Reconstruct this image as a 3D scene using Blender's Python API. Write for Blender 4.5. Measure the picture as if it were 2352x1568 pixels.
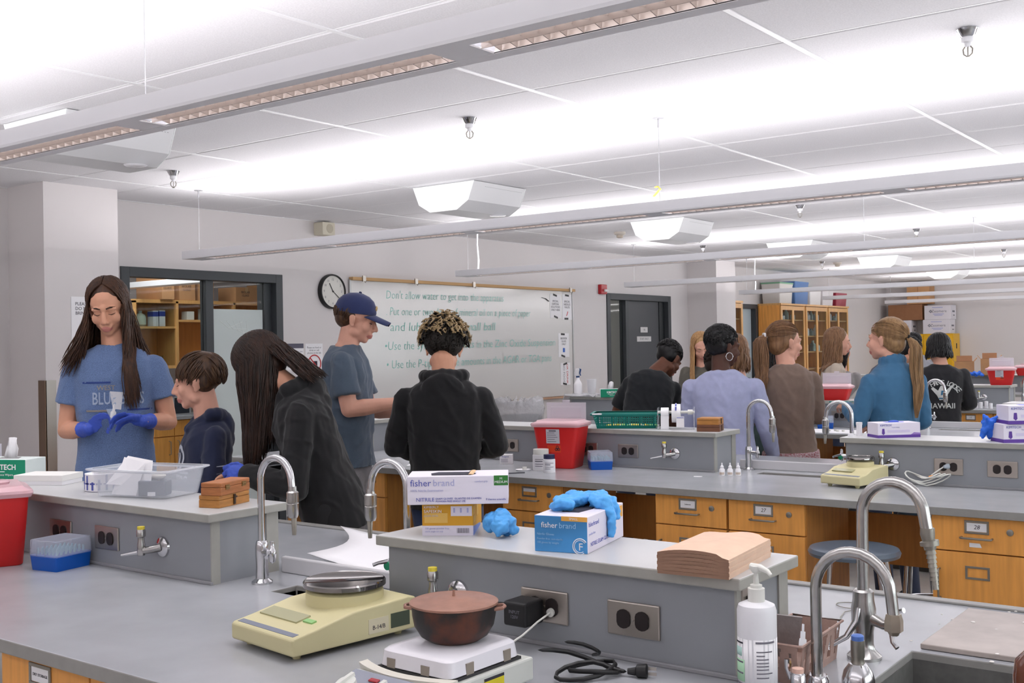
import bpy, bmesh, math, random
from math import sin, cos, pi, radians, sqrt, atan2
from mathutils import Vector, Matrix, Euler, noise

random.seed(7)
SC = bpy.context.scene
COL = SC.collection
for o in list(bpy.data.objects):
    bpy.data.objects.remove(o)

# ------------------------------------------------------------------ camera, world, lights, exposure
cam_data = bpy.data.cameras.new('camera')
cam = bpy.data.objects.new('camera', cam_data)
COL.objects.link(cam)
cam_data.sensor_width = 36.0
cam_data.lens = 36.0 * 2535.1 / 2352.0
cam_data.clip_end = 100
YAW, PITCH, ROLL = -0.643263, 0.0048399, -0.0174838
_f = Vector((sin(YAW) * cos(PITCH), cos(YAW) * cos(PITCH), sin(PITCH)))
_r = _f.cross(Vector((0, 0, 1))).normalized()
_u = _r.cross(_f)
_r2 = cos(ROLL) * _r + sin(ROLL) * _u
_u2 = -sin(ROLL) * _r + cos(ROLL) * _u
M3 = Matrix((_r2, _u2, -_f)).transposed()
cam.matrix_world = Matrix.Translation((0, 0, 1.54)) @ M3.to_4x4()
SC.camera = cam

world = bpy.data.worlds.new('world')
SC.world = world
world.use_nodes = True
world.node_tree.nodes['Background'].inputs[0].default_value = (0.9, 0.93, 1.0, 1)
world.node_tree.nodes['Background'].inputs[1].default_value = 0.5

SC.view_settings.view_transform = 'Standard'
SC.view_settings.look = 'None'
SC.view_settings.exposure = 0.08
SC.view_settings.gamma = 1.0
SC.view_settings.use_curve_mapping = False

UP_W, DOWN_W, GLOW_W, ADDED_WIN_W = 43.0, 13.0, 5.0, 85.0          # watts of each pendant row: uplight, downlight, glow in the louvers; added windows
LIGHT_RGB = (1.0, 0.965, 0.975)


def area_light(name, loc, size, energy, down=True, rgb=LIGHT_RGB, parent=None, rot=None, spread=None):
    d = bpy.data.lights.new(name, 'AREA')
    d.shape = 'RECTANGLE'
    d.size, d.size_y = size
    d.energy = energy
    d.color = rgb
    if spread:
        d.spread = spread
    o = bpy.data.objects.new(name, d)
    COL.objects.link(o)
    o.location = loc
    o.rotation_euler = rot if rot else ((0, 0, 0) if down else (pi, 0, 0))
    if parent:
        o.parent = parent
    return o


# ------------------------------------------------------------------ materials
def lin(c):
    def f(x):
        x = x / 255.0
        return x / 12.92 if x <= 0.04045 else ((x + 0.055) / 1.055) ** 2.4
    return (f(c[0]), f(c[1]), f(c[2]), 1.0)


MATS = {}


def mat(name, rgb, rough=0.6, metal=0.0, noise_=None, bump=None, trans=0.0, alpha=1.0, emit=0.0, spec=0.5, coat=0.0,
        rgb2=None, stretch=None, ior=1.45, sheen=0.0, sss=0.0):
    if name in MATS:
        return MATS[name]
    m = bpy.data.materials.new(name)
    m.use_nodes = True
    nt = m.node_tree
    b = nt.nodes['Principled BSDF']
    b.inputs['Base Color'].default_value = lin(rgb)
    b.inputs['Roughness'].default_value = rough
    b.inputs['Metallic'].default_value = metal
    b.inputs['IOR'].default_value = ior
    b.inputs['Specular IOR Level'].default_value = spec
    b.inputs['Transmission Weight'].default_value = trans
    b.inputs['Alpha'].default_value = alpha
    b.inputs['Coat Weight'].default_value = coat
    if sheen:
        b.inputs['Sheen Weight'].default_value = sheen
    if sss:
        b.inputs['Subsurface Weight'].default_value = sss
        b.inputs['Subsurface Radius'].default_value = (0.012, 0.005, 0.003)
        b.inputs['Subsurface Scale'].default_value = 0.6
    if emit:
        b.inputs['Emission Color'].default_value = lin(rgb)
        b.inputs['Emission Strength'].default_value = emit
    if noise_ or bump:
        tc = nt.nodes.new('ShaderNodeTexCoord')
        mp = nt.nodes.new('ShaderNodeMapping')
        nt.links.new(tc.outputs['Object'], mp.inputs['Vector'])
        if stretch:
            mp.inputs['Scale'].default_value = stretch
    if noise_:
        sc, amt, det = (noise_ + (4.0,))[:3]
        n = nt.nodes.new('ShaderNodeTexNoise')
        n.inputs['Scale'].default_value = sc
        n.inputs['Detail'].default_value = det
        nt.links.new(mp.outputs['Vector'], n.inputs['Vector'])
        r = nt.nodes.new('ShaderNodeValToRGB')
        r.color_ramp.elements[0].position = 0.3
        r.color_ramp.elements[1].position = 0.7
        c = lin(rgb)
        c2 = lin(rgb2) if rgb2 else tuple(min(1, x * (1 + amt)) for x in c[:3]) + (1,)
        c1 = c if rgb2 else tuple(x * (1 - amt) for x in c[:3]) + (1,)
        r.color_ramp.elements[0].color = c1
        r.color_ramp.elements[1].color = c2
        nt.links.new(n.outputs['Fac'], r.inputs['Fac'])
        nt.links.new(r.outputs['Color'], b.inputs['Base Color'])
    if bump:
        sc, st, di = (bump + (0.002,))[:3]
        n = nt.nodes.new('ShaderNodeTexNoise')
        n.inputs['Scale'].default_value = sc
        n.inputs['Detail'].default_value = 3
        nt.links.new(mp.outputs['Vector'], n.inputs['Vector'])
        bp = nt.nodes.new('ShaderNodeBump')
        bp.inputs['Strength'].default_value = st
        bp.inputs['Distance'].default_value = di
        nt.links.new(n.outputs['Fac'], bp.inputs['Height'])
        nt.links.new(bp.outputs['Normal'], b.inputs['Normal'])
    MATS[name] = m
    return m


WALL = mat('wall_paint', (214, 209, 209), 0.7, noise_=(1.2, 0.012))
TILE = mat('acoustic_tile', (228, 227, 230), 0.9, noise_=(160.0, 0.06, 2.0), bump=(220.0, 0.25, 0.001))
TBAR = mat('tbar_white', (236, 236, 238), 0.4)
FLOOR = mat('floor_vinyl', (190, 188, 184), 0.25, noise_=(9.0, 0.05))
WHITE = mat('white_enamel', (226, 226, 230), 0.35)
EPOXY = mat('grey_epoxy', (166, 168, 173), 0.24, noise_=(5.5, 0.07, 8.0), bump=(40.0, 0.03, 0.001))
EPOXY_EDGE = mat('grey_epoxy_edge', (150, 149, 146), 0.4, noise_=(30.0, 0.05))
EPOXY_D = mat('worn_epoxy', (168, 166, 168), 0.36, noise_=(14.0, 0.13, 10.0), bump=(60.0, 0.06, 0.001))
SINKM = mat('sink_grey', (104, 104, 102), 0.45, noise_=(50.0, 0.14, 8.0))
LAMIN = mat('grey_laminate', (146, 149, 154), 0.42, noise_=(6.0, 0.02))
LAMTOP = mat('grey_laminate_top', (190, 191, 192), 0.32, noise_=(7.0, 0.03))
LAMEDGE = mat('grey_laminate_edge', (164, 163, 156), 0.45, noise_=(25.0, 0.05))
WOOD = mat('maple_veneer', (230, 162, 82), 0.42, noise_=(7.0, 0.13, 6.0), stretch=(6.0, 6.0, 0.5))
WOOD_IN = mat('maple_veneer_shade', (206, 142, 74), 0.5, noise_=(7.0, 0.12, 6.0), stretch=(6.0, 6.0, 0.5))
WOODLT = mat('light_maple', (214, 164, 102), 0.42, noise_=(8.0, 0.1, 6.0), stretch=(5.0, 5.0, 0.6))
FRAME = mat('dark_grey_metal', (58, 62, 66), 0.5)
FRAME2 = mat('charcoal_door', (66, 68, 73), 0.5)
CHROME = mat('chrome', (205, 205, 208), 0.14, 1.0)
CHROME2 = mat('worn_chrome', (176, 174, 172), 0.24, 1.0, noise_=(40.0, 0.12))
STEEL = mat('brushed_steel', (176, 170, 163), 0.36, 1.0)
NICKEL = mat('dull_nickel', (150, 146, 138), 0.4, 0.8)
BLACK = mat('black_plastic', (24, 24, 26), 0.45)
DBLACK = mat('dark_receptacle', (34, 26, 26), 0.5)
CARD = mat('cardboard', (188, 142, 100), 0.8, noise_=(12.0, 0.05))
CARD2 = mat('cardboard_dark', (150, 104, 72), 0.8, noise_=(12.0, 0.05))
PAPER = mat('white_paper', (238, 237, 240), 0.75)
PAPERG = mat('grey_print', (196, 194, 202), 0.75)
INK = mat('ink_grey', (120, 118, 128), 0.8)
INKD = mat('ink_dark', (48, 46, 58), 0.8)
INKB = mat('ink_blue', (84, 92, 172), 0.8)
INKL = mat('ink_lavender', (170, 172, 212), 0.8)
INKR = mat('ink_red', (196, 52, 58), 0.7)
TEAL = mat('marker_teal', (140, 200, 190), 0.8)
GLASS = mat('clear_glass', (235, 242, 240), 0.03, trans=1.0, ior=1.1, spec=0.4)
FROST = mat('frosted_film', (196, 205, 204), 0.5)
WB = mat('whiteboard_face', (212, 210, 208), 0.16)


# ------------------------------------------------------------------ mesh helpers
class MB:
    def __init__(s):
        s.v, s.f, s.m = [], [], []

    def add(s, vs, fs, mi=0, M=None):
        n = len(s.v)
        s.v += [tuple(M @ Vector(v)) if M else tuple(v) for v in vs]
        s.f += [tuple(i + n for i in f) for f in fs]
        s.m += [mi] * len(fs)
        return s

    def box(s, x0, x1, y0, y1, z0, z1, mi=0, M=None):
        vs = [(x0, y0, z0), (x1, y0, z0), (x1, y1, z0), (x0, y1, z0), (x0, y0, z1), (x1, y0, z1), (x1, y1, z1), (x0, y1, z1)]
        return s.add(vs, [(0, 3, 2, 1), (4, 5, 6, 7), (0, 1, 5, 4), (1, 2, 6, 5), (2, 3, 7, 6), (3, 0, 4, 7)], mi, M)

    def cbox(s, c, d, mi=0, rot=(0, 0, 0), M=None):
        T = Matrix.Translation(c) @ Euler(rot).to_matrix().to_4x4()
        if M:
            T = M @ T
        return s.box(-d[0] / 2, d[0] / 2, -d[1] / 2, d[1] / 2, -d[2] / 2, d[2] / 2, mi, T)

    def tube(s, pts, r, n=10, mi=0, cap=True, flat=1.0, M=None):
        pts = [Vector(p) for p in pts]
        rs = r if isinstance(r, (list, tuple)) else [r] * len(pts)
        vs, fs = [], []
        up = None
        for i, p in enumerate(pts):
            t = (pts[min(i + 1, len(pts) - 1)] - pts[max(i - 1, 0)])
            t = t.normalized() if t.length > 1e-9 else Vector((0, 0, 1))
            if up is None:
                up = t.cross(Vector((0, 0, 1)) if abs(t.z) < 0.9 else Vector((1, 0, 0))).normalized()
            else:
                up = (up - t * up.dot(t))
                up = up.normalized() if up.length > 1e-6 else t.orthogonal().normalized()
            w = t.cross(up)
            for k in range(n):
                a = 2 * pi * k / n
                vs.append(p + up * (rs[i] * cos(a)) + w * (rs[i] * flat * sin(a)))
        for i in range(len(pts) - 1):
            for k in range(n):
                a, b = i * n + k, i * n + (k + 1) % n
                fs.append((a, b, b + n, a + n))
        if cap:
            fs.append(tuple(range(n - 1, -1, -1)))
            fs.append(tuple((len(pts) - 1) * n + k for k in range(n)))
        return s.add(vs, fs, mi, M)

    def cyl(s, p0, p1, r0, r1=None, n=16, mi=0, M=None):
        return s.tube([p0, p1], [r0, r0 if r1 is None else r1], n, mi, True, 1.0, M)

    def lathe(s, prof, c=(0, 0, 0), n=24, mi=0, M=None):
        vs, fs = [], []
        for r, z in prof:
            for k in range(n):
                a = 2 * pi * k / n
                vs.append((c[0] + r * cos(a), c[1] + r * sin(a), c[2] + z))
        for i in range(len(prof) - 1):
            for k in range(n):
                a, b = i * n + k, i * n + (k + 1) % n
                fs.append((a, b, b + n, a + n))
        if prof[0][0] > 1e-6:
            fs.append(tuple(range(n - 1, -1, -1)))
        if prof[-1][0] > 1e-6:
            fs.append(tuple((len(prof) - 1) * n + k for k in range(n)))
        return s.add(vs, fs, mi, M)

    def prism(s, poly, a0, a1, axis='z', mi=0, M=None):
        n = len(poly)

        def P(p, a):
            return (p[0], p[1], a) if axis == 'z' else ((a, p[0], p[1]) if axis == 'x' else (p[0], a, p[1]))
        vs = [P(p, a0) for p in poly] + [P(p, a1) for p in poly]
        fs = [tuple(range(n - 1, -1, -1)), tuple(range(n, 2 * n))]
        for k in range(n):
            j = (k + 1) % n
            fs.append((k, j, j + n, k + n))
        return s.add(vs, fs, mi, M)

    def loft(s, rings, mi=0, cap=True, M=None):
        n = len(rings[0])
        vs = [p for r in rings for p in r]
        fs = []
        for i in range(len(rings) - 1):
            for k in range(n):
                a, b = i * n + k, i * n + (k + 1) % n
                fs.append((a, b, b + n, a + n))
        if cap:
            fs.append(tuple(range(n - 1, -1, -1)))
            fs.append(tuple((len(rings) - 1) * n + k for k in range(n)))
        return s.add(vs, fs, mi, M)

    def ell(s, c, r, nu=14, nv=9, mi=0, rot=None):
        R = Euler(rot).to_matrix() if rot else None
        vs, fs = [], []
        for j in range(1, nv):
            th = pi * j / nv
            for k in range(nu):
                a = 2 * pi * k / nu
                p = Vector((r[0] * sin(th) * cos(a), r[1] * sin(th) * sin(a), r[2] * cos(th)))
                if R:
                    p = R @ p
                vs.append(p + Vector(c))
        t, b = Vector((0, 0, r[2])), Vector((0, 0, -r[2]))
        if R:
            t, b = R @ t, R @ b
        vs += [t + Vector(c), b + Vector(c)]
        T, B = len(vs) - 2, len(vs) - 1
        for j in range(nv - 2):
            for k in range(nu):
                a, q = j * nu + k, j * nu + (k + 1) % nu
                fs.append((a, a + nu, q + nu, q))
        for k in range(nu):
            q = (k + 1) % nu
            fs.append((T, k, q))
            fs.append((B, (nv - 2) * nu + q, (nv - 2) * nu + k))
        return s.add(vs, fs, mi)

    def mesh(s, name, mats, smooth=True, angle=40, fix=True):
        me = bpy.data.meshes.new(name)
        me.from_pydata([tuple(v) for v in s.v], [], s.f)
        for m in (mats if isinstance(mats, (list, tuple)) else [mats]):
            me.materials.append(m)
        if any(s.m):
            me.polygons.foreach_set('material_index', s.m)
        if fix:
            bm = bmesh.new()
            bm.from_mesh(me)
            bmesh.ops.recalc_face_normals(bm, faces=bm.faces)
            bm.to_mesh(me)
            bm.free()
        if smooth:
            me.polygons.foreach_set('use_smooth', [True] * len(me.polygons))
            me.set_sharp_from_angle(angle=radians(angle))
        me.update()
        return me

    def build(s, name, mats, parent=None, smooth=True, angle=40, bevel=0.0, kind=None, seg=2, loc=None, fix=True):
        o = bpy.data.objects.new(name, s.mesh(name, mats, smooth, angle, fix))
        COL.objects.link(o)
        if parent is not None:
            o.parent = parent
        if loc:
            o.location = loc
        if bevel:
            b = o.modifiers.new('bevel', 'BEVEL')
            b.width, b.segments, b.limit_method, b.angle_limit = bevel, seg, 'ANGLE', radians(40)
            b.harden_normals = False
        if kind:
            o['kind'] = kind
        return o


def inst(name, me, parent, loc=(0, 0, 0), rot=None):
    o = bpy.data.objects.new(name, me)
    COL.objects.link(o)
    o.parent = parent
    o.location = loc
    if rot:
        o.rotation_euler = rot
    return o


def tag(o, label, cat, group=None):
    o['label'], o['category'] = label, cat
    if group:
        o['group'] = group
    return o


def thing(name, label, cat, loc=(0, 0, 0), rotz=0.0, group=None):
    o = bpy.data.objects.new(name, None)
    o.empty_display_size = 0.05
    COL.objects.link(o)
    o.location = loc
    o.rotation_euler = (0, 0, rotz)
    return tag(o, label, cat, group)


def dup(root, loc, rotz=None, label=None, group=None, _p=None):
    r = root.copy()
    COL.objects.link(r)
    if _p is None:
        r.location = loc
        if rotz is not None:
            r.rotation_euler = (0, 0, rotz)
        if label:
            r['label'] = label
        if group:
            r['group'] = group
    else:
        r.parent = _p
    for ch in list(root.children):
        dup(ch, None, _p=r)
    return r


def struct(o):
    o['kind'] = 'structure'
    return o


def text(body, name, loc, xdir, ydir, size, m, parent=None, align='LEFT', shear=0.0, ext=0.0002, sx=1.0, off=0.0):
    c = bpy.data.curves.new(name, 'FONT')
    c.body = body
    c.size = size
    c.align_x = align
    c.align_y = 'CENTER'
    c.shear = shear
    c.extrude = ext
    c.offset = off
    c.resolution_u = 2
    c.materials.append(m)
    o = bpy.data.objects.new(name, c)
    COL.objects.link(o)
    X, Y = Vector(xdir).normalized(), Vector(ydir).normalized()
    Z = X.cross(Y)
    R = Matrix((X * sx, Y, Z)).transposed().to_4x4()
    o.matrix_local = Matrix.Translation(loc) @ R
    if parent is not None:
        o.parent = parent
    return o


# ------------------------------------------------------------------ the room
XW, XR, YF, YB, CZ = -7.35, 3.4, -5.6, 22.5, 2.70
fl = struct(MB().box(-11.2, XR + .2, YF - .2, YB + .2, -0.1, 0).build('floor', FLOOR, smooth=False))


def wall_seg(mb, y0, y1, z0, z1):
    mb.box(XW - 0.14, XW, y0, y1, z0, z1)


w = MB()
for y0, y1, z0, z1 in ((YF, 4.89, 0, CZ + .05), (4.89, 6.48, 2.20, CZ + .05), (6.48, 11.79, 0, CZ + .05), (11.79, 13.44, 2.195, CZ + .05),
                       (13.44, 15.55, 0, CZ + .05), (15.55, 16.26, 2.14, CZ + .05), (16.26, YB, 0, CZ + .05)):
    wall_seg(w, y0, y1, z0, z1)
wl = struct(w.build('wall_left', WALL, smooth=False))
struct(MB().box(XW - .14, XR + .14, YB, YB + .14, 0, CZ + .05).build('wall_back', WALL, smooth=False))
ADDED_WINY = ((0.5, 6.0), (7.5, 13.0), (15.5, 22.0))  # unseen windows, added in the right wall to brighten the lower room
w = MB()
yy = YF - .14
for a, b in ADDED_WINY + ((YB, YB),):
    w.box(XR, XR + .14, yy, a, 0, CZ + .05)
    if b > a:
        w.box(XR, XR + .14, a, b, 0, .95).box(XR, XR + .14, a, b, 2.35, CZ + .05)
    yy = b
struct(w.build('wall_right', WALL, smooth=False))
for k, (a, b) in enumerate(ADDED_WINY):
    q = MB().box(XR + .02, XR + .08, a, b, .95, 1.01).box(XR + .02, XR + .08, a, b, 2.29, 2.35)
    for j in range(5):
        y = a + (b - a - .06) * j / 4
        q.box(XR + .02, XR + .08, y, y + .06, 1.01, 2.29)
    wn = struct(q.build('window_%d' % (k + 2), mat('window_alu', (150, 150, 152), .4, .3), smooth=False))
    struct(MB().box(XR + .045, XR + .05, a + .02, b - .02, 1.0, 2.3).build('pane', GLASS, wn, smooth=False))
    area_light('window_daylight', (XR + .3, (a + b) / 2, 1.65), (1.4, b - a), ADDED_WIN_W * (1.7 if k == 2 else 1), rgb=(.94, .97, 1.0), rot=(0, radians(90), 0))  # added daylight lamp, stronger at the last window for the back wall
struct(MB().box(XW - .14, XR + .14, YF - .14, YF, 0, CZ + .05).build('wall_front', WALL, smooth=False))
# two building columns against the left wall
struct(MB().box(XW, -6.9, 4.02, 4.58, 0, CZ).build('wall_left_pier', WALL, smooth=False))
struct(MB().box(XW, -6.9, 13.95, 14.55, 0, CZ).build('wall_left_pier', WALL, smooth=False))
g = MB()
g.box(-6.9, -6.894, 4.014, 4.09, 0.1, 1.37)
g.box(-6.975, -6.894, 4.008, 4.02, 0.1, 1.37, 1)
tag(g.build('corner_guard', [STEEL, mat('bronze_guard', (120, 98, 80), 0.4, 0.5)], smooth=False),
    'metal corner guard on the wide white column at far left', 'guard')
struct(MB().box(XW, XW + .012, YF, 4.02, 0, .1).box(XW, XW + .012, 6.5, 11.75, 0, .1).build('baseboard_left', mat('grey_vinyl', (96, 96, 98), .5), smooth=False))

# ceiling: slab, grid bars and lay-in tiles
ceil = struct(MB().box(XW - .14, XR + .14, YF - .14, YB + .14, CZ + .02, CZ + .12).build('ceiling', TILE, smooth=False))
TX = [-1.688 - 1.219 * j for j in range(-2, 5)]
TX = sorted(TX)
TY = [4.05 + 0.611 * k for k in range(-5, 31) if 4.05 + 0.611 * k < YB]
xs = [XW] + [x for x in TX if x > XW] + [XR]
tile_me = {}
for i in range(len(xs) - 1):
    for j in range(len(TY) - 1):
        dx, dy = xs[i + 1] - xs[i], TY[j + 1] - TY[j]
        key = (round(dx, 3), round(dy, 3))
        if key not in tile_me:
            hx, hy = dx / 2 - 0.006, dy / 2 - 0.006
            q = MB().loft([[(-hx, -hy, 0.02), (hx, -hy, 0.02), (hx, hy, 0.02), (-hx, hy, 0.02)],
                           [(-hx, -hy, 0.004), (hx, -hy, 0.004), (hx, hy, 0.004), (-hx, hy, 0.004)],
                           [(-hx + .01, -hy + .01, -0.001), (hx - .01, -hy + .01, -0.001), (hx - .01, hy - .01, -0.001), (-hx + .01, hy - .01, -0.001)]])
            tile_me[key] = q.mesh('ceiling_tile', TILE, False)
        inst('ceiling_tile', tile_me[key], ceil, ((xs[i] + xs[i + 1]) / 2, (TY[j] + TY[j + 1]) / 2, CZ))
m0 = MB().box(-.012, .012, 0, TY[-1] - TY[0], 0, .015).mesh('grid_bar', TBAR, False)
m1 = MB().box(XW, XR, -.005, .005, .002, .015).mesh('grid_bar', TBAR, False)
for x in xs[1:-1]:
    inst('grid_bar', m0, ceil, (x, TY[0], CZ - .003))
for y in TY:
    inst('grid_bar', m1, ceil, (0, y, CZ - .001))
struct(MB().box(XW, XR, YF, TY[0] - .004, CZ, CZ + .02).build('ceiling_tiles_rear', TILE, ceil, smooth=False))
struct(MB().box(XW, XW + .018, YF, YB, CZ - .004, CZ + .02).build('trim_1', TBAR, smooth=False))
struct(MB().box(XW, XR, YB - .018, YB, CZ - .004, CZ + .02).build('trim_2', TBAR, smooth=False))
# ------------------------------------------------------------------ openings in the left wall
def frame_x(mb, y0, y1, z0, z1, t, x0, x1, mi=0):
    mb.box(x0, x1, y0, y0 + t, z0, z1, mi).box(x0, x1, y1 - t, y1, z0, z1, mi).box(x0, x1, y0 + t, y1 - t, z1 - t, z1, mi)
    return mb


q = MB()
frame_x(q, 4.89, 6.48, 0, 2.20, .075, -7.46, -7.335)
q.box(-7.46, -7.38, 5.70, 5.775, 0, 2.125)
q.box(-7.50, -7.40, 6.33, 6.405, 0, 2.125)
q.box(-7.46, -7.38, 4.965, 6.405, 0, .09)
win = struct(q.build('window_1', FRAME, smooth=False, bevel=.003))
struct(MB().box(-7.428, -7.42, 4.965, 5.70, .09, 2.125).build('pane', GLASS, win, smooth=False))
struct(MB().box(-7.428, -7.42, 5.775, 6.33, .09, 2.125).build('pane', GLASS, win, smooth=False))
fr = struct(MB().box(-7.419, -7.416, 5.79, 6.318, .12, 1.895).build('frosted_film', FROST, win, smooth=False))
sq = MB()
for k in range(5):
    sq.tube([(-7.415, 5.86 + .07 * k, 1.80), (-7.415, 5.95 + .05 * k, 1.74 - .01 * k), (-7.415, 6.1 + .04 * k, 1.79 - .06 * k)], .0025, 5)
struct(sq.build('faint_writing', mat('faint_marker', (222, 228, 226), .6), win))

q = MB()
frame_x(q, 11.79, 13.44, 0, 2.195, .08, -7.47, -7.335)
q.box(-7.47, -7.37, 12.29, 12.37, 0, 2.12)
d1 = struct(q.build('door_1', FRAME, smooth=False, bevel=.003))
struct(MB().box(-7.43, -7.42, 11.87, 12.29, .05, 2.115).build('pane', GLASS, d1, smooth=False))
struct(MB().box(-7.455, -7.41, 12.37, 13.22, .01, 2.115).build('door_leaf', FRAME2, d1, smooth=False, bevel=.002))
struct(MB().box(-7.46, -7.40, 13.22, 13.36, .0, 2.115).build('jamb', mat('dark_jamb', (30, 34, 37), .5), d1, smooth=False))
hd = MB().cyl((-7.41, 12.46, 1.0), (-7.35, 12.46, 1.0), .012, n=10).cyl((-7.355, 12.46, 1.0), (-7.355, 12.58, 1.0), .011, n=10)
struct(hd.build('door_handle', STEEL, d1))
for y0, y1, z0, z1, t in ((12.72, 12.905, 1.70, 1.772, '146'), (12.625, 12.995, 1.58, 1.648, 'STAFF ONLY')):
    s_ = tag(MB().box(-7.409, -7.403, y0, y1, z0, z1).build('door_sign', mat('sign_plate', (206, 204, 204), .5), None, False, bevel=.001),
             'small white number sign on the dark grey door' if t == '146' else 'wider white sign below the number sign on the dark grey door', 'sign')
    text(t, 'lettering', (-7.402, (y0 + y1) / 2, (z0 + z1) / 2), (0, 1, 0), (0, 0, 1), .04, INK, s_, 'CENTER')

q = MB()
frame_x(q, 15.55, 16.26, 0, 2.14, .07, -7.47, -7.335)
d2 = struct(q.build('door_2', FRAME, smooth=False, bevel=.003))
struct(MB().box(-7.44, -7.42, 15.62, 16.19, .02, 2.07).build('pane', mat('frosted_blue_glass', (186, 200, 208), .35), d2, smooth=False))

# corridor behind the door and preparation room behind the window
struct(MB().box(-11.0, -8.7, 9.9, 10.0, 0, 2.72).box(-9.1, -9.0, 10, 17, 0, 2.72).build('wall_corridor', mat('corridor_paint', (196, 194, 188), .8), smooth=False))
struct(MB().box(-11.0, -10.9, 2.0, 10.0, 0, 2.72).box(-10.9, -7.5, 1.9, 2.0, 0, 2.72).build('wall_prep_room', WALL, smooth=False))
struct(MB().box(-11.1, -7.49, 1.9, 17, 2.72, 2.8).build('ceiling_prep_room', TILE, smooth=False))
area_light('prep_light', (-9.0, 5.5, 2.69), (1.2, 3.0), 52)
area_light('corridor_light', (-8.2, 12.5, 2.69), (.4, 3.0), 16)

t = thing('wall_shelf_cabinet', 'tall maple shelf cabinet with glass sliding doors in the room behind the window', 'cabinet', (-9.62, 6.55, 0))
q = MB()
q.box(-.34, 0, 0, .03, 1.40, 2.07).box(-.34, 0, .50, .53, 1.40, 2.07).box(-.34, 0, 1.24, 1.27, 1.4, 2.07).box(-.34, 0, 2.4, 2.43, 1.4, 2.07)
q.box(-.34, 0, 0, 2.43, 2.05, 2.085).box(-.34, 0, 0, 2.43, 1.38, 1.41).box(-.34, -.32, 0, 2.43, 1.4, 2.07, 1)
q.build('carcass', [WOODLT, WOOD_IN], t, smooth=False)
for y0, y1, z in ((.03, .50, 1.79), (.53, 1.24, 1.86), (1.27, 2.4, 1.82)):
    MB().box(-.31, -.01, y0, y1, z, z + .022).build('shelf', WOODLT, t, smooth=False)
MB().box(-.004, .0, .05, .27, 1.41, 2.05).box(-.012, -.008, .27, .48, 1.41, 2.05).build('glass_door', GLASS, t, smooth=False)
for i, (y, wd, h, z, rgb, lab) in enumerate(((.16, .12, .13, 1.812, (186, 196, 180), 'pale green round jug on the left maple shelf behind the window'),
                                             (.29, .06, .16, 1.812, (72, 92, 170), 'blue and white carton beside the pale green jug'),
                                             (.37, .07, .165, 1.812, (225, 228, 232), 'white carton with blue band on the maple shelf behind the window'),
                                             (.72, .09, .09, 1.882, (214, 220, 214), 'small white tub on the right maple shelf behind the window'),
                                             (.95, .13, .12, 1.882, (206, 218, 214), 'pale translucent box on the right maple shelf behind the window'))):
    if i == 0:
        b = MB().lathe([(.04, 0), (.06, .02), (.06, .09), (.045, .12), (.018, .135), (.018, .16)], n=16)
        o = b.build('jug', mat('pale_green', rgb, .4), None, loc=(-9.75, 6.55 + y, z))
        tag(o, lab, 'jug')
    else:
        b = MB().box(-.05, .05, -wd / 2, wd / 2, 0, h)
        if i in (1, 2):
            b.box(-.051, .051, -wd / 2 - .001, wd / 2 + .001, h * .62, h * .95, 1)
        o = b.build('carton' if i < 3 else 'tub', [mat('carton%d' % i, (224, 226, 230) if i < 3 else rgb, .5), mat('band_blue', (58, 74, 160), .5)],
                    None, False, loc=(-9.72, 6.55 + y, z), bevel=.004)
        tag(o, lab, 'carton' if i < 3 else 'tub')
t = thing('beaker_row', 'row of small clear beakers on the lower maple shelf behind the window', 'beakers', (-9.75, 6.64, 1.411))
for k in range(4):
    MB().lathe([(.0, 0), (.03, 0), (.03, .1), (.027, .1), (.027, .004), (0, .004)], (0, .1 * k, 0), 14).build('beaker', GLASS, t)
bx = [(-9.8, 6.93, .15, .44, .24, 'cardboard box with dark print above the jug shelf behind the window'),
      (-9.8, 7.21, .20, .32, .23, 'second cardboard box from the left above the window shelves'),
      (-9.8, 7.46, .19, .3, .22, 'third cardboard box from the left above the window shelves'),
      (-9.8, 8.0, .30, .3, .16, 'long brown carton at the right end above the window shelves'),
      (-9.8, 8.5, .5, .3, .2, 'widest brown carton above the shelves behind the right window pane')]
for x, y, wy, dx, h, lab in bx:
    t = thing('cardboard_box', lab, 'box', (x, y, 2.086))
    MB().box(-dx / 2, dx / 2, -wy / 2, wy / 2, 0, h).build('carton_body', CARD, t, smooth=False, bevel=.003)
    MB().box(-dx / 2 - .001, dx / 2 + .001, -.02, .02, h - .06, h + .001).build('packing_tape', mat('packing_tape', (196, 160, 116), .4), t, smooth=False)
    text('BIOLAB\nGLASS', 'lettering', (dx / 2 + .001, -wy * .05, h * .55), (0, 1, 0), (0, 0, 1), .035, INKD, t, 'CENTER')
t = thing('prep_counter', 'maple base cabinets with grey worktop in the room behind the window', 'cabinet', (-9.62, 6.55, 0))
MB().box(-.5, .3, 0, 2.4, .87, .90).build('worktop', EPOXY, t, smooth=False)
MB().box(-.5, .26, 0, 2.4, .0, .868).build('carcass', WOOD, t, smooth=False)
for k in range(5):
    d = MB().box(.262, .28, .02 + .24 * k, .02 + .24 * k + .232, .1, .70).build('door', WOOD, t, smooth=False, bevel=.002)
    MB().tube([(.28, .05 + .24 * k + (.14 if k % 2 == 0 else 0), .66), (.31, .05 + .24 * k + (.14 if k % 2 == 0 else 0), .655), (.31, .05 + .24 * k + (.14 if k % 2 == 0 else 0), .53), (.28, .05 + .24 * k + (.14 if k % 2 == 0 else 0), .525)], .005, 6).build('handle', NICKEL, d)
    MB().box(.262, .28, .02 + .24 * k, .02 + .24 * k + .232, .71, .86).build('drawer', WOOD, t, smooth=False, bevel=.002)
MB().box(-.5, .1, .0, 2.4, .9, 1.38).build('backsplash', WALL, t, smooth=False) if False else None
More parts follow.
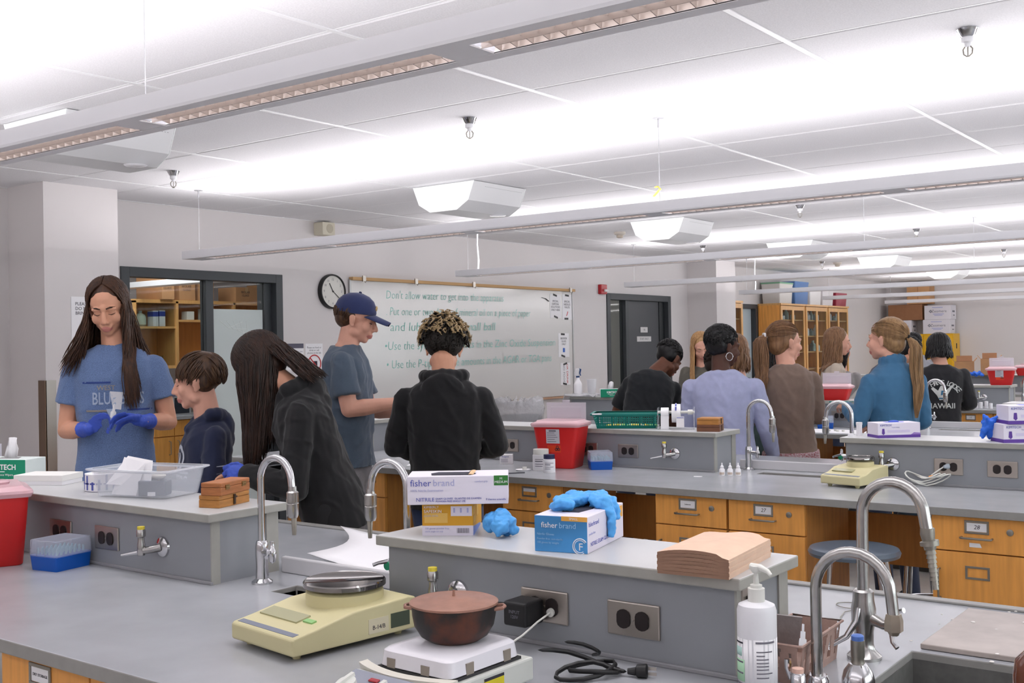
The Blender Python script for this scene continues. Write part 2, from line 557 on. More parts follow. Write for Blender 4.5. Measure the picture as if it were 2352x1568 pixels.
o = MB().box(-.02, .02, -.11, .11, 0, .2).box(.021, .022, -.09, .09, .02, .18, 1).build('monitor', [mat('screen_frame', (170, 172, 176), .4), mat('screen_dark', (40, 46, 56), .2)], None, False, loc=(-9.5, 7.0, .9))
tag(o, 'small grey framed instrument screen on the counter behind the window', 'monitor')
# pendant seen through the window
t = thing('prep_room_pendant', 'white linear pendant light hanging in the room behind the window', 'light', (-9.1, 6.66, 0))
MB().box(-1.75, 1.5, -.08, .08, 2.2, 2.255).build('housing', WHITE, t, smooth=False, bevel=.004)
for x in (-1.2, 1.2):
    MB().cyl((x, 0, 2.25), (x, 0, 2.72), .002, n=6).build('suspension_wire', STEEL, t)


# ------------------------------------------------------------------ whiteboard and wall things
t = thing('whiteboard', 'wide white marker board with teal handwriting on the left wall', 'whiteboard', (XW, 0, 0))
MB().box(.0, .014, 7.30, 11.0, .955, 2.185).build('panel', WB, t, smooth=False)
MB().box(0, .022, 7.285, 7.305, .95, 2.19).box(0, .022, 10.99, 11.01, .95, 2.19).build('frame', mat('alu_frame', (168, 168, 168), .4, .6), t, smooth=False)
MB().box(0, .05, 7.30, 11.02, 2.185, 2.215).build('map_rail', mat('cork_rail', (196, 158, 112), .7), t, smooth=False, bevel=.002)
for k, (y) in enumerate((7.44, 8.17, 9.08, 10.91)):
    MB().box(.05, .062, y - .02, y + .02, 2.175, 2.23).tube([(.055, y, 2.18), (.075, y, 2.165), (.085, y, 2.185)], .004, 6).build('map_hook', STEEL, t)
MB().box(.0, .07, 7.30, 11.0, .93, .952).build('marker_tray', mat('tray_tan', (176, 140, 112), .6), t, smooth=False, bevel=.002)
for y, z, sz, s_ in ((7.77, 2.06, .115, "Don't allow water to get into the apparatus"), (7.77, 1.90, .115, '. Put one or two drops of mineral oil on a piece of paper'),
                     (7.82, 1.75, .125, 'and lubricate the small ball'), (7.74, 1.565, .12, '\u2022Use the syringe to fill slots in the Zinc Oxide Suspension'),
                     (7.76, 1.385, .12, '\u2022 Use the P-tip for same amounts in the AGAR or TGA pans')):
    L = {0: 1.85, 1: 2.35, 2: 1.65, 3: 2.85, 4: 2.75}[[2.06, 1.90, 1.75, 1.565, 1.385].index(z)]
    o = text(s_, 'handwriting', (.0146, y, z), (0, 1, 0.012), (0, 0, 1), sz, TEAL, t, shear=.12, off=-.0015)
    bpy.context.view_layer.update()
    o.scale[0] *= L / max(.1, o.dimensions[0])


def wall_paper(name, lab, y0, y1, z0, z1, x=XW + .0155, build=None, tape=True, cat='notice'):
    t = thing(name, lab, cat, (x, y0, z0))
    wd, h = y1 - y0, z1 - z0
    MB().box(0, .001, 0, wd, 0, h).build('sheet', PAPER, t, smooth=False)
    if tape:
        for zz in (h - .012, .012):
            MB().cbox((.0016, wd / 2 + random.uniform(-.02, .02), zz), (.0012, .08, .022), rot=(random.uniform(-.3, .3), 0, 0)).build('tape', BLACK, t, smooth=False)
    return t, wd, h


def wlines(t, wd, h, rows, m=INK, x=.0015):
    for z, a, b, th in rows:
        MB().box(x, x + .0004, wd * a, wd * b, h * z, h * z + th).build('print_line', m, t, smooth=False)


t, wd, h = wall_paper('safety_notice', 'left of the two paper notices at the upper right corner of the whiteboard', 10.53, 10.755, 1.868, 2.147)
text('SPECIAL\nDISPOSAL\nSOLUTIONS\nONLY HERE', 'lettering', (.0016, wd / 2, h * .52), (0, 1, 0), (0, 0, 1), .034, INKD, t, 'CENTER')
t, wd, h = wall_paper('safety_notice', 'right of the two paper notices at the upper right corner, with red mark', 10.785, 10.985, 1.85, 2.15)
text('SPECIAL\nNEEDLES\nWASTE', 'lettering', (.0016, wd / 2, h * .6), (0, 1, 0), (0, 0, 1), .034, INKD, t, 'CENTER')
MB().cbox((.0016, wd / 2, h * .24), (.0006, .012, .06), rot=(-.5, 0, 0)).build('red_mark', INKR, t, smooth=False)
t, wd, h = wall_paper('safety_notice', 'paper notice with a small blue figure, midway down the whiteboard right edge', 10.69, 10.915, 1.409, 1.69)
text('BROKEN\nGLASS\nONLY', 'lettering', (.0016, wd / 2, h * .66), (0, 1, 0), (0, 0, 1), .034, INKD, t, 'CENTER')
MB().box(.001, .0016, wd * .4, wd * .6, h * .2, h * .38).build('blue_figure', mat('blue_figure', (70, 110, 190), .7), t, smooth=False)
t, wd, h = wall_paper('safety_notice', 'lowest paper notice on the whiteboard right edge, printed sideways', 10.725, 10.93, 1.08, 1.34)
text('NO FOOD', 'lettering', (.0016, wd * .35, h / 2), (0, 0, -1), (0, 1, 0), .05, INK, t, 'CENTER')
text('OR DRINK', 'lettering', (.0016, wd * .68, h / 2), (0, 0, -1), (0, 1, 0), .05, INKR, t, 'CENTER')
tp = MB()
tp.tube([(XW + .018, 10.36, 2.10), (XW + .018, 10.43, 2.092), (XW + .018, 10.50, 2.06)], .015, 6, flat=.08)
tag(tp.build('tape_strip', BLACK), 'curved strip of black tape beside the upper paper notices', 'tape')
t, wd, h = wall_paper('schedule_notice', 'white schedule sheet with a dark header between window and clock', 6.52, 6.72, 1.371, 1.602, XW + .001, tape=False)
MB().box(.001, .0016, .0, wd, h * .82, h).build('header', mat('header_slate', (92, 90, 106), .7), t, smooth=False)
for k in range(4):
    wlines(t, wd, h, [(.1 + .14 * j, .05 + .24 * k, .22 + .24 * k, .012) for j in range(5)], PAPERG)
t, wd, h = wall_paper('no_phone_notice', 'white notice with a red prohibition circle below the clock', 6.742, 6.95, 1.33, 1.60, XW + .001, tape=False)
text('Please no food or\ndrink or cell\nphones in the lab', 'lettering', (.0016, wd / 2, h * .78), (0, 1, 0), (0, 0, 1), .024, INK, t, 'CENTER')
rg = MB()
rg.tube([(.003, wd / 2 + .075 * cos(a * pi / 14), h * .34 + .075 * sin(a * pi / 14)) for a in range(29)], .005, 6, cap=False)
rg.tube([(.003, wd / 2 - .05, h * .34 + .05), (.003, wd / 2 + .05, h * .34 - .05)], .005, 6)
rg.build('prohibition_ring', INKR, t)
MB().box(.001, .002, wd / 2 - .01, wd / 2 + .035, h * .24, h * .42).box(.001, .002, wd / 2 - .04, wd / 2 - .015, h * .22, h * .32).build('pictogram', INKD, t, smooth=False)
t, wd, h = wall_paper('please_notice', 'white paper sign on the wide pier behind the tall girl', 4.21, 4.42, 1.62, 1.935, -6.899, tape=False)
text('PLEASE\nDO NOT\nBRING FOOD', 'lettering', (.0016, .03, h * .74), (0, 1, 0), (0, 0, 1), .032, INKD, t)

t = thing('wall_clock', 'round white wall clock with black rim beside the whiteboard', 'clock', (XW, 7.06, 2.072))
MX = Matrix.Rotation(pi / 2, 4, 'Y')
MB().lathe([(.0, 0), (.158, 0), (.160, .02), (.155, .042), (.145, .045), (.142, .03)], n=48, M=MX).build('rim', BLACK, t)
MB().lathe([(.0, .0302), (.143, .0302), (.143, .0312), (0, .0312)], n=48, M=MX).build('dial', mat('clock_dial', (216, 214, 208), .5), t)
for k in range(12):
    a = k * pi / 6
    text(str(k or 12), 'numeral', (.0325, .108 * sin(a), .108 * cos(a)), (0, 1, 0), (0, 0, 1), .03, INK, t, 'CENTER')
MB().tube([(.030, .015, -.011), (.030, -.048, .085)], .0035, 6).build('hour_hand', BLACK, t) if False else None
MB().cbox((.034, -.02, .034), (.002, .008, .092), rot=(radians(30), 0, 0)).build('hour_hand', BLACK, t, smooth=False)
MB().cbox((.036, .036, -.028), (.002, .006, .125), rot=(radians(-128), 0, 0)).build('minute_hand', BLACK, t, smooth=False)
MB().lathe([(0, .030), (.008, .030), (.008, .038), (0, .039)], n=12, M=MX).build('hub', BLACK, t)
t = thing('fire_alarm', 'red fire alarm strobe on the wall beside the dark door', 'alarm', (XW, 11.67, 2.235))
MB().box(0, .05, -.07, .07, -.06, .06).build('housing', mat('alarm_red', (172, 30, 40), .35), t, False, bevel=.008)
MB().box(.05, .075, -.015, .065, -.03, .0).build('strobe', mat('strobe_white', (230, 228, 230), .2), t, False, bevel=.006)
t = thing('wall_speaker', 'small beige box speaker high on the left wall below the ceiling', 'speaker', (XW, 6.94, 2.63))
MB().box(0, .12, -.075, .075, -.06, .055).build('cabinet', mat('speaker_beige', (200, 194, 176), .6), t, False, bevel=.006)
MB().lathe([(.0, .002), (.04, .002), (.042, 0)], (0, 0, 0), 20, M=Matrix.Translation((.12, .01, 0)) @ MX).build('grille', mat('grille_beige', (178, 170, 152), .7), t)

# ------------------------------------------------------------------ pendant light rows
LEN0, LEN1 = -6.6, 3.0
GAPX = [-1.58 + 1.22 * k for k in range(-4, 4)]
SEG = [(-6.50, GAPX[0] - .055 + .0)] + [(GAPX[i] + .055, GAPX[i + 1] - .055) for i in range(len(GAPX) - 1)]
SEG = [s for s in SEG if s[1] - s[0] > .3]
FIXW, ZB, ZT = .088, 2.206, 2.262
LOUV = mat('louver_satin', (196, 184, 178), 0.35, 0.3)
q = MB()
for s in (-1, 1):
    q.prism([(s * FIXW, ZB + .008), (s * FIXW * .98, ZB), (s * .046, ZB), (s * .046, ZB + .004), (s * (FIXW - .004), ZB + .008), (s * (FIXW - .002), ZT), (s * FIXW, ZT)], LEN0, LEN1, 'x')
bounds = [LEN0] + [v for s in SEG for v in s] + [LEN1]
for i in range(0, len(bounds), 2):
    q.box(bounds[i], bounds[i + 1], -.047, .047, ZB + .0005, ZB + .004)
q.box(LEN0 - .004, LEN0, -FIXW, FIXW, ZB, ZT)
q.box(LEN1, LEN1 + .004, -FIXW, FIXW, ZB, ZT)
housing_me = q.mesh('housing', WHITE, False)
tube_me = MB().cyl((LEN0 + .1, 0, ZT - .012), (LEN1 - .1, 0, ZT - .012), .010, n=8).mesh('lamp_tube', mat('lamp_tube', (255, 250, 248), .4, emit=2.0), True)
refl_me = MB().prism([(-.08, ZB + .034), (0, ZB + .040), (.08, ZB + .034), (0, ZB + .045)], LEN0 + .01, LEN1 - .01, 'x').mesh('reflector', WHITE, False)
wire_me = MB().cyl((0, 0, ZT - .01), (0, 0, CZ), .0016, n=6).cyl((0, 0, CZ - .05), (0, 0, CZ), .006, n=8).lathe([(.0, CZ - .004), (.03, CZ - .004), (.03, CZ)], n=16).mesh('suspension_wire', mat('wire_grey', (176, 176, 180), .4, .3))
cord_me = MB().tube([(0, 0, ZT - .02), (.01, 0, 2.35), (-.005, 0, 2.5), (.004, 0, CZ)], .008, 8).mesh('power_cord', WHITE)
blade_me = MB().prism([(-.045, .0), (-.0, .010), (.045, .0), (.045, .028), (0, .03), (-.045, .028)], -.0012, .0012, 'x').mesh('blade', LOUV, False)
LABP = ['linear pendant light nearest the camera, crossing the top left corner', 'second linear pendant light, ending above the window at left',
        'third linear pendant light, ending above the whiteboard with a white cord', 'fourth linear pendant light, ending above the dark door',
        'fifth linear pendant light, ending in front of the far pier', 'sixth linear pendant light, its left end before the storage cabinets',
        'farthest linear pendant light near the back wall', 'linear pendant light behind the camera, first row out of view', 'linear pendant light behind the camera, second row out of view']
for k in range(9):  # last two rows are unseen, added behind the camera to brighten the benches
    yk = 1.94 + 3.045 * (k if k < 7 else 6 - k)
    t = thing('linear_pendant_light', LABP[k], 'light', (0, yk, 0), group='rows of linear pendant lights')
    inst('housing', housing_me, t)
    inst('lamp_tube', tube_me, t)
    inst('reflector', refl_me, t)
    for x in (-6.52, -2.775, 1.0):
        inst('suspension_wire', wire_me, t, (x, 0, 0))
    if k in (2, 4):
        inst('power_cord', cord_me, t, (-6.40, 0, 0))
    for i, (a, b) in enumerate(SEG):
        n = int((b - a) / .043)
        single = k == 0 and -5 < a < 0.2
        lv = MB()
        lv.box(a, b, -.0012, .0012, ZB + .002, ZB + .03)
        lv.prism([(-.046, ZB + .001), (-.046, ZB + .003), (-.058, ZB + .033), (-.060, ZB + .033)], a, b, 'x').prism([(.046, ZB + .001), (.046, ZB + .003), (.058, ZB + .033), (.060, ZB + .033)], a, b, 'x')
        if not single:
            for j in range(n):
                x = a + (j + .5) * (b - a) / n
                lv.prism([(-.045, ZB + .002), (0, ZB + .012), (.045, ZB + .002), (.045, ZB + .03), (-.045, ZB + .03)], x - .0012, x + .0012, 'x')
        if k <= 3 or single:
            lo = lv.build('louver', LOUV, t, smooth=False)
        else:
            if i == 0:
                acc = MB()
            acc.add(lv.v, lv.f)
            if i == len(SEG) - 1:
                lo = acc.build('louver', LOUV, t, smooth=False)
        if single:
            for j in range(n):
                inst('blade', blade_me, lo, (a + (j + .5) * (b - a) / n, 0, ZB + .002))
    xm, L = (LEN0 + LEN1) / 2, LEN1 - LEN0
    for s in (-1, 1):
        area_light('uplight', (xm, s * .035, ZT + .004), (L - .2, .05), UP_W, parent=t, rot=(pi - s * radians(52), 0, 0))
    area_light('downlight', (xm, 0, ZB + .0335), (L - .2, .08), GLOW_W, True, parent=t)
    area_light('downlight', (xm, 0, ZB - .001), (L - .2, .08), DOWN_W, True, parent=t, spread=radians(105))
tp = MB()
tp.tube([(-2.80, 4.985, 2.345), (-2.785, 4.985, 2.35), (-2.77, 4.985, 2.335), (-2.81, 4.985, 2.30)], .012, 6, flat=.1)
tag(tp.build('tape_tag', mat('yellow_tape', (226, 200, 60), .6)), 'yellow tape tag stuck to the suspension wire of a pendant light', 'tape')

# ceiling units, sprinklers, smoke detectors
prof = [(0, 0), (.055, -.13), (.16, -.19), (.405, -.19), (.51, -.13), (.565, 0)]
t0 = thing('ceiling_air_unit', 'white faceted ceiling unit nearest the camera, half hidden by the first pendant light', 'air unit', (-5.33, 2.9, CZ - .004), group='faceted ceiling units')
MB().prism(prof, .004, .606, 'y').build('casing', mat('unit_white', (214, 214, 216), .5), t0, smooth=False, bevel=.004)
MB().prism(prof, 0, .004, 'y').build('end_plate', mat('unit_end', (236, 240, 240), .45), t0, smooth=False)
MB().prism(prof, .606, .61, 'y').build('end_plate', MATS['unit_end'], t0, smooth=False)
sl = MB()
for j in range(26):
    sl.box(.549, .553, .14 + .017 * j, .149 + .017 * j, -.03, -.022)
sl.build('vent_slots', mat('slot_dark', (90, 90, 94), .6), t0, smooth=False)
MB().lathe([(0, -.196), (.05, -.196), (.06, -.19)], (.40, .48, 0), 16).build('indicator_lens', mat('lens_white', (250, 250, 255), .1), t0)
for y, lab in ((5.95, 'faceted ceiling unit above the window, second from the camera'), (9.0, 'third faceted ceiling unit, behind the second pendant light'),
               (12.08, 'fourth faceted ceiling unit, behind the third pendant light'), (15.12, 'fifth faceted ceiling unit, over the far pier side'),
               (18.2, 'farthest faceted ceiling unit, before the back wall')):
    dup(t0, (-5.33, y, CZ - .004), 0, lab)
t0 = thing('sprinkler_head', 'chrome sprinkler head at the top right, the nearest one', 'sprinkler', (-1.093, 4.33, CZ), group='ceiling sprinklers')
MB().lathe([(.036, 0), (.04, -.004), (.026, -.03), (.02, -.034), (0, -.034)], n=20).build('escutcheon', CHROME, t0)
MB().lathe([(0, -.034), (.022, -.034), (.022, -.052), (.012, -.058), (.010, -.07), (0, -.07)], n=16).build('body', WHITE, t0)
MB().tube([(-.008, 0, -.066), (-.017, 0, -.078), (-.015, 0, -.096), (0, 0, -.108), (.015, 0, -.096), (.017, 0, -.078), (.008, 0, -.066)], .003, 8).cyl((0, 0, -.068), (0, 0, -.108), .0025, n=6).lathe([(0, -.108), (.013, -.109), (0, -.111)], n=12).build('frame', NICKEL, t0)
for x, y, lab in ((-3.494, 4.336, 'sprinkler head above the middle of the whiteboard, second nearest'), (-5.93, 4.342, 'sprinkler head left of the ceiling unit near the window'),
                  (-6.0, 11.8, 'sprinkler head just right of the third faceted ceiling unit'), (-3.637, 8.95, 'sprinkler head just below the second pendant light at right'),
                  (-3.517, 11.77, 'sprinkler head above the third pendant light at right'), (-3.48, 15.36, 'sprinkler head at right, farthest from the camera'),
                  (-5.98, 15.5, 'sprinkler head beside the far pier top')):
    dup(t0, (x, y, CZ), random.uniform(0, 1), lab)
for x, y, lab in ((-5.9, 9.75, 'small beige smoke detector under the third ceiling unit'), (-5.9, 15.9, 'small beige smoke detector before the storage cabinets')):
    t = thing('smoke_detector', lab, 'detector', (x, y, CZ))
    MB().lathe([(.06, 0), (.06, -.02), (.05, -.03), (.04, -.032)], n=20).build('base', mat('detector_cream', (214, 206, 196), .5), t)
    MB().lathe([(.035, -.032), (.035, -.055), (.02, -.062), (0, -.062)], n=16).build('sensor', mat('detector_tan', (196, 184, 170), .5), t)
# ------------------------------------------------------------------ benches
CT, HT = 0.90, 1.098
BX0, BX1 = -5.45, 1.6


def slab_holes(x0, x1, y0, y1, z0, z1, holes):
    X = sorted(set([x0, x1] + [v for h in holes for v in h[:2]]))
    Y = sorted(set([y0, y1] + [v for h in holes for v in h[2:]]))
    q = MB()

    def solid(i, j):
        if i < 0 or j < 0 or i >= len(X) - 1 or j >= len(Y) - 1:
            return False
        cx, cy = (X[i] + X[i + 1]) / 2, (Y[j] + Y[j + 1]) / 2
        return not any(a < cx < b and c < cy < d for a, b, c, d in holes)
    idx = {}

    def V(i, j, z):
        k = (i, j, z)
        if k not in idx:
            idx[k] = len(q.v)
            q.v.append((X[i], Y[j], z))
        return idx[k]
    for i in range(len(X) - 1):
        for j in range(len(Y) - 1):
            if not solid(i, j):
                continue
            q.f.append((V(i, j, z1), V(i + 1, j, z1), V(i + 1, j + 1, z1), V(i, j + 1, z1))); q.m.append(0)
            q.f.append((V(i, j, z0), V(i, j + 1, z0), V(i + 1, j + 1, z0), V(i + 1, j, z0))); q.m.append(0)
            for di, dj, a, b in ((-1, 0, (i, j), (i, j + 1)), (1, 0, (i + 1, j), (i + 1, j + 1)), (0, -1, (i, j), (i + 1, j)), (0, 1, (i, j + 1), (i + 1, j + 1))):
                if not solid(i + di, j + dj):
                    q.f.append((V(*a, z0), V(*b, z0), V(*b, z1), V(*a, z1))); q.m.append(1)
    return q


BNAME = ['front bench', 'second bench', 'third bench', 'fourth bench', 'fifth bench']
TROUGH = (-2.29, -1.90, 1.965, 2.055)
SINK = (-.715, -.03, 1.80, 2.31)
for k in range(5):
    y = 3.05 * k
    holes = [TROUGH]
    if k == 0:
        holes.append(SINK)
    t = thing('bench_worktop', ['grey epoxy worktop of the front bench with sink and spills at right', 'grey epoxy worktop of the second bench with dropper bottles',
                                'grey epoxy worktop of the third bench behind the girl in brown', 'grey epoxy worktop of the fourth bench with white tube rack',
                                'grey epoxy worktop of the fifth bench before the yellow cabinet'][k], 'worktop', (0, y, 0), group='lab bench worktops')
    slab_holes(BX0, BX1, 1.30, 2.80, .868, CT, holes).build('slab', [EPOXY, EPOXY_EDGE], t, smooth=False, bevel=.003)
    e = MB().box(BX0, BX1, 2.765, 2.80, CT, CT + .006) if k == 0 else None
    if e:
        e.build('raised_rim', EPOXY_EDGE, t, smooth=False, bevel=.002)
    tr = MB()
    for x0, x1, y0, y1 in ((-2.29, -1.90, 1.957, 1.965), (-2.29, -1.90, 2.055, 2.063), (-2.298, -2.29, 1.957, 2.063), (-1.90, -1.892, 1.957, 2.063)):
        tr.box(x0, x1, y0, y1, .76, .886)
    tr.box(-2.298, -1.892, 1.957, 2.063, .75, .76)
    tr.build('cup_sink', EPOXY_EDGE, t, smooth=False)
    cu = MB().box(-2.46, -1.87, 2.15, 2.168, CT, CT + .046).build('bench_curb', mat('white_laminate', (206, 205, 208), .3), None, False, bevel=.004, loc=(0, y, 0))
    tag(cu, ['low white curb behind the cup sink of the front bench', 'low white curb between the faucets of the second bench', 'low white curb behind the third bench faucet',
             'low white curb on the fourth bench', 'low white curb on the fifth bench'][k], 'curb', 'low white curbs between the ledges')
    if k < 2:
        cu = dup(cu, (-2.32, y, 0), 0, ['low white curb at the far left of the front bench', 'low white curb behind the faucet by the curly haired boy'][k])
    # spine panel under the ledge closes the knee spaces
    s = thing('spine_panel', ['maple panel standing under the middle of the front bench', 'maple panel at the back of the second bench knee space',
                              'maple panel in shade under the third bench', 'maple panel in shade under the fourth bench', 'maple panel in shade under the fifth bench'][k],
              'panel', (0, y, 0), group='maple panels under the benches')
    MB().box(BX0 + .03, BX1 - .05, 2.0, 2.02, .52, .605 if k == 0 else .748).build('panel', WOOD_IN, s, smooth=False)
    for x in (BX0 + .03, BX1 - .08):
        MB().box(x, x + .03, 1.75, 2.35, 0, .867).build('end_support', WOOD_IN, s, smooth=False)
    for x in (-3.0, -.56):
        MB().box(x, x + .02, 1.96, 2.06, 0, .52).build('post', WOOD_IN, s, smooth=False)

t = thing('lab_sink', 'large dark grey sink basin set into the front bench at right', 'sink', (0, 0, 0))
x0, x1, y0, y1 = SINK
q = MB()
for a in ((x0 - .012, x0 + .001, y0, y1), (x1 - .001, x1 + .012, y0, y1), (x0 - .012, x1 + .012, y0 - .012, y0 + .001), (x0 - .012, x1 + .012, y1 - .001, y1 + .012)):
    q.box(*a, .62, .884)
q.box(x0 - .012, x1 + .012, y0 - .012, y1 + .012, .61, .62)
q.build('basin', SINKM, t, smooth=False)
MB().lathe([(0, .621), (.04, .621), (.045, .626), (.045, .62)], (-.36, 2.05, 0), 20).build('drain', STEEL, t)
o = MB().box(-.705, .35, 2.33, 2.70, CT + .001, CT + .012).build('drain_board', mat('worn_board', (176, 166, 160), .42, noise_=(16.0, .12, 9.0)), None, False, bevel=.002)
tag(o, 'flat worn drain board lying behind the sink at far right', 'board')
ws = MB()
random.seed(3)
for _ in range(34):
    x, y = random.uniform(-.76, -.1), random.uniform(2.30, 2.72)
    r = random.uniform(.002, .006)
    zz = CT + (.0125 if (x > -.70 and y > 2.33) else .0006)
    ws.lathe([(0, r * .35), (r * .7, r * .25), (r, 0)], (x, y, zz), 7)
o = ws.build('plaster_crumbs', mat('plaster_white', (226, 222, 218), .8))
o['kind'] = 'stuff'
o['label'] = 'white crumbs scattered around the sink on the front bench'


# ledges (raised service shelves)
def outlet(parent, x, z, red=False, y=1.93):
    p = MB().box(-.061, .061, -.006, 0, -.035, .035).build('outlet_plate', mat('outlet_steel', (176, 168, 160), .34, .9), parent, False, bevel=.003, loc=(x, y, z))
    for s in (-1, 1):
        r = MB()
        pts = []
        for a in range(16):
            an = 2 * pi * a / 16
            pts.append((.0185 * max(-.83, min(.83, cos(an) * 1.0)), .0195 * sin(an)))
        r.prism([(s * .0215 + px, pz) for px, pz in pts], -.009, -.0055, 'y')
        rr = r.build('receptacle', DBLACK, p)
    MB().cyl((0, -.006, 0), (0, -.0085, 0), .003, n=8).build('screw', STEEL, p)
    return p


def gas_valve(parent, x, z, d=-1, y=1.93):
    v = MB().lathe([(0, 0), (.030, 0), (.028, .006), (.016, .012), (.0, .012)], n=24, M=Matrix.Rotation(pi / 2, 4, 'X')).build('gas_valve', CHROME, parent, loc=(x, y, z))
    MB().tube([(0, -.01, 0), (d * .012, -.030, -.004), (d * .03, -.045, -.006)], [.012, .010, .010], 10).lathe([(0, -.02), (.010, -.02), (.012, -.01), (.011, .012), (.009, .02), (.009, .03), (.013, .034), (.013, .05), (.011, .054), (0, .054)], (d * .036, -.048, 0), 14).build('valve_body', CHROME2, v)
    MB().lathe([(0, .054), (.0105, .054), (.0105, .062), (0, .062)], (d * .036, -.048, 0), 14).build('yellow_index', mat('index_yellow', (222, 204, 72), .4), v)
    MB().tube([(d * .036, -.048, -.01), (d * .075, -.058, -.018), (d * .105, -.066, -.024)], [.007, .0055, .0045], 8).build('hose_nozzle', CHROME, v)
    return v


def ledge(name_lab, k, xa, xb, outs, gas, redge, group='raised grey ledges on the benches'):
    t = thing('service_ledge', name_lab, 'ledge', (0, 3.05 * k, 0), group=group)
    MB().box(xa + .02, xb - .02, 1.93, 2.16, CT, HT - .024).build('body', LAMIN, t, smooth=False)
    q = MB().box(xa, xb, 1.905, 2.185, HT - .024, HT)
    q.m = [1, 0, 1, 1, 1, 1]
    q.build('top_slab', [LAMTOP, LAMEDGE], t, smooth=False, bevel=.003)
    MB().box(xa + .016, xb - .016, 1.922, 1.93, CT, CT + .009).build('base_trim', mat('trim_grey', (150, 150, 154), .4), t, smooth=False, bevel=.002)
    for xe in ((xb - .02,) if redge else ()):
        MB().box(xe - .002, xe + .003, 1.926, 1.955, CT, HT - .024).build('corner_trim', LAMEDGE, t, smooth=False)
        MB().box(xe - .002, xe + .004, 2.12, 2.164, CT, HT - .024).build('corner_trim', LAMEDGE, t, smooth=False)
    for x in outs:
        outlet(t, x, .985)
    for x in gas:
        gas_valve(t, x, .962 + .022)
    return t


LB = ['front bench ledge holding the clear bin and wooden boxes', 'second bench ledge holding the teal basket',
      'third bench ledge holding the spray bottle at left', 'fourth bench ledge with a red container at its right end', 'fifth bench ledge with cardboard cartons']
LC = ['front bench ledge holding the glove boxes and paper bags', 'second bench ledge holding purple and white boxes', 'third bench ledge beyond the second faucet pair', '', '']
for k in range(5):
    if k in (1,):
        ledge('short ledge at the left end of the second bench behind the boy in the cap', k, BX0, -4.83, (), (), True)
    ledge(LB[k], k, -4.17 if k < 2 else BX0 + .05, -2.47, (-2.985, -3.235, -3.76, ) if k else (-2.985, -3.235), (-2.71,), True)
    if k < 3:
        ledge(LC[k], k, -1.845, -.905 if k != 1 else -.60, (-1.37, -1.15), (-1.61,), True)
outl = [o for o in bpy.data.objects if o.name.startswith('service_ledge')]
p = MB().box(0, .006, -.03, .03, -.05, .05).build('outlet_plate', MATS['outlet_steel'], [o for o in outl if o['label'] == LC[0]][0], False, bevel=.002, loc=(-.925, 1.975, 1.02))
MB().box(.006, .009, -.014, .014, -.034, -.006).box(.006, .009, -.014, .014, .006, .034).build('receptacle', DBLACK, p, smooth=False)


# base cabinets
def make_cabinet(w, card, lab):
    t = thing('base_cabinet', lab, 'cabinet', (0, 0, 0), group='maple base cabinets under the benches')
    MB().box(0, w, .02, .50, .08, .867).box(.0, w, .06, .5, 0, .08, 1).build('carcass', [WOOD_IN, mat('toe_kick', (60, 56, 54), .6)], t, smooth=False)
    d = MB().box(.002, w - .002, 0, .019, .734, .864).build('drawer', WOOD, t, smooth=False, bevel=.0015)
    c = MB().box(.002, w - .002, 0, .019, .10, .729).build('cupboard_door', WOOD, t, smooth=False, bevel=.0015)

    def holder(par, cx, cz, s, has):
        fw, fh = .088, .05
        h = MB()
        h.box(cx - fw / 2, cx + fw / 2, -.004, 0, cz + fh / 2 - .008, cz + fh / 2).box(cx - fw / 2, cx + fw / 2, -.004, 0, cz - fh / 2, cz - fh / 2 + .008)
        h.box(cx - fw / 2, cx - fw / 2 + .008, -.004, 0, cz - fh / 2 + .008, cz + fh / 2 - .008).box(cx + fw / 2 - .008, cx + fw / 2, -.004, 0, cz - fh / 2 + .008, cz + fh / 2 - .008)
        h.build('label_holder', NICKEL, par, smooth=False, bevel=.001)
        if has:
            p = MB().box(cx - fw / 2 + .008, cx + fw / 2 - .008, -.0015, -.0005, cz - fh / 2 + .009 if has != 'half' else cz, cz + fh / 2 - .009).build('label_card', PAPER, par, smooth=False)
            if s:
                text(s, 'lettering', (cx, -.002, cz), (1, 0, 0), (0, 0, 1), .022 if len(s) < 4 else .009, INKD, p, 'CENTER', shear=.2 if len(s) < 4 else 0)

    def bar(par, a, b):
        a, b = Vector(a), Vector(b)
        o = Vector((0, -.026, 0))
        MB().tube([a, a + o * .8, a + o + (b - a) * .06, b + o - (b - a) * .06, b + o * .8, b], .0042, 8).build('handle', NICKEL, par)
    cx = w * .47
    holder(d, cx, .828, card, 'half' if card is None else True)
    bar(d, (cx - .055, 0, .788), (cx + .055, 0, .788))
    MB().lathe([(0, 0), (.0125, 0), (.0125, .004), (.010, .005), (0, .005)], n=16, M=Matrix.Translation((w * .80, 0, .818)) @ Matrix.Rotation(pi / 2, 4, 'X')).build('lock', NICKEL, d)
    holder(c, cx, .655, None, False)
    bar(c, (.03, 0, .66), (.03, 0, .55))
    return t


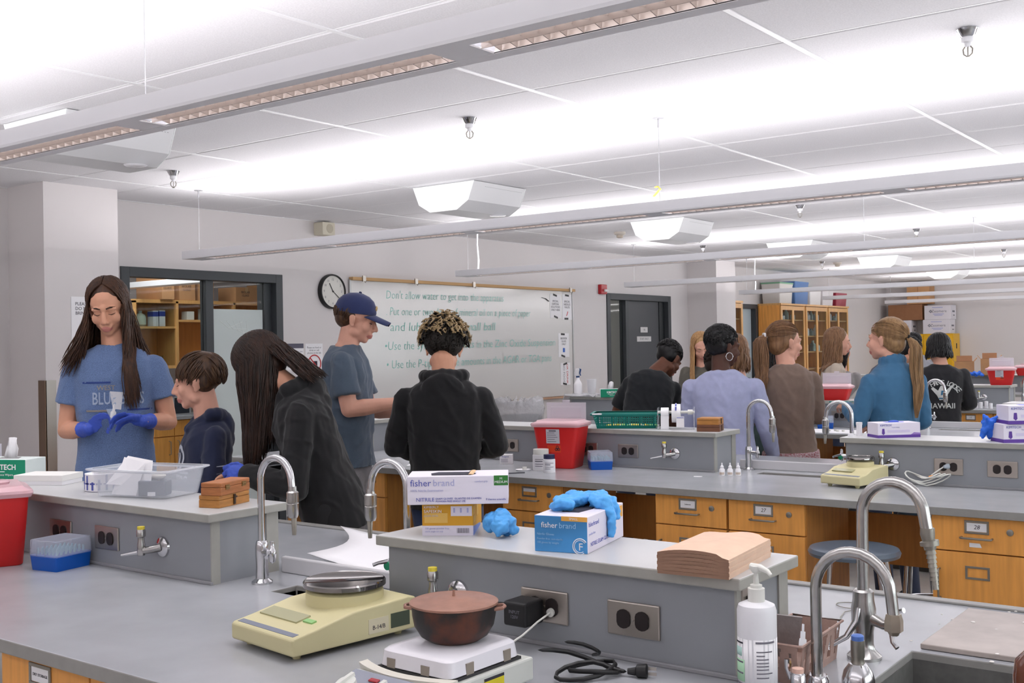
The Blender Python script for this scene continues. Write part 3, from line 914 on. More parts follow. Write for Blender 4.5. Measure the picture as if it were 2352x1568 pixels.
CABS = {0: [(-2.49, .36, 'DRY STORAGE', 'maple cabinet at the bottom left corner under the front bench'), (-2.13, .35, '31', 'second maple cabinet from the bottom left under the front bench')],
        1: [(-4.56, .40, '24', 'maple cabinet behind the left faucet pair, beside the boy in the cap'), (-3.36, .36, None, 'maple cabinet right of the white glove box, with half empty card holder'),
            (-2.49, .355, 'balances', 'maple cabinet with a printed card, above the stack of paper bags'), (-2.13, .35, '27', 'maple cabinet with card numbered 27 beside the stool'),
            (-1.275, .36, '28', 'maple cabinet with card numbered 28 at the right edge'), (-.91, .36, '29', 'maple cabinet past the right edge of the second bench')],
        2: [(-3.36, .36, None, 'dark maple cabinet of the third bench behind the lavender sweater'), (-2.49, .355, '17', 'dark maple cabinet under the third bench beside the blue sweater'),
            (-2.13, .35, '18', 'next dark maple cabinet under the third bench')],
        3: [(-2.85, .36, '11', 'dark maple cabinet of the fourth bench left of the purple boxes'), (-2.49, .355, '12', 'dark maple cabinet of the fourth bench behind the purple boxes')]}
for k, L in CABS.items():
    for x, wd, card, lab in L:
        c = make_cabinet(wd - .003, card, lab)
        c.location = (x, 1.33 + 3.05 * k, 0)
rem = [o for o in bpy.data.objects if o.name.startswith('base_cabinet') and o.get('label', '').startswith('maple cabinet with card numbered 28')][0]
MB().prism([(.14, .752), (.185, .752), (.178, .768), (.14, .768)], -.001, 0, 'y').build('torn_sticker', PAPER, rem, smooth=False)


# ------------------------------------------------------------------ faucets
def faucet(lab, loc, d=1, green=False, rise=.285, rad=.062, grp='chrome gooseneck faucets in facing pairs'):
    t = thing('gooseneck_faucet', lab, 'faucet', loc, group=grp)
    MB().lathe([(0, 0), (.029, 0), (.029, .006), (.018, .014), (.0165, .05), (.018, .078), (.018, .10), (.0165, .112), (.014, .118), (0, .118)], n=20).build('base', CHROME, t)
    pts = [(0, 0, .11), (0, 0, .2), (0, 0, rise)]
    for a in range(1, 13):
        an = pi - a * (pi * .97) / 12
        pts.append((d * (rad + rad * cos(an)), 0, rise + rad * 1.0 * sin(an)))
    ex, ez = pts[-1][0], pts[-1][2]
    pts.append((ex + d * .004, 0, ez - .03))
    MB().tube(pts, .0098, 12).build('gooseneck', CHROME, t)
    ex += d * .005
    z = ez - .03
    MB().lathe([(0, z + .012), (.011, z + .012), (.012, z), (.0165, z - .004), (.0165, z - .03), (.0145, z - .032), (.0165, z - .034), (.016, z - .062), (.012, z - .072), (0, z - .072)], (ex, 0, 0), 18).build('vacuum_breaker', CHROME2, t)
    MB().lathe([(0, z - .06), (.008, z - .072), (.0055, z - .118), (0, z - .118)], (ex + d * .004, 0, 0), 12).build('hose_tip', NICKEL, t)
    v = MB()
    v.tube([(0, 0, .088), (d * .03, -.004, .088), (d * .05, -.006, .086)], [.012, .010, .013], 12).lathe([(0, -.026), (.009, -.02), (.011, .0), (.009, .012), (.006, .016), (.006, .034), (0, .036)], (d * .05, -.006, .086), 12)
    va = v.build('side_valve', CHROME, t)
    MB().tube([(d * .05, -.02, .094), (d * .068, -.038, .09), (d * .076, -.05, .086)], [.006, .0045, .005], 8).build('lever', CHROME, va)
    if green:
        MB().lathe([(0, 0), (.011, 0), (.011, .008), (0, .009)], (0, 0, 0), 14, M=Matrix.Translation((d * .05, -.018, .082)) @ Matrix.Rotation(pi / 2, 4, 'X')).build('green_index', mat('index_green', (20, 140, 100), .35), va)
    return t


FY = [2.02, 5.16, 8.17, 11.2]
FL = ['chrome faucet at the right end of the front bench left ledge', 'chrome faucet left of the brown sweater girl, on the second bench',
      'chrome faucet in front of the black sweatshirt person', 'chrome faucet left of the red container on the fourth bench']
FR = ['chrome faucet with green button beside the glove boxes ledge', 'chrome faucet with green button right of the brown sweater girl', '', '']
for k in range(4):
    faucet(FL[k], (-2.39, FY[k], CT), 1, False, .287 if k < 3 else .22)
    if k < 2:
        faucet(FR[k], (-1.92 if k == 0 else -1.875, 2.10 if k == 0 else 5.20, CT), -1, True, .285)
faucet('chrome faucet whose arch shows behind the curly haired boy', (-4.715, 5.13, CT), 1, False, .28)

# the two faucets by the big sink
t = thing('gooseneck_faucet', 'tall chrome faucet with grey barbed hose tip by the sink at right', 'faucet', (-.778, 2.205, CT))
MB().lathe([(0, 0), (.034, 0), (.034, .006), (.022, .018), (.019, .03), (.019, .055), (.024, .075), (.0245, .10), (.021, .118), (.0205, .135), (.016, .139), (0, .139)], n=24).build('base', CHROME2, t)
pts = [(0, 0, .13), (0, 0, .2), (.001, 0, .29)]
for a in range(1, 13):
    an = pi - a * (pi * .90) / 12
    pts.append((.062 + .062 * cos(an), 0, .29 + .068 * sin(an)))
e = Vector(pts[-1])
pts.append(e + Vector((.008, 0, -.05)))
MB().tube(pts, .0118, 14).build('gooseneck', CHROME2, t)
e = Vector(pts[-1])
hm = MB().tube([e + Vector((0, 0, .012)), e, e + Vector((.002, 0, -.012)), e + Vector((.003, 0, -.013)), e + Vector((.004, 0, -.022)), e + Vector((.004, 0, -.023)), e + Vector((.005, 0, -.03))], [.0135, .014, .012, .018, .018, .012, .011], 14)
for j in range(9):
    z0 = -.03 - j * .0085
    r = .0105 - j * .0005
    hm.tube([e + Vector((.005 + j * .001, 0, z0)), e + Vector((.0058 + j * .001, 0, z0 - .008))], [r * .8, r], 12)
hm.build('barbed_hose_tip', NICKEL, t)
v = MB().tube([(.01, -.002, .085), (.045, -.012, .075), (.06, -.016, .078)], [.013, .010, .012], 12).build('side_valve', CHROME2, t)
MB().tube([(.055, -.015, .08), (.075, -.02, .108), (.088, -.024, .112)], [.006, .005, .0055], 8).build('lever', CHROME, v)
MB().tube([(.06, -.016, .07), (.064, -.02, .045), (.074, -.024, .036)], [.006, .005, .005], 8).build('lever', CHROME, v)
MB().tube([(-.002, -.025, .105), (-.004, -.032, .08), (-.02, -.045, .05), (-.05, -.06, .03)], [.006, .007, .006, .005], 10).build('lever', CHROME, t)
t = thing('gooseneck_faucet', 'short chrome gooseneck faucet with hexagonal tip in front of the taller one', 'faucet', (-.79, 1.985, CT))
MB().lathe([(0, 0), (.022, 0), (.022, .012), (.018, .02), (.0, .02)], n=20).build('base', CHROME, t)
pts = [(0, 0, .018), (0, 0, .1), (.0, 0, .18)]
for a in range(1, 13):
    an = pi - a * (pi * .99) / 12
    pts.append((.070 + .070 * cos(an), 0, .18 + .074 * sin(an)))
e = Vector(pts[-1])
pts.append(e + Vector((.004, 0, -.04)))
MB().tube(pts, .0105, 14).build('gooseneck', CHROME2, t)
e = Vector(pts[-1])
MB().tube([e + Vector((0, 0, .008)), e + Vector((0, 0, -.004)), e + Vector((0, 0, -.022)), e + Vector((0, 0, -.024)), e + Vector((0, 0, -.03))], [.0135, .0165, .0165, .011, .008], 6).build('hex_aerator', mat('brassy_nickel', (170, 160, 146), .35, .9), t)
t = thing('water_valve', 'chrome dome valve with blue top beside the short faucet', 'valve', (-.725, 2.02, CT))
MB().lathe([(0, 0), (.030, 0), (.030, .012), (.026, .028), (.016, .042), (0, .046)], n=22).build('dome', CHROME, t)
MB().lathe([(0, .03), (.0125, .03), (.0125, .045), (.011, .05), (.0125, .055), (.0125, .085), (0, .085)], n=18).build('stem', NICKEL, t)
MB().lathe([(0, .085), (.0115, .085), (.0115, .093), (.009, .095), (0, .095)], n=16).build('blue_index', mat('index_blue', (84, 118, 190), .4), t)
t = thing('water_valve', 'small chrome lever valve with pink top at the bottom edge', 'valve', (-.805, 1.93, CT))
MB().lathe([(0, 0), (.014, 0), (.014, .03), (.011, .034), (0, .034)], n=16).build('stem', CHROME, t)
MB().lathe([(0, .034), (.0105, .034), (.0105, .042), (0, .043)], n=16).build('pink_index', mat('index_pink', (226, 186, 170), .4), t)
MB().tube([(-.014, 0, .02), (-.02, -.002, .04), (-.02, -.002, .056)], [.004, .0045, .005], 8).build('lever', CHROME, t)


# ------------------------------------------------------------------ stools
def stool(lab, loc, h=.752):
    t = thing('lab_stool', lab, 'stool', loc, group='lab stools with slate seats')
    MB().lathe([(0, h - .012), (.12, h - .012), (.155, h - .022), (.168, h - .03), (.172, h - .018), (.165, h - .004), (.15, h), (0, h - .006)], n=36).build('seat', mat('stool_slate', (92, 104, 118), .3), t)
    for j in range(4):
        a = pi / 4 + j * pi / 2 + .2
        c, s = cos(a), sin(a)
        MB().tube([(.11 * c, .11 * s, h - .024), (.145 * c, .145 * s, h - .05), (.16 * c, .16 * s, h - .12), (.21 * c, .21 * s, .012)], .010, 10).lathe([(0, 0), (.013, 0), (.013, .016), (0, .016)], (.211 * c, .211 * s, 0), 10, mi=1).build('leg', [CHROME, BLACK], t)
    MB().tube([(.19 * cos(i * pi / 12), .19 * sin(i * pi / 12), .25) for i in range(25)], .008, 8, cap=False).build('foot_ring', CHROME, t)
    return t


stool('slate grey round stool in the second bench knee space', (-1.50, 4.16, 0))
stool('stool half hidden beyond the second bench knee space', (-1.60, 5.55, 0), .70)
stool('dark stool tucked beside the third bench cabinets', (-2.15, 6.9, 0), .78)
# ------------------------------------------------------------------ things on the benches
ORD = ['first', 'second', 'third', 'fourth', 'fifth', 'sixth', 'seventh', 'eighth', 'ninth']
RED = mat('sharps_red', (208, 36, 36), .38, noise_=(3.0, .05))
PINKLID = mat('clear_pink_lid', (236, 196, 204), .22, alpha=.72)
CLEARLID = mat('clear_lid', (224, 220, 228), .2, alpha=.55)
FROSTP = mat('frosted_plastic', (210, 216, 232), .3, alpha=.30)
BLUEP = mat('blue_plastic', (0, 82, 178), .35)
NITB = mat('nitrile_blue', (84, 168, 236), .45, bump=(60, .5, .004))
NITV = mat('nitrile_violet_blue', (64, 92, 196), .5, bump=(80, .2, .002))
PURP = mat('box_purple', (92, 56, 150), .5)
LAV = mat('box_lavender', (208, 200, 226), .55)
OFFW = mat('off_white_plastic', (222, 222, 216), .4)
CREAM = mat('cream_plastic', (210, 202, 158), .45)
ROSEW = mat('rose_wood', (166, 104, 60), .5, noise_=(9, .16, 6), stretch=(3, 3, 14))
HONEYW = mat('honey_wood', (176, 120, 58), .5, noise_=(9, .16, 6), stretch=(3, 3, 14))
DARKW = mat('dark_wood', (112, 70, 48), .5, noise_=(9, .16, 6), stretch=(3, 3, 14))


def quadring(hx, hy, z, r=.012, n=3):
    pts = []
    for sx, sy, a0 in ((1, 1, 0), (-1, 1, pi / 2), (-1, -1, pi), (1, -1, 3 * pi / 2)):
        for i in range(n + 1):
            a = a0 + i * pi / 2 / n
            pts.append((sx * (hx - r) + r * cos(a), sy * (hy - r) + r * sin(a), z))
    return pts


def sharps(lab, loc, rz, open_lid=True, s=1.0, label=True, h=.222, group='red sharps containers with clear lids'):
    t = thing('sharps_container', lab, 'sharps container', loc, rz, group)
    MB().loft([quadring(.088 * s, .075 * s, 0, .018), quadring(.092 * s, .079 * s, .004, .02), quadring(.124 * s, .096 * s, h * s, .024), quadring(.118 * s, .09 * s, h * s, .02), quadring(.09 * s, .075 * s, .012, .018)]).build('tub', RED, t)
    z = h * s
    MB().loft([quadring(.130 * s, .102 * s, z - .012, .024), quadring(.136 * s, .108 * s, z, .026), quadring(.134 * s, .106 * s, z + .008, .026), quadring(.112 * s, .085 * s, z + .016, .02), quadring(.108 * s, .08 * s, z + .022, .02)]).build('lid_rim', PINKLID, t)
    if open_lid:
        q = MB().box(-.108 * s, .108 * s, .078 * s, .083 * s, z + .012, z + .105 * s).box(-.085 * s, .085 * s, .0755 * s, .078 * s, z + .03, z + .082 * s).box(-.02, .02, .078 * s, .084 * s, z + .105 * s, z + .118 * s)
        q.build('open_flap', CLEARLID, t, smooth=False, bevel=.003)
    else:
        MB().lathe([(0, .0), (.05, 0), (.052, .006), (.045, .010), (0, .010)], (0, 0, z + .022), 20).box(-.06, .02, -.008, .008, z + .03, z + .038).build('lid_knob', PINKLID, t)
    if label:
        yy = -(.075 + .021 * .62) * s - .006
        tilt = atan2(.021 * s, h * s)
        T = Matrix.Translation((-.012, -.0925 * s - .0015, h * .74 * s)) @ Matrix.Rotation(-tilt * -1, 4, 'X')
        T = Matrix.Translation((-.012, -(.0755 + .021 * .74) * s - .0028, h * .74 * s)) @ Matrix.Rotation(tilt, 4, 'X')
        MB().box(-.036 * s, .036 * s, -.0005, .0005, -.036 * s, .036 * s, 0, T).build('warning_label', PAPERG, t, smooth=False)
        q = MB()
        q.box(-.02 * s, .018 * s, -.0012, -.0005, .024 * s, .032 * s, 0, T)
        for j in range(5):
            q.box(-.03 * s, (.01 + .015 * ((j * 7) % 3) / 2) * s, -.001, -.0005, (.016 - .011 * j) * s, (.019 - .011 * j) * s, 0, T)
        q.build('label_print', INK, t, smooth=False)
        T2 = Matrix.Translation((-.008, -(.0755 + .021 * .43) * s - .0028, h * .45 * s)) @ Matrix.Rotation(tilt, 4, 'X')
        MB().box(-.036 * s, .036 * s, -.0005, .0005, -.018 * s, .018 * s, 0, T2).build('biohazard_label', mat('hazard_orange', (222, 66, 30), .5), t, smooth=False)
        q = MB()
        for j in range(3):
            a = pi / 2 + j * 2 * pi / 3
            cx, cz = .018 * s + .008 * s * cos(a), .002 + .008 * s * sin(a)
            q.tube([(cx + .006 * s * cos(b * pi / 6), -.001, cz + .006 * s * sin(b * pi / 6)) for b in range(13)], .0016 * s, 5, cap=False, M=T2)
        q.build('biohazard_mark', INKD, t)
    return t


sharps('red sharps container cropped at the left edge of the front bench', (-3.345, 1.765, CT), radians(-24), False, 1.0, False)
sharps('red sharps container with flap open, behind the two white bottles', (-3.305, 4.83, CT), radians(14), True, 1.03)
sharps('red sharps container between the brown and blue sweaters', (-3.05, 8.12, HT), radians(10), True, .98, False, .1)
sharps('red sharps container with white label above the far right faucet', (-2.575, 11.17, HT - .07), radians(10), True, 1.05, True, .19) if False else None
sharps('red sharps container with white label above the far right faucet', (-2.575, 11.17, HT), radians(10), True, 1.0, True, .15)
sharps('red sharps container at the right edge, behind the labelled one', (-2.96, 14.04, HT), radians(10), False, 1.0, False, .1)
sharps('red and pink sharps container half hidden by the black sweatshirt person', (-2.78, 8.26, CT + .0), radians(0), False, .9, False, .26) if False else None


def tip_rack(lab, loc, rz, s=1.0):
    t = thing('tip_rack', lab, 'tip box', loc, rz, 'blue pipette tip boxes')
    MB().loft([quadring(.054 * s, .062 * s, 0, .006), quadring(.058 * s, .066 * s, .045 * s, .006)]).build('blue_base', BLUEP, t, bevel=.0)
    q = MB()
    for i in range(6):
        for j in range(7):
            q.lathe([(.0, .0), (.0035, 0), (.0028, .018 * s), (0, .018 * s)], ((i - 2.5) * .016 * s, (j - 3) * .016 * s, .0455 * s), 6)
    o = q.build('pipette_tips', mat('tip_teal', (150, 200, 206), .4), t)
    o['kind'] = 'stuff'
    q = MB().loft([quadring(.059 * s, .067 * s, .042 * s, .006), quadring(.058 * s, .066 * s, .088 * s, .007), quadring(.055 * s, .063 * s, .090 * s, .006), quadring(.0535 * s, .0615 * s, .0885 * s, .006), quadring(.0565 * s, .0645 * s, .044 * s, .005)], cap=False)
    q.f.append(tuple(range(2 * 16, 3 * 16)))
    q.m.append(0)
    q.build('clear_lid', FROSTP, t)
    for dx in (-.025, .012):
        MB().box(dx * s - .001, dx * s + .001, -.0675 * s, -.0665 * s, .044 * s, .086 * s).build('lid_rib', FROSTP, t, smooth=False)
    return t


tip_rack('blue tip box with clear lid beside the sharps container at left edge', (-3.095, 1.843, CT), radians(9))
tip_rack('blue tip box with clear lid right of the middle red sharps container', (-3.085, 4.86, CT), radians(40), 1.0)
tip_rack('blue tip box seen between the brown and blue sweaters', (-3.045, 7.90, CT), radians(20), 1.0)


def tissue_box(lab, loc, rz, s=1.0, tall=.07, big=True):
    t = thing('tissue_box', lab, 'tissue box', loc, rz, 'green and white wipe boxes')
    w, d = .105 * s, .058 * s
    q = MB().box(-w, w, -d, d, 0, tall)
    q.m = [0, 1, 0, 1, 0, 1]
    q.build('carton', [mat('carton_green', (0, 140, 104), .5), mat('carton_white', (222, 232, 230), .5)], t, False, bevel=.002)
    text('KIMTECH', 'lettering', (.012 * s, -d - .0006, tall * .60), (1, 0, 0), (0, 0, 1), .026 * s, PAPER, t, 'CENTER', off=.0006)
    MB().box(-.034 * s, .02 * s, -d - .001, -d, tall * .36, tall * .40).build('white_rule', PAPER, t, smooth=False)
    text('Science Wipers', 'lettering', (.02 * s, -d - .0006, tall * .22), (1, 0, 0), (0, 0, 1), .011 * s, PAPER, t, 'CENTER')
    MB().prism([(.05 * s, -.02 * s), (.02 * s, .035 * s), (-.05 * s, .02 * s), (-.03 * s, -.03 * s)], tall + .0003, tall + .001).build('slot', mat('slot_grey', (150, 150, 150), .7), t, smooth=False)
    q = MB()
    n = 9
    for j in range(n):
        a = j / (n - 1)
        q.v += [(-.026 * s + .052 * s * a, .006 * s * sin(a * 9), tall), (-.022 * s + .05 * s * a + .006 * s * sin(a * 7), .010 * s * sin(a * 8 + 1), tall + .034 * s), (-.012 * s + .044 * s * a, .012 * s * sin(a * 10 + .5), tall + .062 * s + .014 * s * sin(a * 3.1))]
    for j in range(n - 1):
        for r in range(2):
            a = j * 3 + r
            q.f.append((a, a + 3, a + 4, a + 1)); q.m.append(0)
    o = q.build('tissue', PAPER, t, angle=180)
    sm = o.modifiers.new('s', 'SOLIDIFY'); sm.thickness = .0012
    return t


tissue_box('green and white wipe box with tissue, behind the left edge red container', (-3.875, 2.115, HT), radians(24), 1.0)
tissue_box('small green and white wipe box on the third bench ledge', (-4.98, 8.03, HT), radians(38), .85)


def panel_text(t, items):
    for s_, loc, size, m, al in items:
        text(s_, 'lettering', loc, (1, 0, 0), (0, 0, 1), size, m, t, al)


def glove_carton(name, lab, loc, rz, d, m, cat='glove box', group=None, mi=None, bev=.0015):
    t = thing(name, lab, cat, loc, rz, group)
    w, dd, h = d
    q = MB().box(-w / 2, w / 2, -dd / 2, dd / 2, 0, h)
    if mi:
        q.m = mi
    q.build('carton', m, t, False, bevel=bev)
    return t


# glove boxes on the front bench ledge
WCART = mat('carton_lilac_white', (224, 219, 232), .5)
t = glove_carton('glove_box', 'white nitrile glove box with green corner label, stacked on the yellow box', (-1.689, 2.032, HT + .0765), radians(36.5), (.236, .118, .066), WCART)
y = -.0595
panel_text(t, [('fisher', (-.111, y, .050), .022, INKB, 'LEFT'), ('brand', (-.058, y, .050), .022, INKL, 'LEFT'), ('100% Nitrile Examination', (-.111, y, .033), .0075, INKL, 'LEFT'),
               ('NITRILE', (-.098, y, .0115), .0125, INKB, 'LEFT'), ('EXAM GLOVES  GUANTES DE EXAMEN', (-.052, y, .0135), .0062, INKB, 'LEFT'),
               ('POWDER-FREE SINGLE USE', (-.052, y, .0075), .0058, INKB, 'LEFT'), ('F thermo scientific', (.066, y, .0105), .0062, INKB, 'LEFT'), ('comfort grip', (.04, y, .053), .006, INKL, 'LEFT')])
MB().box(.085, .118, y, y + .001, .043, .066).build('green_label', mat('label_green', (52, 122, 52), .5), t, smooth=False)
text('M\nMEDIUM', 'lettering', (.1015, y - .0003, .0545), (1, 0, 0), (0, 0, 1), .008, PAPER, t, 'CENTER')
q = MB()
q.prism([(-.062, -.04), (.03, -.045), (.042, -.02), (.03, .02), (-.05, .024), (-.066, 0)], .0662, .0668)
q.build('opening', mat('opening_dark', (46, 46, 60), .8), t, smooth=False)
MB().tube([(.03, -.04, .067), (.036, 0, .072), (.03, .02, .067)], .006, 8, flat=.3).build('flap', mat('flap_kraft', (214, 180, 140), .7), t)
YEL = mat('carton_yellow', (214, 158, 40), .5)
t = glove_carton('glove_box', 'yellow and white carton under the white glove box', (-1.745, 2.074, HT), radians(33), (.121, .205, .076), [YEL, mat('carton_blue_side', (104, 136, 214), .5), PAPER])
y = -.103
MB().box(-.0606, .0606, y, y + .001, .0, .0235).build('white_band', WCART, t, smooth=False)
MB().box(.008, .058, y - .0003, y + .0007, .046, .069).build('size_panel', WCART, t, smooth=False)
for j in range(3):
    MB().box(.014 + .016 * j, .018 + .016 * j, y - .0006, y, .054, .065).build('size_mark', INKL, t, smooth=False)
MB().box(-.055, .0, y - .0003, y + .0007, .030, .053).build('faded_panel', mat('faded_yellow', (226, 184, 96), .5), t, smooth=False)
panel_text(t, [('KIMBERLY', (-.056, y - .0006, .067), .008, PAPER, 'LEFT'), ('SAFESKIN', (-.056, y - .0006, .057), .010, PAPER, 'LEFT'), ('purple nitrile', (-.056, y - .0006, .047), .0065, PAPERG, 'LEFT'),
               ('100 gloves powder free', (-.054, y - .0006, .017), .006, INKL, 'LEFT'), ('sterile single use only', (-.054, y - .0006, .010), .005, INKL, 'LEFT')])
q = MB()
for j in range(14):
    q.box(.022 + .0021 * j, .022 + .0021 * j + (.0013 if j % 3 else .0006), y - .0006, y, .006, .0175)
q.build('barcode', INK, t, smooth=False)
MB().prism([(-.1025, .0), (.06, .0), (.06, .006), (-.1025, .022)], .0605, .0612, 'x').build('blue_band', MATS['carton_blue_side'], t, smooth=False)
for y0, y1, z0, z1 in ((-.095, -.075, .048, .066), (-.095, -.055, .028, .043), (-.02, .015, .034, .06)):
    MB().box(.0605, .0611, y0, y1, z0, z1).build('side_print', MATS['faded_yellow'], t, smooth=False)
MB().box(.0, .0605, -.103, -.06, .0758, .0765).build('blue_flap', MATS['carton_blue_side'], t, smooth=False)

t = glove_carton('glove_box', 'blue and white glove box with a crumpled glove on top', (-1.366, 2.065, HT), radians(12.5), (.122, .236, .078),
                 [WCART, mat('carton_sky', (66, 140, 200), .45, noise_=(14, .2, 2), stretch=(.3, .3, 1))], mi=[0, 0, 1, 0, 0, 0])
y = -.1187
panel_text(t, [('fisher', (-.045, y, .0575), .017, PAPER, 'LEFT'), ('brand', (-.004, y, .0575), .017, mat('print_sky', (150, 196, 232), .6), 'LEFT'),
               ('Nitrile Gloves', (-.055, y, .038), .007, MATS['print_sky'], 'LEFT'), ('Powder-free, non-sterile', (-.055, y, .028), .006, MATS['print_sky'], 'LEFT'), ('100 gloves by weight', (-.055, y, .020), .006, MATS['print_sky'], 'LEFT')])
MB().box(.002, .061, y, y + .001, .068, .078).build('orange_band', mat('band_orange', (232, 172, 78), .5), t, smooth=False)
text('SMALL', 'lettering', (.030, y - .0004, .073), (1, 0, 0), (0, 0, 1), .007, PAPER, t, 'CENTER')
q = MB().tube([(.044 + .0165 * cos(a * pi / 12 + .6), y + .0002, .0155 + .0165 * sin(a * pi / 12 + .6)) for a in range(19)], .0011, 5, cap=False)
q.tube([(.044 + .013 * cos(a * pi / 12 + .6), y + .0002, .0155 + .013 * sin(a * pi / 12 + .6)) for a in range(19)], .0008, 5, cap=False)
q.build('round_logo', PAPER, t)
text('F', 'lettering', (.0455, y, .014), (1, 0, 0), (0, 0, 1), .022, PAPER, t, 'CENTER')
for s_, yy, z, sz, m in (('fisherbrand', -.11, .060, .014, INKB), ('powder-free', -.11, .040, .008, INKL), ('NITRILE EXAM GLOVES', -.10, .017, .0125, INKB)):
    text(s_, 'lettering', (.0612, yy, z), (0, 1, 0), (0, 0, 1), sz, m, t)
MB().box(.061, .0616, .082, .112, .048, .073).build('size_label', MATS['band_orange'], t, smooth=False)
MB().prism([(-.02, -.06), (.02, -.06), (.03, .0), (.02, .06), (-.02, .06), (-.03, 0)], .0782, .0787).build('opening', MATS['opening_dark'], t, smooth=False)


def crumple(name, lab, loc, r, m, seed, cat='glove', fingers=0, voxel=.004):
    rnd = random.Random(seed)
    t = thing(name, lab, cat, loc)
    q = MB()
    for _ in range(9):
        q.ell((rnd.uniform(-.5, .5) * r[0], rnd.uniform(-.5, .5) * r[1], r[2] * rnd.uniform(.3, .62)), (r[0] * rnd.uniform(.35, .6), r[1] * rnd.uniform(.3, .6), r[2] * rnd.uniform(.3, .42)), 12, 8, rot=(rnd.uniform(-.6, .6), rnd.uniform(-.6, .6), rnd.uniform(0, 3)))
    return t, q


def remesh_build(q, name, parent, m, voxel, smooth=4, disp=None):
    me = bpy.data.meshes.new(name)
    me.from_pydata([tuple(v) for v in q.v], [], q.f)
    bm = bmesh.new(); bm.from_mesh(me)
    bmesh.ops.recalc_face_normals(bm, faces=bm.faces)
    bm.to_mesh(me); bm.free()
    o = bpy.data.objects.new(name, me)
    COL.objects.link(o)
    r = o.modifiers.new('r', 'REMESH'); r.mode = 'VOXEL'; r.voxel_size = voxel
    if smooth:
        s = o.modifiers.new('s', 'SMOOTH'); s.factor = .5; s.iterations = smooth
    dg = bpy.context.evaluated_depsgraph_get()
    me2 = bpy.data.meshes.new_from_object(o.evaluated_get(dg))
    o.modifiers.clear()
    o.data = me2
    bpy.data.meshes.remove(me)
    me2.name = name
    if disp:
        nrm = [v.normal.copy() for v in me2.vertices]
        for v, n in zip(me2.vertices, nrm):
            v.co += n * disp(v.co)
    me2.materials.clear()
    for mm in (m if isinstance(m, (list, tuple)) else [m]):
        me2.materials.append(mm)
    me2.polygons.foreach_set('use_smooth', [True] * len(me2.polygons))
    me2.polygons.foreach_set('material_index', [0] * len(me2.polygons))
    o.parent = parent
    return o


def wrinkle(amp, sc):
    return lambda co: amp * (noise.noise(co * sc) + .5 * noise.noise(co * sc * 2.3))


t, q = crumple('crumpled_glove', 'balled up light blue glove between the yellow and blue boxes', (-1.578, 2.04, HT), (.042, .04, .07), NITB, 5)
remesh_build(q, 'glove', t, NITB, .003, 2, wrinkle(.006, 60))
t = thing('crumpled_glove', 'light blue glove draped over the top of the blue glove box', 'glove', (-1.366, 2.065, HT + .078), radians(12.5))
q = MB()
rnd = random.Random(2)
for i in range(7):
    q.ell((rnd.uniform(-.04, .03), rnd.uniform(-.05, .07), .010 + .006 * rnd.random()), (.034, .03, .011 + .008 * rnd.random()), 12, 8, rot=(rnd.uniform(-.4, .4), rnd.uniform(-.4, .4), rnd.uniform(0, 3)))
q.tube([(.02, .02, .016), (.055, .015, .014), (.070, .01, -.01), (.071, .008, -.045), (.0705, .008, -.062)], [.018, .017, .012, .011, .009], 10, flat=1.0)
q.tube([(.02, .05, .016), (.058, .045, .012), (.071, .042, -.012), (.071, .04, -.026)], [.018, .016, .011, .009], 10)
remesh_build(q, 'glove', t, NITB, .003, 3, wrinkle(.005, 55))

# stack of kraft bags
t = thing('paper_bag_stack', 'stack of flat kraft paper bags at the right end of the front ledge', 'paper bags', (-1.005, 2.015, HT), radians(6))
KR = mat('kraft_paper', (222, 190, 166), .8, noise_=(30, .05))
KR2 = mat('kraft_edge', (150, 116, 96), .85, noise_=(6, .14, 4), stretch=(1, 1, 60))
for j in range(7):
    q = MB()
    r0, r1 = [], []
    n = 12
    for e, yy in ((r0, -.135), (r1, .115)):
        lo, hi = [], []
        for i in range(n + 1):
            u = -1 + 2 * i / n
            x = u * (.072 + .001 * (j % 2))
            base = j * .0058 * (1 - .12 * (u > .8)) + (.010 * j / 7.0) * (1 - abs(u) ** 2.2) * (1.0 if yy < 0 else .6 + .3 * sin(u * 4))
            lo.append((x, yy, base))
            hi.append((x, yy, base + .0062))
        e += lo + hi[::-1]
    q.loft([r0, r1])
    for fi in range(len(q.f)):
        f = q.f[fi]
        ys = {round(q.v[i][1], 3) for i in f}
        if len(ys) == 1:
            q.m[fi] = 1
    q.build('kraft_bag', [KR, KR2], t, angle=50)

# label roll, bin, wooden boxes, white box at left
t = thing('label_roll', 'white label roll with blue print lying flat beside the clear bin', 'tape roll', (-3.205, 2.06, HT))
MB().lathe([(.022, 0), (.057, 0), (.057, .058), (.022, .058), (.022, 0)], n=36).build('roll', PAPER, t)
MB().lathe([(.0, 0), (.0565, 0), (.0575, .004), (0, .004)], n=36).build('base_rim', mat('slate_rim', (84, 88, 112), .5), t)
for j in range(16):
    a = j * 2 * pi / 16
    T = Matrix.Rotation(a, 4, 'Z')
    hgt = (.046, .026, .034, .05)[j % 4]
    MB().box(.0572, .0577, -.004, .003, .008, .008 + hgt, 0, T).box(.0572, .0577, -.010, .008, .026, .031, 0, T).build('blue_print', INKB, t, smooth=False)

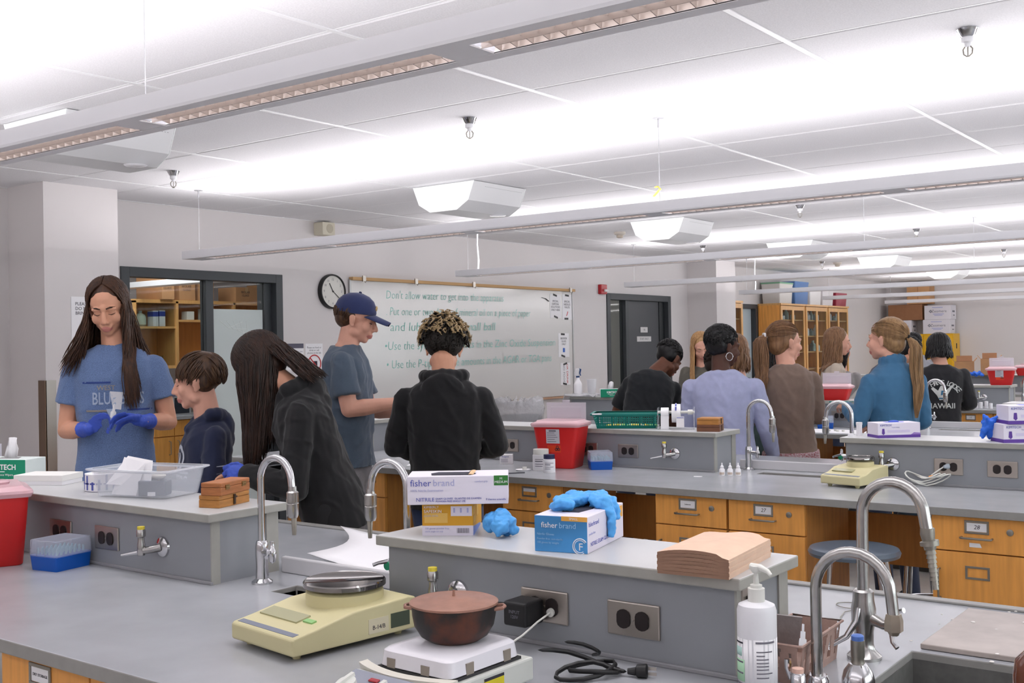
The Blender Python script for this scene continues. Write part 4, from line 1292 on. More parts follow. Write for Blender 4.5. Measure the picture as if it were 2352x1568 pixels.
t = thing('storage_bin', 'clear plastic bin holding papers and a black case on the front ledge', 'bin', (-2.985, 2.075, HT), radians(14))
CLR = mat('clear_bin', (226, 230, 238), .12, alpha=.28)
MB().loft([quadring(.128, .078, .0, .02), quadring(.134, .084, .003, .02), quadring(.150, .098, .084, .022), quadring(.147, .095, .084, .022), quadring(.131, .081, .005, .02)]).build('tub', CLR, t)
MB().loft([quadring(.149, .097, .078, .022), quadring(.163, .110, .084, .024), quadring(.163, .110, .088, .024), quadring(.148, .096, .088, .022)], cap=False).build('rim', mat('clear_rim', (228, 232, 240), .2, alpha=.7), t)
t = thing('paper_sheet', 'white paper sheets standing inside the clear bin', 'paper', (-2.985, 2.075, HT + .006), radians(14))
q = MB()
q.add([(-.09, -.062, 0), (.01, -.066, 0), (.035, -.05, .10), (-.075, -.02, .112)], [(0, 1, 2, 3)]).add([(-.10, -.05, 0), (.0, -.055, 0), (.02, -.03, .09), (-.09, .0, .098)], [(0, 1, 2, 3)])
q.add([(-.115, -.058, .03), (.06, -.058, .03), (.05, -.035, .105), (-.06, -.02, .116)], [(0, 1, 2, 3)])
o = q.build('sheet', PAPER, t, smooth=False)
o.modifiers.new('s', 'SOLIDIFY').thickness = .0012
for nm, lab, c, d, m, cat in (('black_case', 'dark case with a white tag inside the clear bin', (.052, -.03, .004), (.085, .06, .048), mat('case_slate', (66, 74, 90), .4), 'case'),
                              ('white_sponge', 'white rounded lump on the dark case in the clear bin', (.05, -.02, .0525), (.06, .04, .022), mat('sponge_white', (232, 228, 218), .8), 'sponge')):
    t = thing(nm, lab, cat, (-2.985 + cos(.244) * c[0] - sin(.244) * c[1], 2.075 + sin(.244) * c[0] + cos(.244) * c[1], HT + c[2]), radians(14 + 20))
    if cat == 'case':
        MB().box(-d[0] / 2, d[0] / 2, -d[1] / 2, d[1] / 2, .001, d[2]).build('shell', m, t, False, bevel=.004)
        MB().box(-.012, .012, -d[1] / 2 - .001, -d[1] / 2, .002, .014).build('white_tag', PAPER, t, smooth=False)
        MB().cyl((.02, -d[1] / 2 + .006, d[2]), (.02, -d[1] / 2 + .006, d[2] + .003), .004, n=10).build('button', NICKEL, t)
    else:
        MB().ell((0, 0, d[2] / 2), (d[0] / 2, d[1] / 2, d[2] / 2), 14, 8).build('lump', m, t)


def wood_box(lab, loc, rz, d, m, clasps=True):
    t = thing('wooden_box', lab, 'box', loc, rz, 'small hinged wooden boxes')
    w, l, h = d
    MB().box(-w / 2, w / 2, -l / 2, l / 2, 0, h * .62).build('base', m, t, False, bevel=.0015)
    MB().box(-w / 2, w / 2, -l / 2, l / 2, h * .63, h).build('lid', m, t, False, bevel=.0025)
    if clasps == 'hinge':
        for yy in (-l * .28, l * .28):
            MB().box(w / 2, w / 2 + .002, yy - .010, yy + .010, h * .42, h * .8).cyl((w / 2 + .002, yy - .010, h * .62), (w / 2 + .002, yy + .010, h * .62), .0018, n=8).build('hinge', mat('old_brass', (140, 112, 70), .4, .8), t)
    elif clasps:
        MB().box(w / 2, w / 2 + .003, -.006, .003, h * .1, h * .92).box(w / 2, w / 2 + .003, -.002, .01, h * .62, h * .76).build('clasp', mat('clasp_dark', (70, 52, 40), .4, .6), t, smooth=False)
    return t


wood_box('lower of the two wooden boxes on the front ledge, honey coloured with dark clasp', (-2.592, 2.056, HT), radians(15), (.070, .145, .035), HONEYW, True)
wood_box('upper of the two wooden boxes on the front ledge, reddish with brass hinges', (-2.588, 2.058, HT + .0352), radians(18), (.066, .150, .036), ROSEW, 'hinge')
wood_box('lower dark brown wooden box on the second bench ledge', (-2.553, 5.065, HT), radians(16), (.115, .12, .034), DARKW, True)
wood_box('upper honey wooden box on the dark box, second bench ledge', (-2.553, 5.065, HT + .0342), radians(14), (.11, .115, .033), HONEYW, True)
wood_box('lower wooden box at the end of the third bench ledge', (-2.585, 8.05, HT), radians(10), (.12, .12, .034), HONEYW, True)
wood_box('upper wooden box at the end of the third bench ledge', (-2.59, 8.055, HT + .0342), radians(10), (.11, .12, .04), ROSEW, True)
wood_box('flat wooden box on the fourth bench ledge at the right edge', (-2.50, 11.0, HT), radians(5), (.1, .1, .028), ROSEW, True) if False else None

t = thing('paper_box', 'flat white box behind the red container lid on the front ledge', 'box', (-3.57, 2.085, HT), radians(26))
MB().box(-.09, .09, -.06, .06, 0, .028).build('base', PAPER, t, False, bevel=.001)
MB().box(-.092, .092, -.062, .062, .014, .034).build('lid', mat('white_card', (234, 233, 230), .6), t, False, bevel=.001)
t = glove_carton('glove_box', 'white glove box with yellow label at the left edge of the front ledge', (-4.085, 2.06, HT + .037), radians(36), (.21, .118, .075), WCART)
MB().box(.05, .1, -.0597, -.059, .052, .075).build('yellow_label', mat('label_amber', (214, 168, 50), .5), t, smooth=False)
text('L\nLARGE', 'lettering', (.076, -.0602, .063), (1, 0, 0), (0, 0, 1), .011, PAPER, t, 'CENTER')
panel_text(t, [('NITRILE EXAM GLOVES', (-.1, -.0597, .012), .008, INKL, 'LEFT')])
t = glove_carton('carton', 'dark green carton under the left edge white glove box', (-4.085, 2.06, HT), radians(36), (.2, .11, .036), mat('carton_dark_green', (20, 66, 56), .5), 'box')
MB().box(-.06, .06, -.0556, -.055, .01, .024).build('label_strip', PAPERG, t, smooth=False)

# sheet of paper on the back worktop by the cup sink
t = thing('paper_sheet', 'white paper sheet with curled left edge on the worktop between the two ledges', 'paper', (-2.25, 2.45, CT))
q = MB()
nx, ny = 10, 10
BL, TL_, TR, BR = Vector((-.22, -.19, 0)), Vector((-.50, .22, 0)), Vector((.32, .27, 0)), Vector((.46, -.19, 0))
for j in range(ny + 1):
    v = j / ny
    for i in range(nx + 1):
        u = i / nx
        p = BL.lerp(TL_, v).lerp(BR.lerp(TR, v), u)
        p.x += .10 * (1 - u) * sin(pi * v)
        p.z = .002 + .035 * (1 - u) ** 3
        q.v.append(tuple(p))
for j in range(ny):
    for i in range(nx):
        a = j * (nx + 1) + i
        q.f.append((a, a + 1, a + nx + 2, a + nx + 1)); q.m.append(0)
o = q.build('sheet', PAPER, t, angle=180)
o.modifiers.new('s', 'SOLIDIFY').thickness = .0008


# balances
def balance(lab, loc, rz, big=True):
    t = thing('lab_balance', lab, 'balance', loc, rz, 'cream laboratory balances')
    w, l = (.118, .165) if big else (.098, .118)
    body = MB()
    prof_ = [(-l, .014), (-l + .004, .012), (l, .012), (l, .082), (l - .02, .086), (-.01, .078), (-l + .055, .058), (-l + .006, .050), (-l, .046)]
    body.prism(prof_, -w, w, 'x')
    body.build('body', CREAM, t, False, bevel=.005, seg=3)
    for sx in (-1, 1):
        for sy in (-1, 1):
            MB().lathe([(0, 0), (.008, 0), (.013, .016), (0, .016)], (sx * (w - .03), sy * (l - .03), 0), 10).build('foot', CREAM, t)
    sl = atan2(.020, .045 + .0)
    M0 = Matrix.Translation((0, -l + .03, .0535)) @ Matrix.Rotation(atan2(.008, .049), 4, 'X')
    MB().box(-w + .012, w - .012, -.021, -.006, -.0005, .0012, 0, M0).build('key_strip', mat('key_slate', (124, 130, 146), .4), t, smooth=False)
    M1 = Matrix.Translation((0, -l + .082, .0655 if big else .069)) @ Matrix.Rotation(atan2(.020, .10), 4, 'X')
    MB().box(-w + .02, w - .075, -.022, .016, -.002, .0012, 0, M1).build('display', mat('display_olive', (176, 174, 138), .2), t, smooth=False)
    if big:
        MB().box(w - .068, w - .035, -.010, .003, -.002, .0013, 0, M1).build('green_mark', mat('mark_green', (150, 200, 130), .5), t, smooth=False)
        MB().box(w, w + .0012, .03, .085, .022, .054).build('side_sticker', mat('sticker_cream', (214, 206, 178), .5), t, smooth=False)
        text('B-14/B', 'lettering', (w + .0014, .058, .034), (0, 1, 0), (0, 0, 1), .013, INKD, t, 'CENTER')
        MB().box(w, w + .0012, .092, .145, .024, .056).build('side_socket', mat('socket_dark', (72, 82, 66), .5), t, smooth=False)
    MB().lathe([(0, .07), (.088 if big else .06, .07), (.087 if big else .058, .100), (.08 if big else .05, .104), (0, .104)], (0, .055 if big else .05, 0), 36).build('pan_collar', CREAM, t)
    r = .093 if big else .06
    MB().lathe([(0, .108), (r * .93, .108), (r, .111), (r, .120), (r * .97, .123), (r * .95, .1215), (0, .1215)], (0, .055 if big else .05, 0), 48).build('pan', mat('pan_steel', (150, 146, 144), .07, 1.0), t)
    return t


balance('cream balance with round mirror pan on the front bench', (-1.815, 1.71, CT), radians(-8))
balance('cream balance with white cord on the second bench', (-1.735, 4.835, CT), radians(-12), False)

# hotplate and pot
t = thing('hot_plate', 'white topped hot plate carrying the brown pot on the front bench', 'hot plate', (-1.338, 1.575, CT), radians(-2))
HPG = mat('hotplate_grey', (204, 206, 200), .45)
MB().prism([(-.30, .008), (.125, .008), (.125, .052), (-.12, .052), (-.145, .060), (-.285, .022), (-.30, .016)], -.10, .10, 'x').build('base', HPG, t, False, bevel=.006)
q = MB()
r0, r1, r2 = [], [], []
for i in range(13):
    u = -1 + 2 * i / 12
    yy = -.122 - .028 * (1 - u * u)
    r0.append((u * .112, yy, .052)); r1.append((u * .112, yy - .004, .0655)); r2.append((u * .108, yy + .018, .0655))
q.loft([r0 + [(p[0], p[1] + .02, p[2]) for p in r0[::-1]], r1 + [(p[0], p[1] + .022, p[2]) for p in r1[::-1]]])
q.build('control_hood', mat('hood_ivory', (222, 218, 206), .45), t, angle=50)
Mc = Matrix.Translation((0, -.215, .0455)) @ Matrix.Rotation(atan2(.038, .14), 4, 'X')
MB().box(-.088, .088, -.062, .062, -.001, .0025, 0, Mc).build('control_panel', mat('panel_slate', (146, 150, 164), .4), t, smooth=False)
for dx in (-.045, .035):
    MB().lathe([(0, .0025), (.019, .0025), (.018, .020), (.015, .022), (0, .022)], (dx, .0, 0), 20, M=Mc).box(dx - .004, dx + .004, -.02, .02, .02, .027, 0, Mc).build('knob', OFFW, t)
MB().box(-.03, -.008, .035, .045, .0025, .006, 0, Mc).build('red_lamp', mat('lamp_red', (168, 36, 50), .3), t, False, bevel=.002)
MB().prism([(-.09, -.10), (.09, -.10), (.09, .10), (-.09, .10)], .0525, .0575).build('heat_gap', mat('gap_dark', (50, 50, 52), .6), t, smooth=False)
q = MB().loft([quadring(.086, .097, .058, .014), quadring(.089, .100, .060, .016), quadring(.086, .097, .086, .018), quadring(.080, .091, .091, .018), quadring(.0, .0, .091, .0)][:4])
q.build('ceramic_top', mat('ceramic_white', (228, 226, 232), .18), t)
for x, y_, ax in ((-.055, -.0985, 0), (.03, -.0985, 0), (.0875, -.045, 1), (.0875, .06, 1)):
    if ax == 0:
        MB().box(x - .010, x + .010, y_ - .002, y_ + .003, .058, .075).build('clip', mat('clip_taupe', (142, 132, 122), .5), t, smooth=False)
    else:
        MB().box(x - .003, x + .002, y_ - .010, y_ + .010, .056, .078).build('clip', MATS['clip_taupe'], t, smooth=False)
MB().box(.1, .1012, -.02, .035, .022, .043).build('caution_label', mat('caution_yellow', (214, 200, 40), .5), t, smooth=False)
MB().box(.1, .1015, -.02, .035, .039, .044).build('caution_header', INKD, t, smooth=False)
for sx in (-1, 1):
    for yy in (-.25, .1):
        MB().lathe([(0, 0), (.01, 0), (.012, .009), (0, .009)], (sx * .08, yy, 0), 10).build('foot', BLACK, t)

COP = mat('copper_lid', (158, 116, 100), .5, .2, noise_=(30, .14))
POT = mat('burnt_pot', (40, 36, 35), .5, .1, noise_=(13, .2, 5), rgb2=(104, 56, 38))
_r = [n for n in POT.node_tree.nodes if n.type == 'VALTORGB'][0]
_r.color_ramp.elements[0].position, _r.color_ramp.elements[1].position = .5, .68
t = thing('cooking_pot', 'small burnt copper pot with lid on the hot plate', 'pot', (-1.345, 1.597, CT + .0915))
MB().lathe([(0, 0), (.048, 0), (.064, .010), (.075, .028), (.079, .048), (.080, .066), (.076, .066), (.07, .03), (.045, .006), (0, .005)], n=40).build('body', POT, t)
MB().lathe([(.0, .067), (.081, .0665), (.084, .068), (.084, .0715), (.078, .074), (.066, .0735), (.063, .0755), (.05, .0755), (.047, .0775), (.034, .0775), (.031, .0795), (.015, .0795), (0, .081)], n=44).build('lid', COP, t)
MB().lathe([(0, .08), (.003, .08), (.002, .092), (0, .092)], n=10).build('lid_pin', COP, t)
for a in (radians(35), radians(205)):
    T = Matrix.Rotation(a, 4, 'Z')
    MB().tube([(.074, -.016, .058), (.092, -.014, .060), (.096, 0, .0605), (.092, .014, .060), (.074, .016, .058)], .0035, 8, M=T).build('handle', COP, t)

# adapter, cords
t = thing('power_adapter', 'black cube power adapter plugged into the front ledge outlet', 'adapter', (-1.392, 1.905, .978))
MB().box(-.034, .026, -.052, .015, -.026, .026).build('block', BLACK, t, False, bevel=.006, seg=3)
text('INPUT\n120V', 'lettering', (-.004, -.0525, 0), (1, 0, 0), (0, 0, 1), .010, INK, t, 'CENTER')
MB().tube([(-.034, -.02, .012), (-.06, -.025, .013), (-.10, -.03, .010), (-.14, -.04, .0)], .0022, 6).build('thin_cord', BLACK, t)
o = MB().tube([(-1.348, 1.918, .976), (-1.356, 1.88, .962), (-1.365, 1.84, .942), (-1.375, 1.80, .928)], .0022, 8).cyl((-1.3485, 1.925, .976), (-1.348, 1.915, .975), .009, n=12).build('white_cable', OFFW)
tag(o, 'thin white cord hanging from the front ledge outlet', 'cord')
t = thing('coiled_cable', 'coiled black power cord with plug beside the hot plate', 'cord', (-1.20, 1.80, CT))
q = MB()
q.tube([(-.06, -.06, .05), (-.03, .01, .04), (.02, .04, .012), (.07, .05, .006), (.085, .02, .008), (.05, -.03, .02), (.0, -.05, .016), (-.02, .0, .012), (.03, .06, .018), (.07, .045, .022), (.06, -.02, .006), (.02, -.07, .006), (-.01, -.08, .008), (-.015, -.04, .02), (.03, .015, .03), (.06, .02, .012), (.09, .035, .009)], .0052, 8)
q.tube([(-.05, .02, .05), (-.02, .05, .045), (.01, .06, .03), (.0, .08, .02), (-.03, .09, .01)], .0045, 8)
o = q.build('cable', BLACK, t)
sb = o.modifiers.new('s', 'SUBSURF'); sb.levels = 1; sb.render_levels = 1
MB().tube([(.09, .035, .010), (.105, .04, .011), (.108, .041, .012), (.125, .047, .013), (.127, .048, .013)], [.006, .008, .013, .014, .010], 10).build('plug', BLACK, t)
for dz in (-.005, .005):
    MB().cbox((.135, .051, .013 + dz), (.016, .0015, .006), rot=(0, 0, .33)).build('prong', STEEL, t, smooth=False)

# soap bottle, basket, amber bottle, small litter
t = thing('pump_bottle', 'white pump soap bottle with green label at the bottom right', 'bottle', (-.868, 1.895, CT))
MB().lathe([(0, 0), (.034, 0), (.036, .003), (.036, .148), (.033, .158), (.02, .164), (0, .164)], n=32).build('body', mat('bottle_white', (228, 228, 232), .35), t)
MB().lathe([(0, .163), (.0155, .163), (.0155, .188), (.011, .189), (.011, .194), (.0055, .196), (.004, .215), (.006, .216), (.010, .221), (.010, .229), (0, .230)], n=20).build('pump_collar', OFFW, t)
MB().tube([(-.010, .002, .226), (.01, -.002, .227), (.026, -.006, .222), (.033, -.008, .216)], [.007, .006, .0045, .0035], 10).build('spout', OFFW, t)
Mv = Matrix.Rotation(radians(23), 4, 'Z')


def arc_label(a0, a1, z0, z1, r, m, name):
    q = MB()
    n = 12
    for i in range(n + 1):
        a = radians(a0 + (a1 - a0) * i / n)
        q.v += [(r * cos(a), r * sin(a), z0), (r * cos(a), r * sin(a), z1)]
    for i in range(n):
        q.f.append((2 * i, 2 * i + 2, 2 * i + 3, 2 * i + 1)); q.m.append(0)
    o = q.build(name, m, t, angle=180)
    o.modifiers.new('s', 'SOLIDIFY').thickness = .0003
    return o


arc_label(195, 385, .012, .100, .0362, PAPER, 'paper_label')
arc_label(200, 255, .022, .062, .0366, mat('leaf_green', (176, 220, 184), .6), 'green_patch')
arc_label(203, 245, .068, .084, .0366, mat('leaf_teal', (186, 222, 214), .6), 'green_patch')
for z in (.078, .071, .0645, .058, .052, .046, .039, .031):
    arc_label(292, 340 - 12 * ((int(z * 1000) * 7) % 3), z, z + .0022, .0367, INK, 'label_text')
for z, m in ((.091, INKD), (.056, INK), (.036, INK), (.016, INK)):
    arc_label(212, 250, z, z + .003, .0368, m, 'label_text')
arc_label(290, 350, .094, .0975, .0367, INK, 'label_text')

t = thing('plastic_basket', 'dusty rose perforated basket behind the pump bottle', 'basket', (-.862, 2.065, CT), radians(2))
BK = mat('basket_rose', (170, 142, 132), .6, noise_=(60, .1))


def tri_wall(q, A, B, h, out, n, th=.002):
    A, B = Vector(A), Vector(B)
    d = (B - A)
    L = d.length
    d = d / L
    O = Vector(out)
    S = 22

    def hole(u, v):
        cell = u * n
        k = int(cell)
        fu = cell - k
        if v < .16 or v > .86:
            return False
        w = (v - .16) / .7
        if k % 2:
            w = 1 - w
        return abs(fu - .5) < .40 * (1 - w)
    nu, nv = n * 10, 10
    for i in range(nu):
        for j in range(nv):
            if not hole((i + .5) / nu, (j + .5) / nv):
                p = []
                for (a, b) in ((i, j), (i + 1, j), (i + 1, j + 1), (i, j + 1)):
                    p.append(A + d * (L * a / nu) + Vector((0, 0, h * b / nv)) + O * (.010 * b / nv))
                q.add([x for x in p] + [x - O * th for x in p], [(0, 1, 2, 3), (7, 6, 5, 4), (0, 4, 5, 1), (1, 5, 6, 2), (2, 6, 7, 3), (3, 7, 4, 0)])


for A, B, out, n in (((-.042, -.105, 0), (.042, -.105, 0), (0, -1, 0), 3), ((.042, -.105, 0), (.042, .105, 0), (1, 0, 0), 6), ((.042, .105, 0), (-.042, .105, 0), (0, 1, 0), 3), ((-.042, .105, 0), (-.042, -.105, 0), (-1, 0, 0), 6)):
    q = MB()
    tri_wall(q, A, B, .074, out, n)
    q.build('wall', BK, t, smooth=False)
MB().box(-.042, .042, -.105, .105, 0, .002).build('bottom', BK, t, smooth=False)
MB().tube([(-.053, -.116, .075), (.053, -.116, .075), (.053, .116, .075), (-.053, .116, .075), (-.053, -.116, .075)], .0026, 6).build('rim', BK, t)
o = MB().cbox((-.895, 2.06, CT + .06), (.075, .003, .10), rot=(.4, .1, .5)).build('plastic_bag', mat('scrap_grey', (156, 150, 150), .5, bump=(50, .6, .004)), None, False)
tag(o, 'crumpled grey plastic scrap standing in the rose basket', 'scrap')
o = MB().cbox((-.86, 2.00, CT + .018), (.02, .012, .03), rot=(.3, .2, .5)).build('sponge_scrap', mat('scrap_ochre', (170, 140, 96), .9, bump=(80, .6, .004)), None, False, bevel=.003)
tag(o, 'small ochre sponge scrap in the rose basket', 'scrap')
o = MB().cbox((-.735, 1.93, CT + .004), (.016, .060, .006), rot=(0, 0, radians(-30))).build('wooden_stick', mat('stick_pale', (224, 214, 200), .7), None, False, bevel=.002)
tag(o, 'short pale stick lying at the left rim of the sink', 'stick')
t = thing('amber_bottle', 'amber glass bottle at the bottom right corner of the picture', 'bottle', (-.352, 1.735, CT))
MB().lathe([(0, 0), (.038, 0), (.040, .004), (.040, .15), (.036, .172), (.022, .186), (.013, .192), (.012, .205), (0, .205)], n=36).build('body', mat('amber_glass', (96, 44, 20), .1, coat=.5), t)
MB().lathe([(0, .2), (.015, .2), (.015, .222), (0, .223)], n=24).build('cap', BLACK, t)
o = MB().tube([(-.95 + .04 * cos(a * pi / 12), 2.62 + .03 * sin(a * pi / 12), CT + .002) for a in range(23)] + [(-.945, 2.55, CT + .002), (-.93, 2.48, CT + .003)], .0011, 5).build('wire_loop', NICKEL)
tag(o, 'thin wire loop lying on the worktop behind the rose basket', 'wire')

# ---- second bench
t = thing('plastic_basket', 'shallow teal slotted basket on the second bench ledge', 'basket', (-3.07, 5.115, HT), radians(27))
TL = mat('basket_teal', (0, 118, 108), .45)


def slot_wall(A, B, out, cols, rows, h, par, fl=.022):
    A, B = Vector(A), Vector(B)
    d = B - A
    O = Vector(out)
    q = MB()

    def P(u, v):
        return A + d * u + Vector((0, 0, h * v)) + O * (fl * v)

    def quad(u0, u1, v0, v1):
        p = [P(u0, v0), P(u1, v0), P(u1, v1), P(u0, v1)]
        q.add(p + [x - O * .0022 for x in p], [(0, 1, 2, 3), (7, 6, 5, 4), (0, 4, 5, 1), (1, 5, 6, 2), (2, 6, 7, 3), (3, 7, 4, 0)])
    quad(0, 1, 0, .18)
    quad(0, 1, .84, 1)
    for r in range(1, rows):
        v = .18 + .66 * r / rows
        quad(0, 1, v - .028, v + .028)
    for c in range(cols + 1):
        u = .03 + .94 * c / cols
        w = .016 if c % 6 == 0 else .006
        quad(max(0, u - w), min(1, u + w), .18, .84)
    q.build('slotted_wall', TL, par, smooth=False)


for A, B, o_, c in (((-.155, -.095, .003), (.155, -.095, .003), (0, -1, 0), 24), ((.155, -.095, .003), (.155, .095, .003), (1, 0, 0), 15), ((.155, .095, .003), (-.155, .095, .003), (0, 1, 0), 24), ((-.155, .095, .003), (-.155, -.095, .003), (-1, 0, 0), 15)):
    slot_wall(A, B, o_, c, 4, .070, t)
MB().box(-.155, .155, -.095, .095, 0, .004).build('bottom', TL, t, smooth=False)
MB().loft([quadring(.176, .116, .070, .02), quadring(.190, .130, .071, .024), quadring(.190, .130, .080, .024), quadring(.174, .114, .080, .02)], cap=False).build('rim', TL, t)
for x, y_ in ((-.15, -.128), (.183, .02)):
    MB().cbox((x, y_, .0785), (.03, .05, .006) if x > 0 else (.05, .02, .006)).build('white_tape', PAPER, t, smooth=False)
rnd = random.Random(9)
cols = [(236, 214, 90), (236, 236, 232), (232, 200, 60), (120, 180, 110), (230, 230, 236)]
for j in range(9):
    a = rnd.uniform(0, pi)
    ca, sa = cos(radians(27)), sin(radians(27))
    lx, ly = -.11 + .0275 * j, rnd.uniform(-.05, .05)
    c = (-3.045 + ca * lx - sa * ly, 5.115 + sa * lx + ca * ly, HT + .012)
    o = MB().cyl((-.03, 0, 0), (.03, 0, 0), .007, n=8).cyl((.03, 0, 0), (.042, 0, 0), .0045, n=8, mi=1).build('marker_pen', [mat('pen%d' % (j % 5), cols[j % 5], .5), OFFW], None, loc=c)
    o.rotation_euler = (0, 0, a)
    tag(o, '%s marker pen from the left in the teal basket' % ORD[j], 'pen', 'marker pens in the teal basket')

t = thing('label_dispenser', 'clear acrylic dispenser holding a blue printed label roll', 'dispenser', (-2.765, 5.10, HT), radians(26))
ACR = mat('acrylic', (236, 238, 244), .06, alpha=.22)
for sx in (-1, 1):
    MB().box(sx * .092 - .003, sx * .092 + .003, -.05, .05, 0, .112).build('side_plate', ACR, t, smooth=False)
MB().box(-.092, .092, -.05, .05, 0, .005).build('base_plate', ACR, t, smooth=False)
MB().cyl((-.095, 0, .088), (.095, 0, .088), .007, n=14).cyl((.06, 0, .088), (.085, 0, .088), .013, n=14).build('spindle', OFFW, t)
MR = Matrix.Translation((.0, 0, .082)) @ Matrix.Rotation(pi / 2, 4, 'Y')
MB().lathe([(.013, -.022), (.048, -.022), (.048, .022), (.013, .022), (.013, -.022)], n=32, M=MR).build('roll', PAPER, t)
for j in range(5):
    MB().box(.0482, .0487, -.02, .02, -.004, .004, 0, MR @ Matrix.Rotation(radians(140 + 22 * j), 4, 'Z')).build('blue_print', INKL if j % 2 else INKB, t, smooth=False)
MB().cbox((.022, -.047, .04), (.04, .001, .055), rot=(-.1, 0, .1)).build('hanging_label', PAPER, t, smooth=False)
MB().cbox((.022, -.048, .062), (.036, .001, .003), rot=(-.1, 0, .1)).build('label_print', INKB, t, smooth=False)
MB().lathe([(.014, -.02), (.03, -.02), (.03, .02), (.014, .02), (.014, -.02)], n=24, M=Matrix.Translation((-.058, 0, .082)) @ Matrix.Rotation(pi / 2, 4, 'Y')).build('roll', PAPER, t)
MB().cbox((-.058, -.03, .035), (.042, .001, .07)).build('hanging_label', PAPER, t, smooth=False)

for lab, x, y_, r, h, cap in (('larger white pill bottle in front of the red sharps container', -3.322, 4.665, .044, .108, OFFW), ('smaller white bottle with dark blue cap before the larger one', -3.225, 4.60, .031, .09, mat('cap_navy', (40, 42, 80), .5))):
    t = thing('pill_bottle', lab, 'bottle', (x, y_, CT))
    MB().lathe([(0, 0), (r, 0), (r, h * .72), (r * .86, h * .76), (0, h * .76)], n=26).build('body', PAPER, t)
    MB().lathe([(0, h * .76), (r * .92, h * .76), (r * .92, h), (0, h)], n=26).build('cap', cap, t)
    for j, z in enumerate((.52, .42, .3, .2)):
        q = MB()
        for i in range(9):
            a = radians(-100 + 11 * i + 36)
            q.v += [(1.01 * r * cos(a - radians(36)), 1.01 * r * sin(a - radians(36)), h * z), (1.01 * r * cos(a - radians(36)), 1.01 * r * sin(a - radians(36)), h * (z + (.03 if j != 1 else .05)))]
        for i in range(8 - (j % 2) * 3):
            q.f.append((2 * i, 2 * i + 2, 2 * i + 3, 2 * i + 1)); q.m.append(0)
        q.build('label_text', INK, t)
t = thing('small_carton', 'small white carton with blue print right of the curly haired boy', 'box', (-3.665, 4.82, CT), radians(30))
MB().box(-.035, .035, -.02, .02, 0, .052).build('carton', PAPER, t, False, bevel=.001)
text('Reagent', 'lettering', (-.004, -.0204, .041), (1, 0, 0), (0, 0, 1), .012, INKB, t, 'CENTER')
MB().box(-.028, .01, -.0206, -.02, .01, .03).build('grey_panel', PAPERG, t, smooth=False)
t = thing('dish', 'small white cap and dish on the second bench near the white carton', 'dish', (-3.39, 4.60, CT))
MB().lathe([(0, 0), (.036, 0), (.04, .006), (.037, .006), (0, .003)], n=20).build('dish', PAPER, t)
MB().lathe([(0, .004), (.012, .004), (.012, .018), (0, .018)], (.005, .005, 0), 14).build('cap', OFFW, t)
o = MB().cbox((-3.34, 4.47, CT + .003), (.09, .008, .006), rot=(0, 0, .9)).build('tweezers', mat('tweezer_steel', (84, 82, 88), .4, .8), None, False)
tag(o, 'thin dark tweezers lying near the second bench front edge', 'tweezers')
for j in range(3):
    t = thing('dropper_bottle', ['left of the three small white dropper bottles on the second bench', 'middle of the three small white dropper bottles on the second bench', 'right of the three small white dropper bottles on the second bench'][j],
              'bottle', (-2.404 + .034 * j, 4.885 + .018 * j, CT), .3, 'three white dropper bottles in a row')
    MB().lathe([(0, 0), (.0135, 0), (.0135, .028), (.009, .034), (0, .034)], n=16).build('body', PAPER, t)
    MB().lathe([(0, .033), (.0085, .033), (.0085, .044), (.004, .048), (.003, .060), (0, .061)], n=14).build('cap', PAPER, t)
    q = MB()
    for i in range(9):
        a = radians(215 + 14 * i)
        q.v += [(.0138 * cos(a), .0138 * sin(a), .005), (.0138 * cos(a), .0138 * sin(a), .016)]
    for i in range(8):
        q.f.append((2 * i, 2 * i + 2, 2 * i + 3, 2 * i + 1)); q.m.append(0)
    q.build('label', mat('label_beige', (206, 190, 176), .7), t)
o = MB().cbox((-2.48, 4.78, CT + .001), (.04, .014, .002), rot=(0, 0, .4)).build('paper_scrap', PAPER, None, False)
tag(o, 'tiny white paper scrap left of the dropper bottles', 'scrap')

t = thing('looped_cable', 'white cord looped between the second balance and the outlet', 'cord', (-1.45, 4.93, CT))
q = MB()
for k in range(3):
    q.tube([((.10 - .012 * k) * sin(2 * pi * i / 20) * (1 if i < 10 else .9) - .01 * k, (.03 + .006 * k) * sin(4 * pi * i / 20), .004 + .03 * (.5 - .5 * cos(2 * pi * i / 10)) + .008 * k + (.035 - .01 * k) * abs(sin(pi * i / 20))) for i in range(21)], .0028, 6, cap=False)
q.tube([(.02, .0, .05), (.05, .02, .075), (.07, .035, .09), (.085, .038, .0915)], .003, 6)
q.build('cable', OFFW, t)
MB().tube([(.066, .025, .086), (.076, .036, .088), (.082, .042, .0885)], [.006, .011, .012], 10).build('plug', mat('plug_grey', (176, 186, 196), .4), t)
MB().cyl((.012, -.006, .04), (.028, .0, .046), .007, n=10).build('orange_tie', mat('tie_orange', (222, 150, 80), .5), t)


